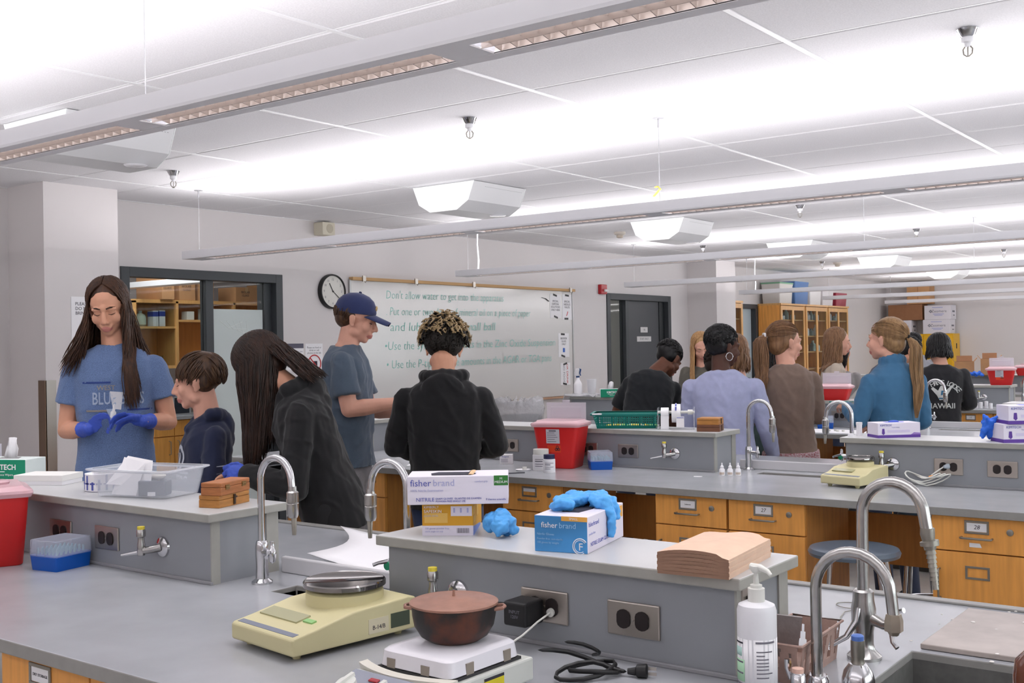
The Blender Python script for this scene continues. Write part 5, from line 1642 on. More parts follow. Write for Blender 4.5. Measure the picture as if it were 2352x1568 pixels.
def kim_box(lab, loc, rz, tuft=True, s=1.0):
    t = glove_carton('glove_box', lab, loc, rz, (.235 * s, .125 * s, .078 * s), WCART, group='purple and white glove boxes')
    w, d, h = .1175 * s, .0625 * s, .078 * s
    MB().box(-w - .0006, w + .0006, -d - .0006, d + .0006, 0, h * .19).build('purple_band', PURP, t, smooth=False)
    text('KIMTECH', 'lettering', (-w * .9, -d - .0008, h * .84), (1, 0, 0), (0, 0, 1), .015 * s, INKB, t)
    text('Purple Nitrile', 'lettering', (-w * .35, -d - .0008, h * .70), (1, 0, 0), (0, 0, 1), .008 * s, INKL, t)
    MB().prism([(-w * .80, h * .62), (-w * .70, h * .62), (-w * .68, h * .3), (-w * .74, h * .2), (-w * .82, h * .3)], -d - .001, -d - .0002, 'y').build('glove_emblem', PURP, t, smooth=False)
    MB().box(-w * .55, w * .5, -d - .0009, -d - .0002, h * .36, h * .52).build('lavender_panel', LAV, t, smooth=False)
    MB().prism([(w * .55, h * .19), (w, h * .19), (w, h * .30), (w * .7, h * .34)], -d - .001, -d - .0002, 'y').build('purple_corner', mat('mid_purple', (150, 122, 190), .5), t, smooth=False)
    for j, (y0, y1, z0, z1) in enumerate(((-.7, -.5, .5, .8), (-.3, -.05, .55, .85), (.1, .3, .4, .8), (.45, .8, .2, .6), (-.6, -.2, .25, .4))):
        MB().box(w, w + .0008, d * y0, d * y1, h * z0, h * z1).build('side_print', MATS['mid_purple'] if j % 2 else LAV, t, smooth=False)
    MB().prism([(-w * .45, -d * .4), (w * .4, -d * .4), (w * .5, d * .3), (-w * .4, d * .4)], h + .0002, h + .0008).build('opening', mat('box_violet', (110, 120, 220), .5), t, smooth=False)
    if tuft:
        MB().ell((0, 0, h + .002), (.03 * s, .02 * s, .008 * s), 12, 6).build('glove_tuft', NITV, t)
    return t


kim_box('purple and white glove box beside the white tube on the second bench ledge', (-1.642, 5.095, HT), radians(44), True, .86)
kim_box('lower of the stacked purple and white glove boxes at the right edge', (-1.085, 5.09, HT), radians(37), False)
kim_box('upper of the stacked purple and white glove boxes at the right edge', (-1.062, 5.095, HT + .0785), radians(35), False)
t, q = crumple('crumpled_glove', 'bright blue glove beside the stacked purple boxes at right edge', (-1.225, 5.06, HT), (.03, .03, .13), NITV, 8)
remesh_build(q, 'glove', t, mat('nitrile_royal', (40, 110, 226), .45, bump=(60, .5, .004)), .004, 2, wrinkle(.006, 50))
t = thing('white_tube', 'upright white tube beside the purple box on the second bench ledge', 'tube', (-1.80, 5.09, HT))
MB().lathe([(0, 0), (.013, 0), (.013, .05), (.0145, .05), (.0145, .062), (0, .063)], n=16).build('tube', PAPER, t)
t = thing('bottle_cap', 'small white cap left of the upright white tube', 'cap', (-1.815, 5.02, HT))
MB().lathe([(0, 0), (.014, 0), (.013, .014), (0, .015)], n=14).build('cap', PAPER, t)
o = MB().box(-.1, .1, -.06, .06, 0, .003).build('paper_sheet', PAPER, None, False, loc=(-4.02, 4.56, CT))
o.rotation_euler = (0, 0, .5)
tag(o, 'white paper with red print beside the boy in the cap', 'paper')
text('SDS', 'lettering', (.01, -.02, .0034), (1, 0, 0), (0, 1, 0), .05, INKR, o, 'CENTER')
t = thing('squeeze_bottle', 'small white squeeze bottle by the hip of the boy in the cap', 'bottle', (-4.22, 4.72, CT))
MB().lathe([(0, 0), (.02, 0), (.02, .045), (.01, .055), (0, .055)], n=14).lathe([(0, .055), (.006, .055), (.003, .085), (0, .085)], n=10).build('body', PAPER, t)

# ---- third bench and beyond
t = thing('spray_bottle', 'white spray bottle with navy trigger on the third bench ledge', 'bottle', (-5.33, 8.06, HT))
MB().lathe([(0, 0), (.036, 0), (.036, .105), (.03, .12), (.014, .15), (.013, .165), (0, .165)], n=20).build('body', PAPER, t)
NV = mat('trigger_navy', (38, 70, 120), .4)
MB().lathe([(0, .164), (.016, .164), (.016, .178), (0, .178)], n=14).build('collar', NV, t)
MB().prism([(-.03, .178), (.012, .178), (.014, .215), (.022, .225), (.022, .245), (-.02, .24), (-.032, .21)], -.01, .01, 'x' if False else 'y').build('head', PAPER, t, False, bevel=.003)
MB().tube([(.012, 0, .24), (.03, 0, .235), (.022, 0, .20), (.03, 0, .18)], [.008, .008, .006, .005], 8).build('trigger', NV, t)
t = thing('plastic_cup', 'tall clear cup beside the spray bottle on the third bench ledge', 'cup', (-5.20, 8.08, HT))
MB().lathe([(0, 0), (.032, 0), (.042, .13), (.046, .15), (.043, .15), (.030, .004), (0, .004)], n=24).build('cup', mat('cup_clear', (232, 232, 236), .3, alpha=.7), t)
MB().lathe([(0, .005), (.029, .005), (.034, .05), (0, .05)], n=20).build('contents', PAPER, t)
o = MB().ell((0, 0, .024), (.024, .024, .024), 14, 8).build('orange_cap', mat('cap_orange', (222, 160, 110), .5), None, loc=(-5.06, 8.05, HT))
tag(o, 'small orange ball cap left of the green box on third bench', 'cap')
o = wood_box('small wooden box behind the arm of the black shirt boy', (-4.72, 8.08, HT), .4, (.09, .12, .06), HONEYW, True)
t = thing('trash_can', 'grey bin with clear plastic liner in front of the third bench end', 'bin', (-5.685, 7.66, 0))
MB().lathe([(.0, 0), (.15, 0), (.2, .95), (.19, .95), (.14, .02), (0, .02)], n=28).build('can', mat('can_grey', (120, 122, 124), .5), t)
q = MB()
n = 48
rg = []
for r, z, am in ((.204, .72, .006), (.21, .9, .012), (.225, 1.02, .016), (.215, 1.075, .02), (.17, 1.085, .03), (.1, 1.05, .02)):
    rg.append([((r + am * sin(k * 5.3 + z * 20) * (.5 + .5 * sin(k * 1.7))) * cos(2 * pi * k / n), (r + am * sin(k * 4.1 + z * 9)) * sin(2 * pi * k / n), z + am * sin(k * 2.9)) for k in range(n)])
q.loft(rg, cap=False)
q.build('liner', mat('liner_clear', (214, 214, 218), .15, alpha=.5, bump=(30, .8, .02)), t, angle=180)
t = thing('liner_bag', 'clear plastic sheet draped at the left end of the third bench ledge', 'plastic sheet', (-5.33, 7.95, 0))
q = MB()
rg = []
for j, (x, z, yy) in enumerate(((-.10, .93, -.06), (-.09, 1.02, -.055), (-.05, 1.115, -.05), (.10, 1.118, -.052), (.22, 1.112, -.055))):
    rg.append([(x + .02 * sin(i * 1.3 + j), yy + .30 * i / 12 if j > 1 else yy + .28 * i / 12, z + .012 * sin(i * 2.1 + j * 1.7)) for i in range(13)])
for a in rg:
    q.v += a
for j in range(4):
    for i in range(12):
        a = j * 13 + i
        q.f.append((a, a + 1, a + 14, a + 13)); q.m.append(0)
o = q.build('sheet', MATS['liner_clear'], t, angle=180)
o.modifiers.new('s', 'SOLIDIFY').thickness = .001
t = thing('white_tray', 'white paper liner with small caps on the third bench front', 'tray', (-2.83, 7.62, CT))
MB().box(-.25, .2, -.16, .16, .0005, .003).build('liner', PAPER, t, smooth=False)
for j in range(4):
    MB().lathe([(0, .003), (.011, .003), (.011, .014), (0, .014)], (-.08 + .035 * j, .03 * sin(j * 2), 0), 10).build('cap', OFFW, t)
t = thing('reagent_bottles', 'pair of small pink labelled bottles left of the brown sweater', 'bottles', (-3.42, 7.75, CT))
for j in range(2):
    MB().box(-.03 + .05 * j, .01 + .05 * j, -.02, .02, 0, .06).build('bottle', PAPER, t, False, bevel=.004)
    MB().box(-.0305 + .05 * j, .0105 + .05 * j, -.0206, .02, .008, .028).build('pink_label', mat('label_pink', (224, 168, 172), .6), t, smooth=False)
for j in range(7):
    o = MB().lathe([(0, 0), (.016, 0), (.016, .05 + .008 * (j % 3)), (0, .052 + .008 * (j % 3))], n=10).build('sample_tube', PAPER, None, loc=(-2.80 + .043 * j, 10.62 + .02 * (j % 2), CT + .002))
    tag(o, '%s white sample tube from the left on the fourth bench' % ORD[j], 'tube', 'white sample tubes on the fourth bench')


def open_carton(lab, loc, rz, d, flaps=True, m=None):
    t = thing('cardboard_carton', lab, 'box', loc, rz)
    w, l, h = d
    q = MB()
    for a in ((-w, w, -l, -l + .006), (-w, w, l - .006, l), (-w, -w + .006, -l + .006, l - .006), (w - .006, w, -l + .006, l - .006)):
        q.box(*a, 0, h)
    q.box(-w, w, -l, l, 0, .006)
    q.build('carton_body', m or CARD, t, smooth=False)
    if flaps:
        for s in (-1, 1):
            MB().cbox((s * (w + .018), 0, h + .022), (.055, 2 * l, .005), rot=(0, s * -.9, 0)).build('flap', CARD, t, smooth=False)
        MB().cbox((0, -l + .02, h + .035), (2 * w * .8, .005, .075), rot=(-.5, 0, 0)).build('flap', CARD2, t, smooth=False)
    return t


open_carton('open cardboard carton just right of the yellow cabinet on the fifth bench ledge', (-3.66, 14.05, HT), radians(16), (.11, .09, .17))
open_carton('taller open cardboard carton, second from the yellow cabinet', (-3.37, 14.06, HT), radians(14), (.10, .09, .2))
kim_box('small purple and white box on the tall far cardboard carton', (-3.185, 13.97, HT + .12), radians(25), False, .8)
t = glove_carton('carton', 'yellow carton under the far purple and white box', (-3.185, 13.97, HT), radians(25), (.17, .12, .118), YEL, 'box')
MB().box(-.05, .05, -.0606, -.06, .02, .07).build('label_panel', PAPER, t, smooth=False)
t, q = crumple('crumpled_glove', 'bright blue glove on the far ledge under the open cartons', (-3.50, 13.92, HT), (.11, .05, .05), NITB, 11)
remesh_build(q, 'glove', t, MATS['nitrile_royal'], .006, 2, wrinkle(.01, 30))
t, q = crumple('crumpled_glove', 'light blue glove behind the far red containers', (-3.02, 14.25, HT + .0), (.08, .05, .1), NITB, 12) if False else (None, None)
t = thing('white_carton', 'white carton standing left of the fourth bench grey ledge end', 'box', (-2.93, 11.02, CT))
MB().box(-.06, .05, -.09, -.0, 0, .26).build('carton', PAPER, t, False, bevel=.002)
MB().box(-.04, .03, -.091, -.09, .05, .11).build('grey_label', PAPERG, t, smooth=False)
o = wood_box('low wooden box at right edge beside the far labelled red container', (-2.42, 11.17, HT), .1, (.1, .16, .03), ROSEW, True) if False else None

# ------------------------------------------------------------------ storage along the far left wall and back wall
FRONT = -6.956


def tall_cabinet(lab, y0, y1, doors):
    t = thing('storage_cabinet', lab, 'cabinet', (0, 0, 0), group='tall glazed maple cabinets')
    x0 = XW + .002
    MB().box(x0, FRONT - .03, y0, y0 + .02, 0, 2.12).box(x0, FRONT - .03, y1 - .02, y1, 0, 2.12).box(x0, x0 + .01, y0, y1, 0, 2.12, 1).box(x0, FRONT - .03, y0, y1, 0, .08).build('carcass', [WOOD, WOOD_IN], t, smooth=False)
    MB().box(x0, FRONT, y0 - .002, y1 + .002, 2.12, 2.15).build('top', WOODLT, t, smooth=False)
    MB().box(x0 + .01, FRONT - .03, y0 + .02, y1 - .02, .78, .8).build('counter_shelf', WOODLT, t, smooth=False)
    for z in (1.08, 1.36, 1.62, 1.88):
        MB().box(x0 + .01, FRONT - .05, y0 + .02, y1 - .02, z, z + .018).build('shelf', WOODLT, t, smooth=False)
    n = doors
    for j in range(n):
        a, b = y0 + .006 + (y1 - y0 - .012) * j / n, y0 + .006 + (y1 - y0 - .012) * (j + 1) / n
        dx = -.014 * (j % 2)
        q = MB()
        st = .055
        for s in ((a, a + st, .82, 2.11), (b - st, b, .82, 2.11), (a + st, b - st, 2.045, 2.11), (a + st, b - st, .82, .89)):
            q.box(FRONT - .024 + dx, FRONT - .004 + dx, *s)
        d = q.build('door_frame', WOODLT, t, smooth=False)
        MB().box(FRONT - .016 + dx, FRONT - .013 + dx, a + st, b - st, .89, 2.045).build('pane', GLASS, d, smooth=False)
    q = MB().box(FRONT - .024, FRONT - .004, y0, y1, .08, .79)
    q.build('lower_door', WOOD, t, smooth=False)
    return t


CABL = ['tall glazed maple cabinet nearest the frosted door', 'middle tall glazed maple cabinet on the far left wall', 'tall glazed maple cabinet farthest along the left wall']
for (a, b), lab in zip(((16.29, 17.29), (17.30, 18.29), (18.30, 19.27)), CABL):
    tall_cabinet(lab, a, b, 2)
tall_cabinet('narrow glazed maple cabinet between the far pier and the frosted door', 14.58, 14.92, 1)
rnd = random.Random(21)
for (a, b) in ((16.29, 17.29), (17.30, 18.29), (18.30, 19.27)):
    for z in (1.38, 1.638, 1.898):
        for j in range(4):
            yy = a + .09 + (b - a - .18) * (j + rnd.uniform(.2, .8)) / 4
            h, r = rnd.uniform(.08, .19), rnd.uniform(.03, .06)
            o = MB().lathe([(0, 0), (r, 0), (r, h * .6), (r * .4, h * .8), (r * .4, h), (0, h)], n=10).build('reagent_bottle', mat('jar%d' % (j % 3), ((206, 214, 210), (220, 222, 226), (150, 168, 160))[j % 3], .4), None, loc=(FRONT - .16, yy, z + .001))
            tag(o, '%s pale bottle from the left on the %s shelf of the %s tall cabinet' % (ORD[j], {1.38: 'lower', 1.638: 'middle', 1.898: 'upper'}[z], {16.29: 'nearest', 17.30: 'middle', 18.30: 'farthest'}[a]), 'bottle', 'bottles in the tall glazed cabinets')


def tote(lab, y0, y1, z0, h, rgb, lid=None, x0=-7.3, x1=-6.985, cat='bin'):
    t = thing('storage_tote', lab, cat, ((x0 + x1) / 2, (y0 + y1) / 2, z0))
    hx, hy = (x1 - x0) / 2, (y1 - y0) / 2
    m = mat('tote_%d_%d_%d' % rgb, rgb, .5)
    MB().loft([quadring(hx * .92, hy * .92, 0, .02), quadring(hx, hy, h - .03, .02), quadring(hx * 1.02, hy * 1.02, h - .03, .02), quadring(hx * 1.02, hy * 1.02, h, .02)]).build('tub', m, t)
    if lid:
        MB().loft([quadring(hx * 1.05, hy * 1.05, h - .008, .02), quadring(hx * 1.05, hy * 1.05, h + .016, .02)]).build('lid', mat('lid_%d_%d_%d' % lid, lid, .5), t)
    else:
        MB().box(-hx * .3, hx * .3, -hy * 1.03, -hy, h - .07, h - .05).build('grip', m, t, smooth=False)
    return t


tote('pale grey tote with green lid, leftmost on top of the tall cabinets', 16.32, 16.84, 2.151, .315, (206, 202, 198), (112, 160, 128))
tote('blue tub between the grey totes on top of the tall cabinets', 16.93, 17.50, 2.151, .365, (78, 116, 170))
tote('pale tote with green lid right of the blue tub', 17.56, 18.06, 2.151, .28, (216, 214, 214), (112, 160, 128))
tote('second pale tote with green lid right of the blue tub', 18.12, 18.62, 2.151, .28, (218, 214, 216), (112, 160, 128))
tote('dark red toolbox at the right end on top of the tall cabinets', 18.74, 19.26, 2.151, .23, (150, 30, 56), None, cat='box')

t = thing('flammables_cabinet', 'yellow flammables safety cabinet against the back wall', 'cabinet', (-7.05, 22.02, 0))
YC = mat('safety_yellow', (228, 176, 30), .4)
MB().box(0, 1.12, .02, .46, .05, 1.65).build('carcass', YC, t, False, bevel=.004)
for j in range(2):
    MB().box(.02 + .545 * j, .555 + .545 * j, .0, .02, .08, 1.62).build('door', YC, t, False, bevel=.003)
MB().box(.18, .40, -.003, 0, 1.54, 1.565).box(.22, .36, -.003, 0, 1.50, 1.515).build('warning_text', INKD, t, smooth=False)
MB().box(.24, .37, -.004, 0, 1.29, 1.42).build('hazard_sign', PAPER, t, smooth=False)
MB().cbox((.305, -.005, 1.355), (.06, .002, .06), rot=(0, pi / 4, 0)).build('hazard_diamond', mat('hazard_pink', (206, 130, 140), .6), t, smooth=False)
MB().box(1.12, 1.128, .2, .235, 1.36, 1.46).build('vent_plug', INKD, t, smooth=False)
MB().box(.54, .57, -.03, 0, .9, 1.0).build('latch', BLACK, t, smooth=False)


def carton_back(lab, x0, x1, z0, z1, m, print_=None, y0=22.05, dy=.36):
    t = thing('stacked_carton', lab, 'box', (x0, y0, z0))
    w, h = x1 - x0, z1 - z0
    MB().box(0, w, 0, dy, 0, h).build('carton_body', m, t, False, bevel=.004)
    if print_:
        text(print_, 'lettering', (w * .56, -.002, h * .58), (1, 0, 0), (0, 0, 1), .075, INK, t, 'CENTER')
        MB().cbox((w * .24, -.003, h * .58), (.045, .004, .045), rot=(0, pi / 4, 0)).cbox((w * .24, -.004, h * .58), (.02, .004, .02), 1, rot=(0, pi / 4, 0)).build('logo_diamond', [INK, PAPERG], t, smooth=False)
        for j, (a, b, z) in enumerate(((.3, .7, .82), (.33, .74, .36), (.38, .68, .27))):
            MB().box(w * a, w * b, -.002, 0, h * z, h * z + .014).build('print_line', INKL, t, smooth=False)
        MB().box(w + .0, w + .002, .1, .26, h * .5, h * .62).box(w, w + .002, .15, .25, h * .25, h * .32).build('side_print', INK, t, smooth=False)
    else:
        MB().box(w * .49, w * .51, -.002, 0, .01, h).build('flap_seam', CARD2, t, smooth=False)
    return t


WCB = mat('white_corrugate', (222, 218, 224), .7)
carton_back('lower of the two white printed cartons on the yellow cabinet', -6.50, -5.99, 1.652, 1.925, WCB, 'Zeomere')
carton_back('upper of the two white printed cartons, level with the cardboard box', -6.47, -5.97, 1.927, 2.20, WCB, 'Zeomere')
carton_back('white printed carton at the left on the yellow cabinet', -7.16, -6.72, 1.652, 1.925, WCB, 'Zeomere')
carton_back('wide two flap cardboard box across the yellow cabinet stack', -7.17, -6.51, 1.927, 2.235, CARD2)
carton_back('highest cardboard carton in the corner, behind the pendant lights', -6.80, -6.37, 2.24, 2.66, CARD)
# ------------------------------------------------------------------ people
from mathutils.bvhtree import BVHTree
V = Vector


def skin(name, rgb):
    return mat('skin_' + name, rgb, .5, noise_=(16, .05), spec=.35)


SK_L = skin('light', (222, 168, 146))
SK_T = skin('tan', (216, 160, 132))
SK_D = skin('brown', (112, 72, 56))
SK_DD = skin('deep', (84, 54, 44))
LIP = mat('lips_rose', (200, 128, 118), .45)
LIPD = mat('lips_deep', (96, 52, 46), .45)


def cloth(name, rgb, heather=0.0, rough=.85):
    return mat('cloth_' + name, rgb, rough, noise_=(420.0, heather, 2.0) if heather else (30, .05), bump=(26, .25, .006), sheen=.15)


def hairm(name, rgb, rgb2, rough=.42):
    return mat('hair_' + name, rgb, rough, noise_=(34, .3, 3), rgb2=rgb2, stretch=(2.2, 2.2, .25), spec=.4)


H_BROWN = hairm('dark_brown', (46, 28, 20), (84, 54, 36))
H_BLACKB = hairm('brown_black', (22, 15, 13), (58, 36, 26))
H_BOY = hairm('short_brown', (52, 34, 24), (92, 66, 46))
H_BLACK = hairm('black', (14, 13, 15), (30, 28, 30), .35)
H_LTBR = hairm('light_brown', (110, 78, 54), (150, 112, 80))
H_BLOND = hairm('dark_blond', (126, 96, 66), (172, 136, 96))
H_TIP = hairm('blond_tips', (150, 124, 88), (192, 168, 128))
H_GOLD = hairm('golden', (160, 118, 76), (200, 160, 112))


def capsule(q, a, b, r0, r1, n=12, mi=0):
    a, b = V(a), V(b)
    q.cyl(a, b, r0, r1, n, mi)
    q.ell(a, (r0, r0, r0), n, 8, mi)
    q.ell(b, (r1, r1, r1), n, 8, mi)


def ellM(q, M, c, r, nu=16, nv=10, rot=(0, 0, 0), mi=0):
    k = MB()
    k.ell((0, 0, 0), r, nu, nv, 0, rot)
    q.add(k.v, k.f, mi, M @ Matrix.Translation(c))


def capM(q, M, a, b, r0, r1, n=10):
    k = MB()
    capsule(k, a, b, r0, r1, n)
    q.add(k.v, k.f, 0, M)


def headmat(c, yaw, pitch, roll, hs):
    return Matrix.Translation(c) @ Matrix.Rotation(radians(yaw), 4, 'Z') @ Matrix.Rotation(radians(pitch), 4, 'X') @ Matrix.Rotation(radians(roll), 4, 'Y') @ Matrix.Scale(hs, 4)


def head(q, M, male=False, eyes_closed=True):
    ellM(q, M, (0, -.012, .035), (.073, .091, .080))
    ellM(q, M, (0, .020, -.030), (.057, .066, .072))
    ellM(q, M, (0, .058, -.088), (.021 + .004 * male, .019, .017))
    ellM(q, M, (0, .030, -.075), (.040, .045, .026))
    for s in (-1, 1):
        ellM(q, M, (s * .040, .008, -.060), (.018 + .003 * male, .030, .024))
        ellM(q, M, (s * .035, .056, -.026), (.024, .022, .026))
        ellM(q, M, (s * .028, .071, .019), (.024, .013, .010 + .002 * male))
        ellM(q, M, (s * .029, .066, .003), (.0165, .013, .0095))
        ellM(q, M, (s * .0105, .092, -.036), (.0085, .010, .0075))
        # ear
        ellM(q, M, (s * .0745, -.010, -.006), (.007, .017, .030), rot=(-.2, s * .25, s * -.35))
        ellM(q, M, (s * .0775, -.014, .004), (.006, .016, .018), rot=(-.2, s * .3, s * -.4))
        ellM(q, M, (s * .072, -.004, -.030), (.006, .009, .010))
    ellM(q, M, (0, .078, .022), (.016, .014, .016))
    capM(q, M, (0, .083, .012), (0, .104, -.028), .0085, .0115)
    ellM(q, M, (0, .106, -.031), (.0105, .010, .009))
    ellM(q, M, (0, .082, -.060), (.023, .0135, .0065))
    ellM(q, M, (0, .080, -.071), (.019, .0135, .0075))
    ellM(q, M, (0, .074, -.052), (.028, .016, .014))


def hand(q, w, d, nrm, side, sc=1.0, curl=(30, 35, 25), thumb=.5, spread=.12, r=.0086):
    """w wrist, d direction along the hand, nrm palm-side normal, side = thumb side"""
    w, d, nrm, side = V(w), V(d).normalized(), V(nrm).normalized(), V(side).normalized()
    R = Matrix((side, d, nrm)).transposed().to_4x4()
    M = Matrix.Translation(w) @ R @ Matrix.Scale(sc, 4)
    capM(q, M, (0, -.01, 0), (0, .03, 0), .023, .026)
    ellM(q, M, (0, .050, -.001), (.040, .048, .015))
    ellM(q, M, (.022, .035, .006), (.018, .030, .015))
    for i, (x, L) in enumerate(((.030, .071), (.010, .079), (-.011, .073), (-.030, .058))):
        p = V((x, .088 - .004 * abs(i - 1), 0))
        a = 0.0
        az = spread * (1.2 - i) * .9
        c = curl[i] if isinstance(curl[0], (list, tuple)) else curl
        for sgl, bl, r0, r1 in ((.44, c[0], r, r * .95), (.31, c[1], r * .95, r * .88), (.25, c[2], r * .88, r * .78)):
            a += radians(bl)
            n = p + V((sin(az) * cos(a), cos(az) * cos(a), sin(a))) * (L * sgl)
            capM(q, M, p, n, r0, r1, 8)
            p = n
    p0 = V((.026, .018, .004))
    p1 = p0 + V((.024, .030, .010 + .012 * thumb))
    p2 = p1 + V((.010 - .012 * thumb, .028, .006 + .016 * thumb))
    p3 = p2 + V((-.002 - .010 * thumb, .022, .004 + .012 * thumb))
    capM(q, M, p0, p1, .013, .011, 8)
    capM(q, M, p1, p2, .0105, .0095, 8)
    capM(q, M, p2, p3, .0095, .0078, 8)


def std(H, lean=0.0, w=1.0):
    s = H / 1.75
    J = dict(s=s, w=w, hip=V((0, 0, .93 * s)), neck=V((0, -.012 * s, 1.44 * s)), head=V((0, .025 * s, 1.632 * s)), shL=V((-.168 * s * w, -.008, 1.385 * s)), shR=V((.168 * s * w, -.008, 1.385 * s)))
    if lean:
        R = Matrix.Rotation(radians(-lean), 3, 'X')
        for k in ('neck', 'head', 'shL', 'shR'):
            J[k] = R @ (J[k] - J['hip']) + J['hip']
    for n, sg in (('L', -1), ('R', 1)):
        J['el' + n] = J['sh' + n] + V((sg * .05 * s, -.01, -.29 * s))
        J['wr' + n] = J['el' + n] + V((-sg * .02 * s, .09 * s, -.23 * s))
        J['hp' + n] = V((sg * .09 * s, 0, .90 * s))
        J['kn' + n] = V((sg * .10 * s, .02 * s, .49 * s))
        J['an' + n] = V((sg * .105 * s, -.02 * s, .085 * s))
    return J


def torso_rings(J, spec, n=26):
    hip, neck = J['hip'], J['neck']
    sp = (neck - hip)
    xs = (J['shR'] - J['shL']).normalized()
    hx = (J['hpR'] - J['hpL']).normalized()
    out = []
    for tt, rx, ry, dy in spec:
        x = hx.lerp(xs, max(0, min(1, tt))).normalized()
        up = sp.normalized()
        y = up.cross(x).normalized()
        x = y.cross(up).normalized()
        c = hip + sp * tt + y * dy
        ring = []
        for k in range(n):
            a = 2 * pi * k / n
            ca, sa = cos(a), sin(a)
            e = .82
            ring.append(c + x * (rx * abs(ca) ** e * (1 if ca > 0 else -1)) + y * (ry * abs(sa) ** e * (1 if sa > 0 else -1)))
        out.append(ring)
    return out


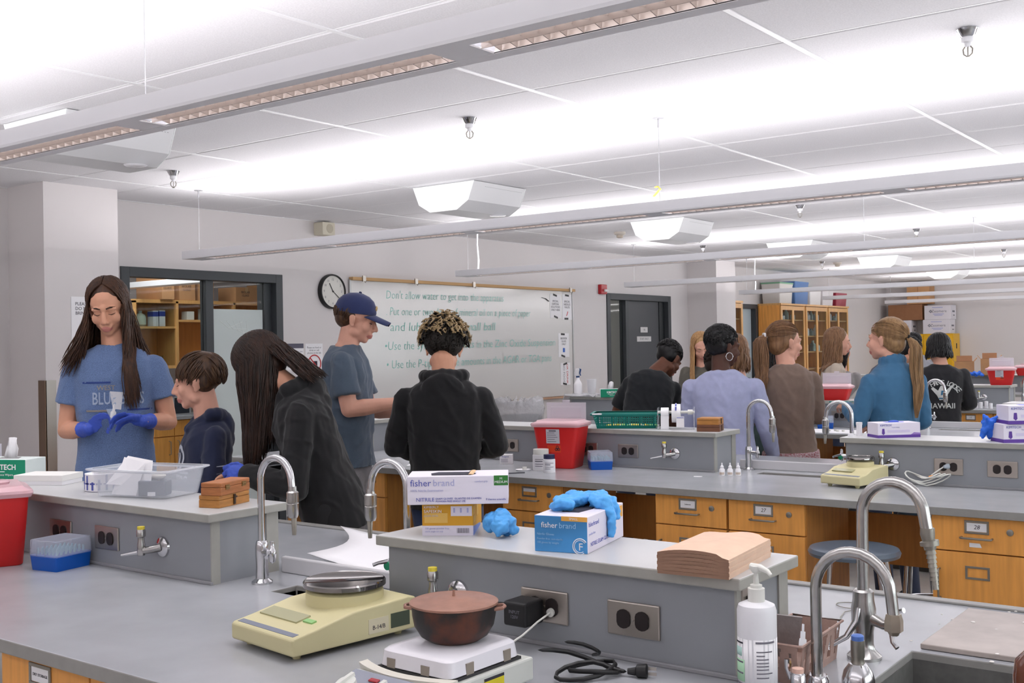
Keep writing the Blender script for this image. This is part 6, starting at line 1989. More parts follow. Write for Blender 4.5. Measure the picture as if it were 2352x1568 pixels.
class Person:
    def __init__(s, label, loc, rotz, J, hs=1.0, hyaw=0, hpitch=-10, hroll=0, skinm=SK_L, male=False, vox=.006, lips=LIP):
        s.t = thing('person', label, 'person', (loc[0], loc[1], 0), rotz)
        s.J, s.hs, s.sk, s.vox, s.male, s.lips = J, hs, skinm, vox, male, lips
        s.H = headmat(J['head'], hyaw, hpitch, hroll, hs)
        s.rnd = random.Random(label)

    def body(s, handsL=None, handsR=None, bareL=True, bareR=True):
        J, S = s.J, s.J['s']
        q = MB()
        head(q, s.H, s.male)
        nb = J['neck']
        capM(q, Matrix.Identity(4), s.H @ V((0, -.018, -.05)), nb + V((0, .012, 0)), (.050 if s.male else .046) * s.hs, .056 * s.hs)
        q.loft(torso_rings(J, [(0, .12 * S, .085 * S, 0), (.5, .12 * S, .085 * S, 0), (.82, .11 * S * J['w'], .07 * S, 0), (.95, .07 * S * J['w'], .05 * S, 0), (1.03, .05 * S, .05 * S, 0)], 16))
        for n, hd in (('L', handsL), ('R', handsR)):
            sh, el, wr = J['sh' + n], J['el' + n], J['wr' + n]
            k = S * (1.06 if s.male else 1.0)
            capsule(q, nb.lerp(sh, .6) - V((0, 0, .045)), sh, .036 * k, .036 * k)
            capsule(q, sh, sh.lerp(el, .5), .038 * k, .045 * k)
            capsule(q, sh.lerp(el, .5), el, .046 * k, .037 * k)
            m = el.lerp(wr, .3)
            capsule(q, el, m, .037 * k, .040 * k)
            capsule(q, m, wr, .040 * k, .026 * k)
            if hd:
                hand(q, **hd)
        o = remesh_build(q, 'body', s.t, [s.sk, s.lips], s.vox, 3)
        inv = s.H.inverted()
        me = o.data
        for p in me.polygons:
            c = inv @ p.center
            if c.y > .066 and (c.x / .0235) ** 2 + ((c.z + .0655) / .0125) ** 2 < 1:
                p.material_index = 1
        s.bodyo = o
        return o

    def brows(s, m, closed=True, lash=True):
        for sg in (-1, 1):
            MB().tube([s.H @ V((sg * .012, .0865, .0225)), s.H @ V((sg * .028, .0845, .0275)), s.H @ V((sg * .046, .069, .024))], [.0022, .003, .0015], 6, flat=1.5).build('eyebrow', m, s.t)
            if closed:
                if lash:
                    MB().tube([s.H @ V((sg * .016, .0785, -.0025)), s.H @ V((sg * .029, .0805, -.0055)), s.H @ V((sg * .043, .0705, -.0015))], [.0008, .0016, .001], 6).build('eyelashes', mat('lash_dark', (40, 28, 24), .7), s.t)
            else:
                e = MB()
                ellM(e, s.H, (sg * .029, .068, .001), (.0125, .0125, .0095))
                e.build('eye', mat('eye_white', (226, 220, 216), .2), s.t)
                e = MB()
                ellM(e, s.H, (sg * .029, .0795, -.001), (.0055, .003, .0055))
                e.build('iris', mat('iris_brown', (60, 40, 30), .2), s.t)

    def glove(s, hd, wr, el, m):
        q = MB()
        hand(q, **hd)
        d = (V(el) - V(wr)).normalized()
        capsule(q, wr, V(wr) + d * .055, .028, .034)
        q.cyl(V(wr) + d * .05, V(wr) + d * .062, .036, .037, 14)
        return remesh_build(q, 'glove', s.t, m, .003, 2, wrinkle(.0012, 70))

    def shirt(s, m, kind='tee', hem=-.14, rw=1.0, sl=.56, name='shirt', hood=False, collar=None, ext=None, cuff=None, fold=.006, neckr=1.0, sler=1.0):
        J, S = s.J, s.J['s']
        w = J['w'] * rw
        q = MB()
        sp = [(hem, .178 * S * w, .135 * S * rw, 0), (.0, .170 * S * w, .128 * S * rw, 0), (.25, .156 * S * w, .118 * S * rw, .004), (.5, .166 * S * w, .122 * S * rw, .006), (.74, .178 * S * w, .122 * S * rw, .004),
              (.88, .168 * S * w, .104 * S * rw, 0), (.955, .125 * S * w, .083 * S, -.004), (1.01, .074 * S * neckr, .070 * S * neckr, 0)]
        q.loft(torso_rings(J, sp))
        for n in 'LR':
            sh, el, wr = J['sh' + n], J['el' + n], J['wr' + n]
            k = S * sler
            inn = sh.lerp(J['neck'], .35) - V((0, 0, .045 * S))
            capsule(q, inn, sh, .062 * k, .056 * k)
            if kind == 'tee':
                e = sh.lerp(el, sl)
                q.ell(sh, (.056 * k,) * 3, 14, 8)
                q.cyl(sh, e, .057 * k, .068 * k, 16)
            else:
                capsule(q, sh, sh.lerp(el, .5), .056 * k, .057 * k)
                capsule(q, sh.lerp(el, .5), el, .058 * k, .052 * k)
                capsule(q, el, el.lerp(wr, .5), .053 * k, .050 * k)
                capsule(q, el.lerp(wr, .5), wr, .050 * k, (.038 if cuff is None else cuff) * k)
        if hood:
            nb = J['neck']
            sp_ = (J['neck'] - J['hip']).normalized()
            x = (J['shR'] - J['shL']).normalized()
            y = sp_.cross(x).normalized()
            for i in range(9):
                a = pi * i / 8
                c = nb + x * (.092 * S * cos(a)) - y * (.075 * S * sin(a) - .02 * S) + sp_ * (.012 * S - .03 * S * sin(a) * 0)
                q.ell(c, (.036 * S, .036 * S, .034 * S), 10, 7)
            q.ell(nb - y * .085 * S - sp_ * .045 * S, (.105 * S, .042 * S, .075 * S), 16, 10, rot=(atan2(y.z, y.y) * 0, 0, 0))
            q.ell(nb - y * .10 * S - sp_ * .10 * S, (.075 * S, .034 * S, .06 * S), 14, 9)
            for sg in (-1, 1):
                capsule(q, nb + x * sg * .075 * S + y * .03 * S, nb + x * sg * .03 * S + y * .10 * S - sp_ * .07 * S, .030 * S, .022 * S)
        if collar:
            nb = J['neck']
            for i in range(12):
                a = 2 * pi * i / 12
                q.ell(nb + V((.066 * S * cos(a), .062 * S * sin(a) + .012, .02 + .012 * sin(a) * -1)), (.020, .020, .030), 8, 6)
        if ext:
            ext(q)
        f = fold

        def dsp(co):
            a = noise.noise(V((co.x * 13, co.y * 13, co.z * 6)))
            b = noise.noise(V((co.x * 26 + 7, co.y * 26, co.z * 15)))
            c = 1 - abs(noise.noise(V((co.x * 9 + 3, co.y * 9, co.z * 11 + co.x * 9)))) * 2.2
            return f * (a + .4 * b) + f * .8 * max(0, c - .45)
        o = remesh_build(q, name, s.t, m, s.vox * 1.15, 4, dsp)
        s.shirto = o
        s.bvh = BVHTree.FromPolygons([v.co for v in o.data.vertices], [tuple(p.vertices) for p in o.data.polygons])
        return o

    def pants(s, m, name='trousers', flare=1.0, skirt=False):
        J, S = s.J, s.J['s']
        q = MB()
        q.ell(J['hip'] - V((0, 0, .01)), (.155 * S, .115 * S, .12 * S), 18, 10)
        for n in 'LR':
            capsule(q, J['hp' + n], J['kn' + n], .088 * S, .064 * S * flare)
            capsule(q, J['kn' + n], J['an' + n], .064 * S * flare, .054 * S * flare)
        remesh_build(q, name, s.t, m, .012, 3)
        for n in 'LR':
            a = J['an' + n]
            k = MB()
            k.loft([quadring(.040 * S, .115 * S, .0, .035), quadring(.044 * S, .122 * S, .02, .038), quadring(.040 * S, .10 * S, .055, .034), quadring(.034 * S, .05 * S, .09, .03)])
            k.v = [(v[0] + a.x, v[1] + a.y + .045 * S - .03 * S * (v[2] > .05), v[2]) for v in k.v]
            k.build('shoe', mat('shoe_dark', (52, 52, 58), .6), s.t)

    # ---- prints on clothes
    def decal(s, mesh_v, mesh_f, m, name='shirt_print', d=(0, -1, 0), off=.0022):
        d = V(d).normalized()
        vs = []
        for v in mesh_v:
            hit = s.bvh.ray_cast(V(v) - d * .6, d, 1.2)
            vs.append(hit[0] - d * off if hit[0] is not None else V(v))
        q = MB()
        q.add(vs, mesh_f)
        return q.build(name, m, s.t, angle=180, fix=False)

    def decal_text(s, body, c, x, y, size, m, d=(0, -1, 0), shear=0, sx=1.0, name='lettering', rot=0.0, off=.0022):
        cu = bpy.data.curves.new('tmp', 'FONT')
        cu.body, cu.size, cu.align_x, cu.align_y, cu.resolution_u = body, size, 'CENTER', 'CENTER', 2
        cu.offset = size * .012
        o = bpy.data.objects.new('tmp', cu)
        COL.objects.link(o)
        me = bpy.data.meshes.new_from_object(o.evaluated_get(bpy.context.evaluated_depsgraph_get()))
        X, Y = V(x).normalized(), V(y).normalized()
        cr, sr = cos(rot), sin(rot)
        vs = [V(c) + X * ((v.co.x * cr - v.co.y * sr) * sx) + Y * (v.co.x * sr + v.co.y * cr) for v in me.vertices]
        fs = [tuple(p.vertices) for p in me.polygons]
        bpy.data.objects.remove(o)
        return s.decal(vs, fs, m, name, d, off)

    def decal_shape(s, polys, m, c, x, y, d=(0, -1, 0), name='shirt_print', off=.0024):
        X, Y = V(x).normalized(), V(y).normalized()
        bm = bmesh.new()
        for P in polys:
            bm.faces.new([bm.verts.new((p[0], p[1], 0)) for p in P])
        bmesh.ops.triangulate(bm, faces=bm.faces)
        for _ in range(2):
            bmesh.ops.subdivide_edges(bm, edges=[e for e in bm.edges if e.calc_length() > .012], cuts=1, use_grid_fill=True)
        bmesh.ops.triangulate(bm, faces=bm.faces)
        bm.verts.index_update()
        vs = [V(c) + X * v.co.x + Y * v.co.y for v in bm.verts]
        fs = [tuple(v.index for v in f.verts) for f in bm.faces]
        bm.free()
        return s.decal(vs, fs, m, name, d, off)

    # ---- hair
    def SP(s, d, k=1.0):
        d = V(d).normalized()
        return s.H @ V((.083 * k * d.x, -.022 + .100 * k * d.y, .040 + .089 * k * d.z))

    def volume(s, q, grow=1.0, nape=True, side=0.0):
        ellM(q, s.H, (0, -.026, .045), (.080 * grow, .093 * grow, .083 * grow), 20, 14)
        if nape:
            ellM(q, s.H, (0, -.052, -.012), (.064 * grow, .056 * grow, .062 * grow), 16, 10)
        for sg in (-1, 1):
            ellM(q, s.H, (sg * .030, -.035, .008 - side), (.049 * grow, .048 * grow, .052 * grow), 14, 9)

    def finish_hair(s, vol, st, m, vox=.007, smooth=2, disp=None, name='hair'):
        o = remesh_build(vol, name, s.t, m, vox, smooth, disp) if vol else None
        q = MB()
        if o:
            q.v = [tuple(v.co) for v in o.data.vertices]
            q.f = [tuple(p.vertices) for p in o.data.polygons]
            q.m = [0] * len(q.f)
            bpy.data.objects.remove(o)
        q.add(st.v, st.f)
        q.m[-len(st.f):] = st.m
        return q.build(name, m, s.t, angle=180, fix=False)

    def push(s, p, mode, pad=.012):
        """keep hanging hair outside the clothes: mode +1 in front, -1 behind, 0 outside sideways"""
        J, S = s.J, s.J['s']
        sp = J['neck'] - J['hip']
        tt = (p - J['hip']).dot(sp) / sp.length_squared
        if tt > 1.04 or tt < -.3:
            return p
        x = (J['shR'] - J['shL']).normalized()
        up = sp.normalized()
        y = up.cross(x).normalized()
        c = J['hip'] + sp * tt
        rx = (.185 if tt < .9 else .185 - (tt - .9) * 1.0) * S * J['w']
        ry = (.128 if tt < .8 else .128 - (tt - .8) * .30) * S + pad
        lx, ly = (p - c).dot(x), (p - c).dot(y)
        u = min(1, abs(lx) / max(rx, .02))
        need = ry * sqrt(max(0, 1 - u * u * .85))
        if abs(lx) < rx + .03:
            if mode > 0 and ly < need:
                p = p + y * (need - ly)
            elif mode < 0 and ly > -need:
                p = p + y * (-need - ly)
        return p

    def curtain(s, st, n, arange, length, mode, part=(-.07, .05), side=1, r=.0055, flare=0.0, wave=.006, grav=V((0, 0, -1)), kend=1.0, thetaz=-.2, top=None, jit=.05, mi=0, tuck=.12):
        fl0 = flare
        fine = 1.8 if s.vox < .0065 else 1.3
        n, r = int(n * fine), r * (1.0 / fine) ** .8
        for _ in range(n):
            flare = fl0 * s.rnd.uniform(.3, 1.5)
            a = radians(s.rnd.uniform(*arange)) * side
            yp = s.rnd.uniform(*part)
            d0 = V((.03 * side, yp * 11, 1.0)).normalized() if top is None else V(top).normalized()
            d1 = V((sin(a), cos(a), thetaz + s.rnd.uniform(-.1, .1))).normalized()
            k = 1 + s.rnd.uniform(-.01, jit)
            pts = []
            for i in range(7):
                pts.append(s.SP(d0.slerp(d1, i / 6), k * (1 - .02 * (i == 0))))
            p = pts[-1].copy()
            c = s.H @ V((0, -.02, 0))
            outw = V((p.x - c.x, p.y - c.y, 0))
            L = length * s.rnd.uniform(.82, 1.06)
            ph, am = s.rnd.uniform(0, 6), wave * s.rnd.uniform(.3, 1.3)
            m = mode(a) if callable(mode) else mode
            N = 9
            for i in range(1, N):
                f = i / (N - 1)
                g = p + grav * (L * f) + outw * (flare * f ** 1.5 - tuck * sin(f * pi * .5)) + V((am * sin(ph + f * 7), am * cos(ph * 1.3 + f * 6), 0))
                pts.append(s.push(g, m, .012 + s.rnd.uniform(0, .006)) if m is not None else g)
            rr = r * s.rnd.uniform(.7, 1.3)
            st.tube(pts, [rr * .6] + [rr] * (len(pts) - 4) + [rr * .9, rr * .7, rr * .25], 5, mi, cap=False, flat=.55)

    def locks(s, st, n, region, length, droop=.5, out=.25, flow=None, r=.005, curl=0.0, mi=0, k0=.98, lift=.0):
        """short locks: region(d) tells where they grow, flow(d) the combing direction in head space"""
        c = 0
        tries = 0
        while c < n and tries < n * 40:
            tries += 1
            d = V((s.rnd.gauss(0, 1), s.rnd.gauss(0, 1), s.rnd.gauss(0, 1))).normalized()
            if not region(d):
                continue
            c += 1
            f = flow(d) if flow else V((0, 0, -1))
            L = length * s.rnd.uniform(.7, 1.2)
            pts, dd = [], d.copy()
            ph = s.rnd.uniform(0, 6)
            for i in range(6):
                u = i / 5
                k = k0 + (out * L / .09) * u * (1 - droop * u) + lift * u
                e = dd + V((curl * sin(ph + u * 9), curl * cos(ph + u * 9), curl * sin(ph * 2 + u * 8))) * u
                pts.append(s.SP(e, k) if e.length > 0 else s.SP(dd, k))
                dd = (dd + f * (L / 5 / .09)).normalized()
            rr = r * s.rnd.uniform(.7, 1.3)
            st.tube(pts, [rr * .8, rr, rr, rr * .9, rr * .6, rr * .15], 5, mi, cap=False, flat=.6)

    def ponytail(s, st, vol, tie, length, r=.03, m_band=None, grav=V((0, 0, -1)), n=170, sag=.03, wave=.008, mode=-1, tail_n=190, out=.05, hairline=78):
        n = int(n * 1.5)
        T = V(tie)
        Tw = s.SP(T, 1.04)
        for i in range(n):
            a = s.rnd.uniform(-pi, pi)
            th = radians(hairline + 22 * (abs(a) / pi)) + s.rnd.uniform(-.12, .0) * (1 if s.rnd.random() < .5 else 6)
            d0 = V((sin(a) * sin(th), cos(a) * sin(th), cos(th)))
            pts = []
            k = 1.0 + s.rnd.uniform(-.02, .03)
            for j in range(7):
                u = j / 6
                dd = d0.slerp(T.normalized(), u) if d0.angle(T) < 3.0 else d0.lerp(T, u)
                pts.append(s.SP(dd, k))
            rr = .0028 * s.rnd.uniform(.7, 1.3)
            st.tube(pts, [rr * .4] + [rr] * 5 + [rr * .8], 4, 0, cap=False, flat=.5)
        nb = (Tw - s.H @ V((0, -.02, .03))).normalized()
        core = [Tw, Tw + nb * out * .6 + grav * .02]
        for i in range(1, 9):
            f = i / 8
            p = Tw + nb * (out * (1 - .4 * f)) + grav * (length * f) + V((.01 * sin(f * 4), 0, 0))
            core.append(s.push(p, mode, r * .8) if mode else p)
        rad = [r * .45, r * .8] + [r * (1.0 + .15 * sin(i * .9)) for i in range(5)] + [r * .8, r * .5, r * .15]
        st.tube(core, [x * .85 for x in rad], 12, 0, flat=.8)
        for i in range(tail_n):
            a = s.rnd.uniform(0, 2 * pi)
            q = s.rnd.uniform(.75, 1.12)
            pts = []
            ph = s.rnd.uniform(0, 6)
            for p, rr in zip(core, rad):
                f = len(pts) / len(core)
                pts.append(p + V((cos(a), sin(a) * .85, 0)) * (rr * q) + V((wave * f * sin(ph + f * 8), wave * f * cos(ph + f * 8), s.rnd.uniform(-.012, .012) * f)))
            st.tube(pts, [.0022] + [.0034] * (len(pts) - 3) + [.0024, .0008], 4, 0, cap=False, flat=.6)
        if m_band:
            MB().tube([Tw - nb * .008, Tw + nb * .010 + grav * .004], [r * .56, r * .62], 14).build('hair_tie', m_band, s.t)


# --- 1 the tall girl
J = std(1.84, 0, 1.0)
J.update(head=V((.026, .012, 1.752)), neck=V((.0, -.03, 1.575)), shR=V((.165, -.035, 1.475)), shL=V((-.172, -.005, 1.475)), elR=V((.215, -.03, 1.19)), wrR=V((.115, .165, 1.205)), elL=V((-.235, .02, 1.215)), wrL=V((-.115, .205, 1.235)))
P1 = Person('person with long brown hair in heather blue tee and blue gloves, holding a dropper', (-4.56, 3.0), radians(-123.2), J, 1.10, -12, -20, 4, SK_T, False, .0048)
hR = dict(w=J['wrR'], d=(-.52, .55, .42), nrm=(-.55, .25, -.55), side=(.1, .35, .9), curl=((52, 50, 28), (58, 52, 30), (62, 55, 30), (66, 55, 30)), thumb=.6, sc=1.02, r=.0098)
hL = dict(w=J['wrL'], d=(.75, .45, .22), nrm=(.35, .05, -.85), side=(.2, .75, .5), curl=((26, 30, 18), (32, 34, 20), (40, 40, 22), (30, 30, 20)), thumb=.7, sc=1.02, r=.0098)
P1.body()
P1.brows(H_BROWN)
TB = cloth('heather_blue', (98, 120, 160), .34)
P1.shirt(TB, 'tee', -.10, 1.0, .58, fold=.006)
P1.pants(mat('cloth_light_denim', (126, 152, 186), .8, noise_=(200, .1)))
P1.glove(hR, J['wrR'], J['elR'], NITV)
P1.glove(hL, J['wrL'], J['elL'], NITV)
vol, st = MB(), MB()
P1.volume(vol, 1.02, True)
P1.curtain(st, 190, (58, 100), .47, +1, (-.02, .055), -1, .006, flare=.45, wave=.010, tuck=.05)
P1.curtain(st, 120, (95, 165), .30, None, (-.08, .02), -1, .006, flare=.75, wave=.008, tuck=.0)
P1.curtain(st, 150, (60, 110), .31, None, (-.02, .055), 1, .006, flare=.85, wave=.008, tuck=.0)
P1.curtain(st, 120, (100, 178), .31, -1, (-.08, .02), 1, .006, flare=.8, wave=.008, tuck=.0)
P1.finish_hair(vol, st, H_BROWN, .006)
WP = mat('print_white', (168, 182, 204), .8)
BP = mat('print_navy', (44, 66, 132), .8)
TP = mat('print_tan', (150, 142, 130), .8)
UX, UZ = (-1, 0, 0), (0, 0, 1)
P1.decal_text('BLUE BAYS', (-.012, .2, 1.335), UX, UZ, .078, WP, sx=.60)
for m_, x0, x1, z in ((BP, .02, .14, 1.410), (TP, .03, .125, 1.282), (BP, -.16, -.05, 1.284)):
    P1.decal_shape([[(-x1, -.004), (-x0, -.004), (-x0, .004), (-x1, .004)]], m_, (0, .2, z), UX, UZ)
P1.decal_text('WEST', (.04, .2, 1.385), UX, UZ, .03, TP)
P1.decal_shape([[(0, -.045), (.035, -.05), (.045, .03), (-.012, .035)]], mat('patch_white', (216, 216, 220), .8), (.012, .2, 1.335), UX, UZ, name='white_patch')
P1.decal_shape([[(-.02, 0), (.02, 0), (.006, -.05), (-.004, -.05)]], WP, (.02, .2, 1.29), UX, UZ)
o = MB().lathe([(0, 0), (.012, 0), (.012, .022), (.006, .03), (.005, .044), (.0022, .062), (0, .063)], n=14).build('dropper_bottle', PAPER)
Wd = P1.t.matrix_basis @ V((.012, .285, 1.262))
o.location = Wd
o.rotation_euler = (.1, .35, 0)
tag(o, 'small white dropper bottle pinched in the gloved hands of the tall girl', 'bottle')

# --- 2 the boy in profile
J = std(1.50, 6, .92)
J.update(head=V((-.006, .0, 1.408)), neck=V((-.01, -.05, 1.258)), shL=V((-.135, -.05, 1.175)), shR=V((.13, -.03, 1.175)), elL=V((-.19, -.03, .95)), wrL=V((-.14, .13, .975)), elR=V((.19, -.01, .95)), wrR=V((.12, .13, .98)))
P2 = Person('boy with short brown hair in navy hooded top, seen in profile beside the tall girl', (-3.99, 3.03), radians(150), J, 1.03, -20, -6, 0, SK_L, True, .005)
P2.body(handsL=dict(w=J['wrL'], d=(.2, .8, -.2), nrm=(.2, 0, -1), side=(1, 0, 0)), handsR=dict(w=J['wrR'], d=(-.2, .8, -.2), nrm=(0, 0, -1), side=(-1, 0, 0)))
P2.brows(H_BOY, True)
NAVY = cloth('navy', (26, 34, 62))
P2.shirt(NAVY, 'long', -.16, 1.02, hood=True, fold=.007)
P2.pants(cloth('dark_denim', (46, 54, 76)))
vol, st = MB(), MB()
P2.volume(vol, 1.03, False)
fl2 = lambda d: (V((d.x * .35, .55 if d.y > -.3 else -.5, -.75)))
P2.locks(st, 330, lambda d: d.z > -.12 - .25 * (d.y < -.2) and not (d.y > .35 and d.z < .32), .085, .35, .16, fl2, .0055, .03)
P2.locks(st, 70, lambda d: d.y > .25 and .25 < d.z < .8, .085, .2, .14, lambda d: V((d.x * .3, .8, -.75)), .0055, .03)
P2.finish_hair(vol, st, H_BOY, .006)
WH2 = mat('print_bone', (190, 194, 204), .8)
ring = []
for i in range(12):
    a0, a1 = 2 * pi * i / 12, 2 * pi * (i + 1) / 12
    ring.append([(.05 * cos(a0), .06 * sin(a0)), (.05 * cos(a1), .06 * sin(a1)), (.034 * cos(a1), .043 * sin(a1)), (.034 * cos(a0), .043 * sin(a0))])
P2.decal_shape(ring, WH2, (-.02, .3, 1.085), UX, UZ)
P2.decal_shape([[(-.018, -.024), (.018, -.024), (.012, .024), (-.012, .024)]], WH2, (-.02, .3, 1.085), UX, UZ)
P2.decal_text('TIGERS', (-.02, .3, .985), UX, UZ, .075, WH2, sx=.75)
P2.decal_shape([[(-.09, 0), (.09, 0), (.09, .01), (-.09, .01)]], WH2, (-.02, .3, 1.022), UX, UZ)

# --- 3 girl bending over with dark hair over her face
J = std(1.72, 20, .98)
J.update(hip=V((0, -.20, .93)), hpL=V((-.09, -.2, .90)), hpR=V((.09, -.2, .9)), knL=V((-.1, -.16, .5)), knR=V((.1, -.16, .5)), anL=V((-.1, -.2, .085)), anR=V((.1, -.2, .085)),
         head=V((.0, .085, 1.478)), neck=V((.0, -.055, 1.375)), shL=V((-.155, -.11, 1.285)), shR=V((.15, -.06, 1.285)), elL=V((-.20, -.09, 1.0)), wrL=V((-.145, .10, 1.045)), elR=V((.2, 0, 1.02)), wrR=V((.10, .17, 1.03)))
P3 = Person('person in black hooded top bending forward, long dark hair hiding the face', (-3.50, 3.07), radians(127), J, 1.06, 0, -38, 0, SK_T, False, .005)
h3 = dict(w=J['wrL'], d=(.25, .9, .05), nrm=(.7, .1, -.5), side=(.3, .1, .9), curl=((45, 45, 25), (52, 50, 30), (56, 52, 30), (45, 40, 30)), thumb=.5, sc=1.05, r=.0098)
P3.body(handsR=dict(w=J['wrR'], d=(-.3, .8, 0), nrm=(0, 0, -1), side=(-1, 0, 0)))
P3.glove(h3, J['wrL'], J['elL'], NITV)
BLK = cloth('black', (15, 15, 18))
P3.shirt(BLK, 'long', -.30, 1.04, hood=True, fold=.009, cuff=.042, sler=1.06)
P3.pants(cloth('black_trouser', (24, 24, 26)))
vol, st = MB(), MB()
P3.volume(vol, 1.04, True)
P3.curtain(st, 150, (10, 70), .42, None, (-.03, .05), -1, .0048, flare=.0, wave=.006, thetaz=-.1, tuck=.25)
P3.curtain(st, 150, (10, 75), .40, None, (-.03, .05), 1, .0048, flare=.0, wave=.006, thetaz=-.1, tuck=.25)
P3.curtain(st, 170, (70, 120), .42, None, (-.06, .03), -1, .0055, flare=.0, wave=.006, thetaz=-.1, tuck=.2)
P3.curtain(st, 120, (70, 130), .40, None, (-.06, .03), 1, .0055, flare=.0, wave=.006, thetaz=-.1, tuck=.2)
P3.curtain(st, 170, (95, 150), .36, None, (-.08, .03), -1, .006, flare=.1, wave=.006, thetaz=-.3, tuck=.05)
P3.curtain(st, 160, (125, 178), .22, -1, (-.09, .0), -1, .006, flare=.25, wave=.008, thetaz=-.1, grav=V((0, -.75, -.65)), tuck=0)
P3.curtain(st, 110, (125, 178), .22, -1, (-.09, .0), 1, .006, flare=.25, wave=.008, thetaz=-.1, grav=V((0, -.75, -.65)), tuck=0)
P3.finish_hair(vol, st, H_BLACKB, .006)
GP = mat('print_grey', (170, 172, 176), .8)
P3.decal_text('WAVES', (-.05, .25, 1.13), (0, 0, 1), (1, 0, 0), .07, GP, d=(.55, -.8, 0), sx=.9)

# --- 4 boy in the cap
J = std(1.78, 4, .98)
J.update(head=V((-.002, -.035, 1.692)), neck=V((-.004, -.095, 1.555)), shR=V((.155, -.09, 1.475)), shL=V((-.17, -.07, 1.47)), elR=V((.185, -.055, 1.245)), wrR=V((.10, .17, 1.27)), elL=V((-.18, .0, 1.22)), wrL=V((-.05, .20, 1.215)), hip=V((0, -.085, .95)), hpL=V((-.09, -.085, .92)), hpR=V((.09, -.085, .92)), knL=V((-.1, -.07, .5)), knR=V((.1, -.07, .5)), anL=V((-.1, -.1, .085)), anR=V((.1, -.1, .085)))
P4 = Person('boy in navy baseball cap and slate tee, facing right with purple gloves', (-3.98, 4.05), radians(-53), J, 1.04, 0, -14, 0, SK_L, True, .005)
P4.body(handsR=dict(w=J['wrR'], d=(-.35, .8, -.05), nrm=(-.8, -.2, -.3), side=(0, .3, .9)), handsL=None)
P4.brows(H_BOY, True)
P4.glove(dict(w=J['wrL'], d=(.2, .8, -.1), nrm=(.6, 0, -.7), side=(.4, .2, .8), r=.0098), J['wrL'], J['elL'], mat('nitrile_purple', (96, 52, 150), .5))
SLATE = cloth('slate', (78, 92, 108), .08)
P4.shirt(SLATE, 'tee', .0, .99, .70, fold=.010)
P4.pants(cloth('grey_sweatpants', (132, 130, 134), .15), 'sweatpants', 1.15)
vol, st = MB(), MB()
ellM(vol, P4.H, (0, -.052, .0), (.068, .058, .055))
for sg in (-1, 1):
    ellM(vol, P4.H, (sg * .045, -.03, .02), (.034, .045, .032))
P4.locks(st, 120, lambda d: d.y < -.05 and -.5 < d.z < .1, .03, .5, .05, lambda d: V((0, -.2, -.9)), .004)
P4.finish_hair(vol, st, H_BOY, .006)
cq = MB()
rings = []
for z, kx, ky, yc in ((.026, .0835, .103, -.016), (.05, .0845, .1035, -.015), (.078, .079, .096, -.015), (.104, .063, .078, -.014), (.122, .04, .05, -.013), (.131, .012, .015, -.012)):
    rings.append([P4.H @ V((kx * cos(2 * pi * k / 28), yc + ky * sin(2 * pi * k / 28), z + .012 * (sin(2 * pi * k / 28) > 0) * (z < .04) * sin(2 * pi * k / 28))) for k in range(28)])
cq.loft(rings)
CAPN = cloth('cap_navy', (40, 50, 92))
cp = cq.build('baseball_cap', CAPN, P4.t, angle=60)
bq = MB()
r0 = []
for j in range(6):
    yy = .078 + .018 * j
    hw = .074 * sqrt(max(.02, 1 - (j / 5.6) ** 2.6))
    r0.append([P4.H @ V((hw * (-1 + 2 * i / 8), yy - .035 * (-1 + 2 * i / 8) ** 2 * (1 - j / 7), .043 - .020 * (-1 + 2 * i / 8) ** 2 - .004 * j)) for i in range(9)])
for a in r0:
    bq.v += a
for j in range(5):
    for i in range(8):
        a = j * 9 + i
        bq.f.append((a, a + 1, a + 10, a + 9)); bq.m.append(0)
bo = bq.build('brim', CAPN, cp, angle=180)
bo.modifiers.new('s', 'SOLIDIFY').thickness = .004
k = MB()
ellM(k, P4.H, (0, -.012, .134), (.008, .008, .005))
k.build('cap_button', CAPN, cp)
k = MB()
ellM(k, P4.H, (0, .082, .073), (.02, .006, .014))
k.build('cap_badge', mat('badge_tan', (190, 160, 110), .7), cp)

# --- 5 curly haired boy from behind
J = std(1.62, 3, 1.02)
J.update(head=V((-.03, .02, 1.535)), neck=V((-.032, -.025, 1.40)), shL=V((-.205, -.02, 1.305)), shR=V((.14, -.02, 1.305)), elL=V((-.262, .01, 1.09)), wrL=V((-.14, .22, 1.04)), elR=V((.215, .01, 1.09)), wrR=V((.08, .22, 1.04)), hip=V((-.03, 0, .88)), hpL=V((-.12, 0, .86)), hpR=V((.06, 0, .86)))
P5 = Person('curly haired person with blond tips and black hooded top, seen from behind', (-3.28, 3.90), radians(36.9), J, 1.04, 0, -24, 4, SK_T, True, .0055)
P5.body(handsL=dict(w=J['wrL'], d=(.4, .8, 0), nrm=(0, 0, -1), side=(1, 0, 0)), handsR=dict(w=J['wrR'], d=(-.4, .8, 0), nrm=(0, 0, -1), side=(-1, 0, 0)))
P5.shirt(BLK, 'long', -.12, 1.08, hood=True, fold=.009, cuff=.042, sler=1.05)
P5.pants(cloth('blue_jeans', (48, 62, 96)))
vol, st = MB(), MB()
P5.volume(vol, 1.06, False)
P5.locks(st, 300, lambda d: d.z > .0 and not (d.y > .45 and d.z < .3), .075, .42, .9, lambda d: V((d.x * .5, d.y * .3 - .1, -.30)), .0065, .10, mi=1)
P5.locks(st, 170, lambda d: d.z > -.1 and not (d.y > .45 and d.z < .3), .07, .42, .8, lambda d: V((d.x * .5, d.y * .3 - .1, -.35)), .0065, .12, mi=0)
P5.locks(st, 300, lambda d: -.62 < d.z < .15 and d.y < .3, .06, .5, .25, lambda d: V((d.x * .2, -.2, -.8)), .006, .16, mi=0)
P5.finish_hair(vol, st, [mat('hair_curl_dark', (30, 24, 20), .6), H_TIP], .007)

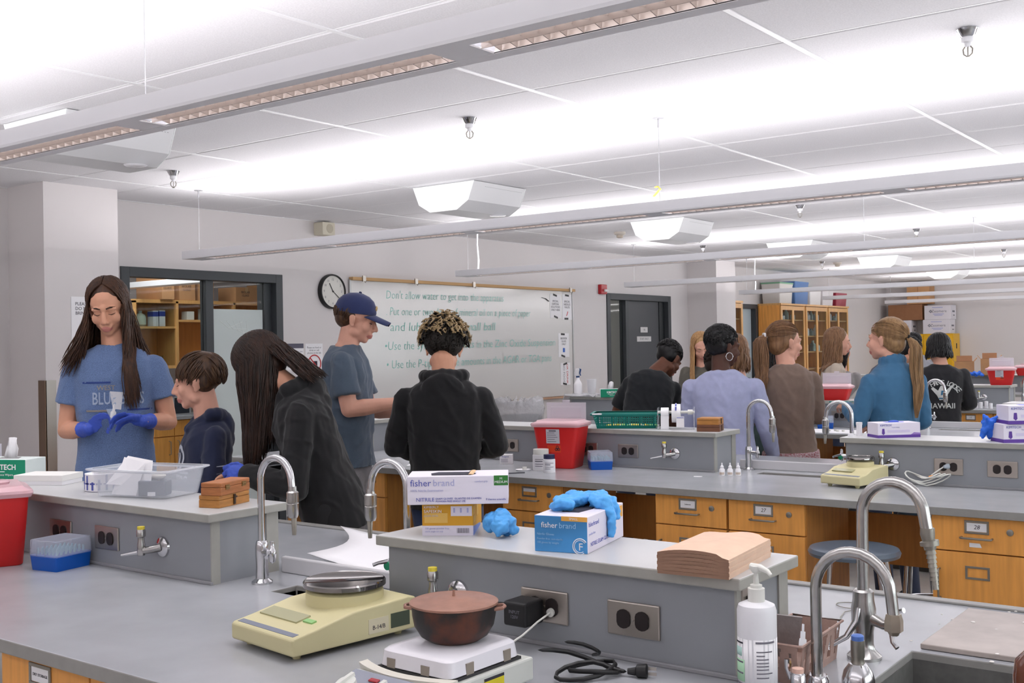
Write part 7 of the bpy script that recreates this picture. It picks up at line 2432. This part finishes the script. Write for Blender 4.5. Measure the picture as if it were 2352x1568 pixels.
# --- 6 black tee boy leaning
J = std(1.70, 28, 1.0)
J.update(hip=V((-.20, -.16, .93)), hpL=V((-.29, -.16, .9)), hpR=V((-.11, -.16, .9)), neck=V((-.11, .0, 1.345)), head=V((-.03, .10, 1.435)), shL=V((-.275, -.05, 1.275)), shR=V((.01, .01, 1.235)), elL=V((-.39, .02, 1.06)), wrL=V((-.36, .12, .93)), elR=V((-.02, .10, 1.01)), wrR=V((-.05, .2, .92)))
for n, x in (('L', -.3), ('R', -.1)):
    J['kn' + n], J['an' + n] = V((x, -.13, .5)), V((x, -.17, .085))
P6 = Person('boy in black tee with cropped dark hair leaning on the third bench', (-3.62, 6.62), radians(20), J, 1.02, -30, -38, 0, SK_D, True, .007)
P6.body(handsL=dict(w=J['wrL'], d=(0, .7, -.2), nrm=(0, 0, -1), side=(1, 0, 0)), handsR=dict(w=J['wrR'], d=(0, .7, -.1), nrm=(0, 0, -1), side=(-1, 0, 0)))
P6.shirt(cloth('black_tee', (22, 26, 30)), 'tee', -.14, .98, .72, fold=.008)
P6.pants(cloth('dark_denim', (46, 54, 76)))
vol, st = MB(), MB()
P6.volume(vol, 1.0, False)
P6.locks(st, 260, lambda d: d.z > .2, .025, .4, .25, None, .005, .25)
P6.finish_hair(vol, st, H_BLACK, .008)

# --- 9 lavender sweater
J = std(1.62, 0, 1.06)
J.update(head=V((-.012, .0, 1.517)), neck=V((-.025, -.03, 1.37)), shL=V((-.195, -.06, 1.27)), shR=V((.165, .03, 1.27)), elR=V((.225, .07, 1.03)), wrR=V((.235, .20, .855)), elL=V((-.24, .0, 1.03)), wrL=V((-.17, .2, .96)))
P9 = Person('person with cropped black hair, hoop earring and lavender sweater, back turned', (-2.98, 6.13), radians(10), J, 1.07, -42, -8, 0, SK_DD, False, .007, LIPD)
P9.body(handsR=dict(w=J['wrR'], d=(0, .5, -.7), nrm=(-1, 0, 0), side=(0, 1, .5)), handsL=dict(w=J['wrL'], d=(0, .8, -.2), nrm=(0, 0, -1), side=(1, 0, 0)))
P9.brows(H_BLACK)
P9.shirt(cloth('lavender', (166, 170, 202)), 'long', -.10, 1.06, fold=.008, neckr=1.25, sler=1.12)
P9.pants(cloth('navy_jeans', (34, 44, 72)))
vol, st = MB(), MB()
P9.volume(vol, 1.03, False)
ellM(vol, P9.H, (0, -.045, .0), (.067, .062, .058))
P9.locks(st, 240, lambda d: d.z > -.1 and not (d.y > .4 and d.z < .35), .02, .4, .2, None, .005, .3)
P9.finish_hair(vol, st, H_BLACK, .008, 1, wrinkle(.004, 80))
e = MB().tube([P9.H @ V((.080 + .003, -.006 + .022 * sin(2 * pi * i / 20), -.060 - .022 * cos(2 * pi * i / 20) + .004)) for i in range(21)], .0026, 6, cap=False)
e.build('hoop_earring', CHROME, P9.t)

# --- 11 brown sweater, ponytail
J = std(1.65, 0, .98)
J.update(head=V((-.02, .0, 1.535)), neck=V((-.015, -.03, 1.395)), shL=V((-.16, -.05, 1.305)), shR=V((.135, .03, 1.305)), elR=V((.165, .05, 1.08)), wrR=V((.12, .24, 1.08)), elL=V((-.2, 0, 1.07)), wrL=V((-.12, .2, 1.05)))
P11 = Person('person with brown ponytail in taupe sweater and black trousers, back turned', (-2.74, 6.52), radians(15), J, 1.08, -48, -2, 0, SK_L, False, .007)
P11.body(handsR=dict(w=J['wrR'], d=(-.5, .7, .1), nrm=(-.5, 0, -.7), side=(0, .5, .8)), handsL=dict(w=J['wrL'], d=(.3, .8, 0), nrm=(0, 0, -1), side=(1, 0, 0)))
P11.brows(H_LTBR, False)
P11.shirt(cloth('taupe_knit', (128, 108, 96)), 'long', -.06, 1.02, fold=.008, cuff=.045)
P11.pants(cloth('black_trouser', (24, 24, 26)), 'trousers', 1.25)
q = MB()
q.loft(torso_rings(J, [(-.16, .178, .138, 0), (-.02, .174, .134, 0)]))
remesh_build(q, 'floral_hem', P11.t, mat('floral_print', (206, 196, 200), .8, noise_=(110, .4, 2), rgb2=(150, 58, 66)), .008, 1)
vol, st = MB(), MB()
P11.volume(vol, 1.0, True)
P11.ponytail(st, vol, (-.25, -1, -.02), .36, .036, PAPER, mode=-1, wave=.012, out=.045)
P11.finish_hair(vol, st, H_LTBR, .007)

# --- 15 blue sweater, long blond ponytail
J = std(1.66, 0, .95)
J.update(head=V((-.02, .02, 1.54)), neck=V((-.005, -.02, 1.40)), shL=V((-.165, .0, 1.30)), shR=V((.155, -.04, 1.30)), elL=V((-.215, .04, 1.09)), wrL=V((-.13, .23, 1.15)), elR=V((.2, -.03, 1.07)), wrR=V((.10, .18, 1.04)))
P15 = Person('person with long dark blond ponytail in steel blue knit top, facing left', (-2.06, 6.38), radians(62), J, 1.07, 18, 2, 0, SK_L, False, .007)
P15.body(handsL=dict(w=J['wrL'], d=(.2, .8, .1), nrm=(.4, 0, -.8), side=(.8, .3, .3)), handsR=dict(w=J['wrR'], d=(-.2, .8, 0), nrm=(0, 0, -1), side=(-1, 0, 0)))
P15.brows(H_BLOND, False)
P15.shirt(cloth('steel_blue', (62, 110, 146)), 'long', -.12, 1.02, fold=.007, collar=True)
P15.pants(cloth('dark_denim', (46, 54, 76)))
vol, st = MB(), MB()
P15.volume(vol, 1.0, True)
P15.ponytail(st, vol, (.12, -1, -.25), .44, .030, BLACK, mode=-1, wave=.005, out=.04)
P15.finish_hair(vol, st, H_BLOND, .007)
o = MB().box(-.06, .06, -.04, .04, 0, .008).build('teal_tray', TL, None, False, bevel=.002, loc=P15.t.matrix_basis @ V((-.10, .31, 1.175)))
tag(o, 'small teal tray held by the person in the steel blue knit', 'tray')

# --- 17 black sweatshirt
J = std(1.60, 6, 1.04)
J.update(head=V((-.005, .015, 1.452)), neck=V((.015, -.02, 1.325)), shL=V((-.155, -.02, 1.235)), shR=V((.19, .02, 1.235)), elL=V((-.23, .0, 1.0)), wrL=V((-.1, .2, .98)), elR=V((.245, .03, 1.0)), wrR=V((.13, .2, .97)))
P17 = Person('person with black bob in black printed sweatshirt, back turned at right', (-2.70, 9.58), radians(14), J, 1.08, 28, -12, 0, SK_L, False, .008)
P17.body(handsL=dict(w=J['wrL'], d=(.3, .8, 0), nrm=(0, 0, -1), side=(1, 0, 0)), handsR=dict(w=J['wrR'], d=(-.3, .8, 0), nrm=(0, 0, -1), side=(-1, 0, 0)))
P17.shirt(cloth('black_sweat', (30, 30, 34)), 'long', -.16, 1.08, fold=.008, sler=1.12)
P17.pants(cloth('khaki', (150, 138, 124)))
vol, st = MB(), MB()
P17.volume(vol, 1.04, True)
for sd in (-1, 1):
    P17.curtain(st, 130, (62, 178), .10, None, (-.05, .05), sd, .007, flare=.12, wave=.004, thetaz=-.2, tuck=0)
P17.finish_hair(vol, st, H_BLACK, .008)
PW = mat('print_pale', (206, 208, 206), .8)
BX, BD = (1, 0, 0), (0, 1, 0)
for i, ch in enumerate('HANG LOOSE'):
    a = radians(128 - 85 * i / 9 - 12)
    P17.decal_text(ch, (.02 + .155 * cos(a), -.3, 1.045 + .135 * sin(a)), BX, UZ, .058, PW, d=BD, rot=a - pi / 2)
P17.decal_text('HAWAII', (.015, -.3, .985), BX, UZ, .062, PW, d=BD)
P17.decal_shape([[(-.075, .045), (-.06, .06), (-.02, .03), (.0, .07), (.03, .075), (.04, .03), (.085, .075), (.092, .06), (.05, -.01), (.03, -.045), (-.01, -.05), (-.03, -.01)]], PW, (.015, -.3, 1.085), BX, UZ, BD)
P17.decal_shape([[(.0, -.01), (.03, .0), (.035, .03), (.005, .03)], [(-.015, -.04), (.02, -.04), (.02, -.03), (-.015, -.03)]], mat('print_ocean', (52, 110, 146), .8), (.015, -.3, 1.085), BX, UZ, BD, off=.0035)

# --- 16 grey hoodie
J = std(1.63, 16, 1.08)
P16 = Person('person in grey hooded top with short black hair before the yellow cabinet', (-3.72, 12.35), radians(24), J, 1.02, 8, -24, 0, SK_L, True, .010)
P16.body()
P16.shirt(cloth('grey_marl', (146, 146, 152), .15), 'long', -.16, 1.06, hood=True, fold=.008)
P16.pants(cloth('dark_denim', (46, 54, 76)))
vol, st = MB(), MB()
P16.volume(vol, 1.03, True)
P16.locks(st, 150, lambda d: d.z > -.1 and not (d.y > .4 and d.z < .35), .04, .4, .15, None, .006, .1)
P16.finish_hair(vol, st, H_BLACK, .010)

# --- 7 blond girl facing the camera
J = std(1.62, 6, .94)
P7 = Person('person with long golden hair facing the camera behind the black tee boy', (-4.72, 9.22), radians(205), J, 1.06, 10, -26, 4, SK_L, False, .008)
P7.body()
P7.brows(H_LTBR, True)
P7.shirt(cloth('olive_knit', (96, 92, 84)), 'long', -.12, 1.0)
P7.pants(cloth('dark_denim', (46, 54, 76)))
vol, st = MB(), MB()
P7.volume(vol, 1.02, True)
for sd in (-1, 1):
    P7.curtain(st, 100, (58, 110), .34, +1, (-.03, .055), sd, .007, flare=.1, wave=.008, tuck=.05)
    P7.curtain(st, 60, (110, 178), .34, -1, (-.08, .02), sd, .007, flare=.2, wave=.008, tuck=0)
P7.finish_hair(vol, st, H_GOLD, .009)

# --- 8 small curly head
J = std(1.50, 14, .95)
P8 = Person('person with dark curls half hidden by the lavender sweater', (-3.56, 6.98), radians(-10), J, 1.0, 0, -30, 0, SK_D, True, .010)
P8.body()
P8.shirt(cloth('charcoal', (60, 60, 62)), 'long', -.12, 1.0)
P8.pants(cloth('dark_denim', (46, 54, 76)))
vol, st = MB(), MB()
P8.volume(vol, 1.08, True)
P8.locks(st, 330, lambda d: d.z > -.5 and not (d.y > .45 and d.z < .3), .05, .5, .5, None, .007, .35)
P8.finish_hair(vol, st, mat('hair_curl_brown', (46, 34, 26), .6), .010)

# --- 10 brown hair, dark green top
J = std(1.58, 8, .94)
P10 = Person('person with straight brown hair and dark green top behind the lavender sweater', (-3.19, 6.86), radians(75), J, 1.04, -10, -14, 0, SK_L, False, .009)
P10.body()
P10.shirt(cloth('bottle_green', (30, 54, 54)), 'long', -.12, 1.0)
P10.pants(cloth('dark_denim', (46, 54, 76)))
vol, st = MB(), MB()
P10.volume(vol, 1.02, True)
for sd in (-1, 1):
    P10.curtain(st, 120, (70, 178), .16, -1, (-.06, .04), sd, .007, flare=.1, wave=.006, tuck=0)
P10.finish_hair(vol, st, H_LTBR, .009)

# --- 12 lab coat
J = std(1.66, 26, 1.0)
P12 = Person('person with black hair in white lab coat bending over the third bench', (-3.62, 9.08), radians(100), J, 1.08, 0, -34, 0, SK_L, False, .009)
P12.body()
P12.shirt(cloth('lab_white', (222, 222, 230)), 'long', -.3, 1.06, fold=.010, name='lab_coat', sler=1.1)
P12.pants(cloth('dark_denim', (46, 54, 76)))
vol, st = MB(), MB()
P12.volume(vol, 1.05, True)
for sd in (-1, 1):
    P12.curtain(st, 130, (40, 178), .17, None, (-.06, .05), sd, .008, flare=.05, wave=.006, tuck=0)
P12.finish_hair(vol, st, H_BLACK, .009)

# --- 13 beige sweater
J = std(1.64, 3, .96)
P13 = Person('person with long light brown hair in beige sweater, facing right', (-3.62, 9.58), radians(-62), J, 1.05, 0, -6, 0, SK_L, False, .009)
P13.body()
P13.brows(H_LTBR, True)
P13.shirt(cloth('beige_knit', (190, 176, 160)), 'long', -.12, 1.0)
P13.pants(cloth('dark_denim', (46, 54, 76)))
vol, st = MB(), MB()
P13.volume(vol, 1.03, True)
for sd in (-1, 1):
    P13.curtain(st, 130, (68, 178), .27, -1, (-.05, .05), sd, .007, flare=.1, wave=.01, tuck=0)
P13.finish_hair(vol, st, H_LTBR, .009)

# --- 14 navy and cream jersey
J = std(1.72, 38, 1.06)
P14 = Person('person in navy and cream striped jersey bending behind the blue knit top', (-3.43, 9.70), radians(-70), J, 1.02, 0, -20, 0, SK_T, True, .009)
P14.body()
NC = [cloth('jersey_navy', (30, 38, 66)), cloth('jersey_cream', (206, 204, 202))]
o = P14.shirt(NC, 'long', -.16, 1.1, fold=.008, sler=1.1)
sp_ = (J['neck'] - J['hip'])
for p in o.data.polygons:
    tt = (p.center - J['hip']).dot(sp_) / sp_.length_squared
    p.material_index = 0 if .60 < tt < .93 else 1
P14.pants(cloth('dark_denim', (46, 54, 76)))
vol, st = MB(), MB()
P14.volume(vol, 1.02, True)
P14.locks(st, 150, lambda d: d.z > -.1 and not (d.y > .4 and d.z < .35), .04, .4, .15, None, .006, .1)
P14.finish_hair(vol, st, H_BLACK, .010)
# --- 18 dark ponytail between the beige and striped people
J = std(1.52, 4, .92)
P18 = Person('person with black ponytail half hidden right of the beige sweater', (-3.76, 10.18), radians(20), J, 1.02, 0, -20, 0, SK_L, False, .010)
P18.body()
P18.shirt(cloth('grey_top', (150, 146, 146)), 'long', -.12, .95)
P18.pants(cloth('dark_denim', (46, 54, 76)))
vol, st = MB(), MB()
P18.volume(vol, 1.0, True)
P18.ponytail(st, vol, (.1, -1, .1), .28, .034, BLACK, mode=-1, out=.06, n=80, tail_n=80)
P18.finish_hair(vol, st, H_BLACK, .010)
# ------------------------------------------------------------------ lettering curves become meshes
bpy.context.view_layer.update()
_dg = bpy.context.evaluated_depsgraph_get()
_cache = {}
for o in [o for o in bpy.data.objects if o.type == 'FONT']:
    key = o.data.name
    if key not in _cache:
        _cache[key] = bpy.data.meshes.new_from_object(o.evaluated_get(_dg))
    n = bpy.data.objects.new(o.name, _cache[key])
    nm = o.name.split('.')[0]
    mb = o.matrix_basis.copy()
    pa = o.parent
    bpy.data.objects.remove(o)
    n.name = nm
    COL.objects.link(n)
    n.parent = pa
    n.matrix_basis = mb
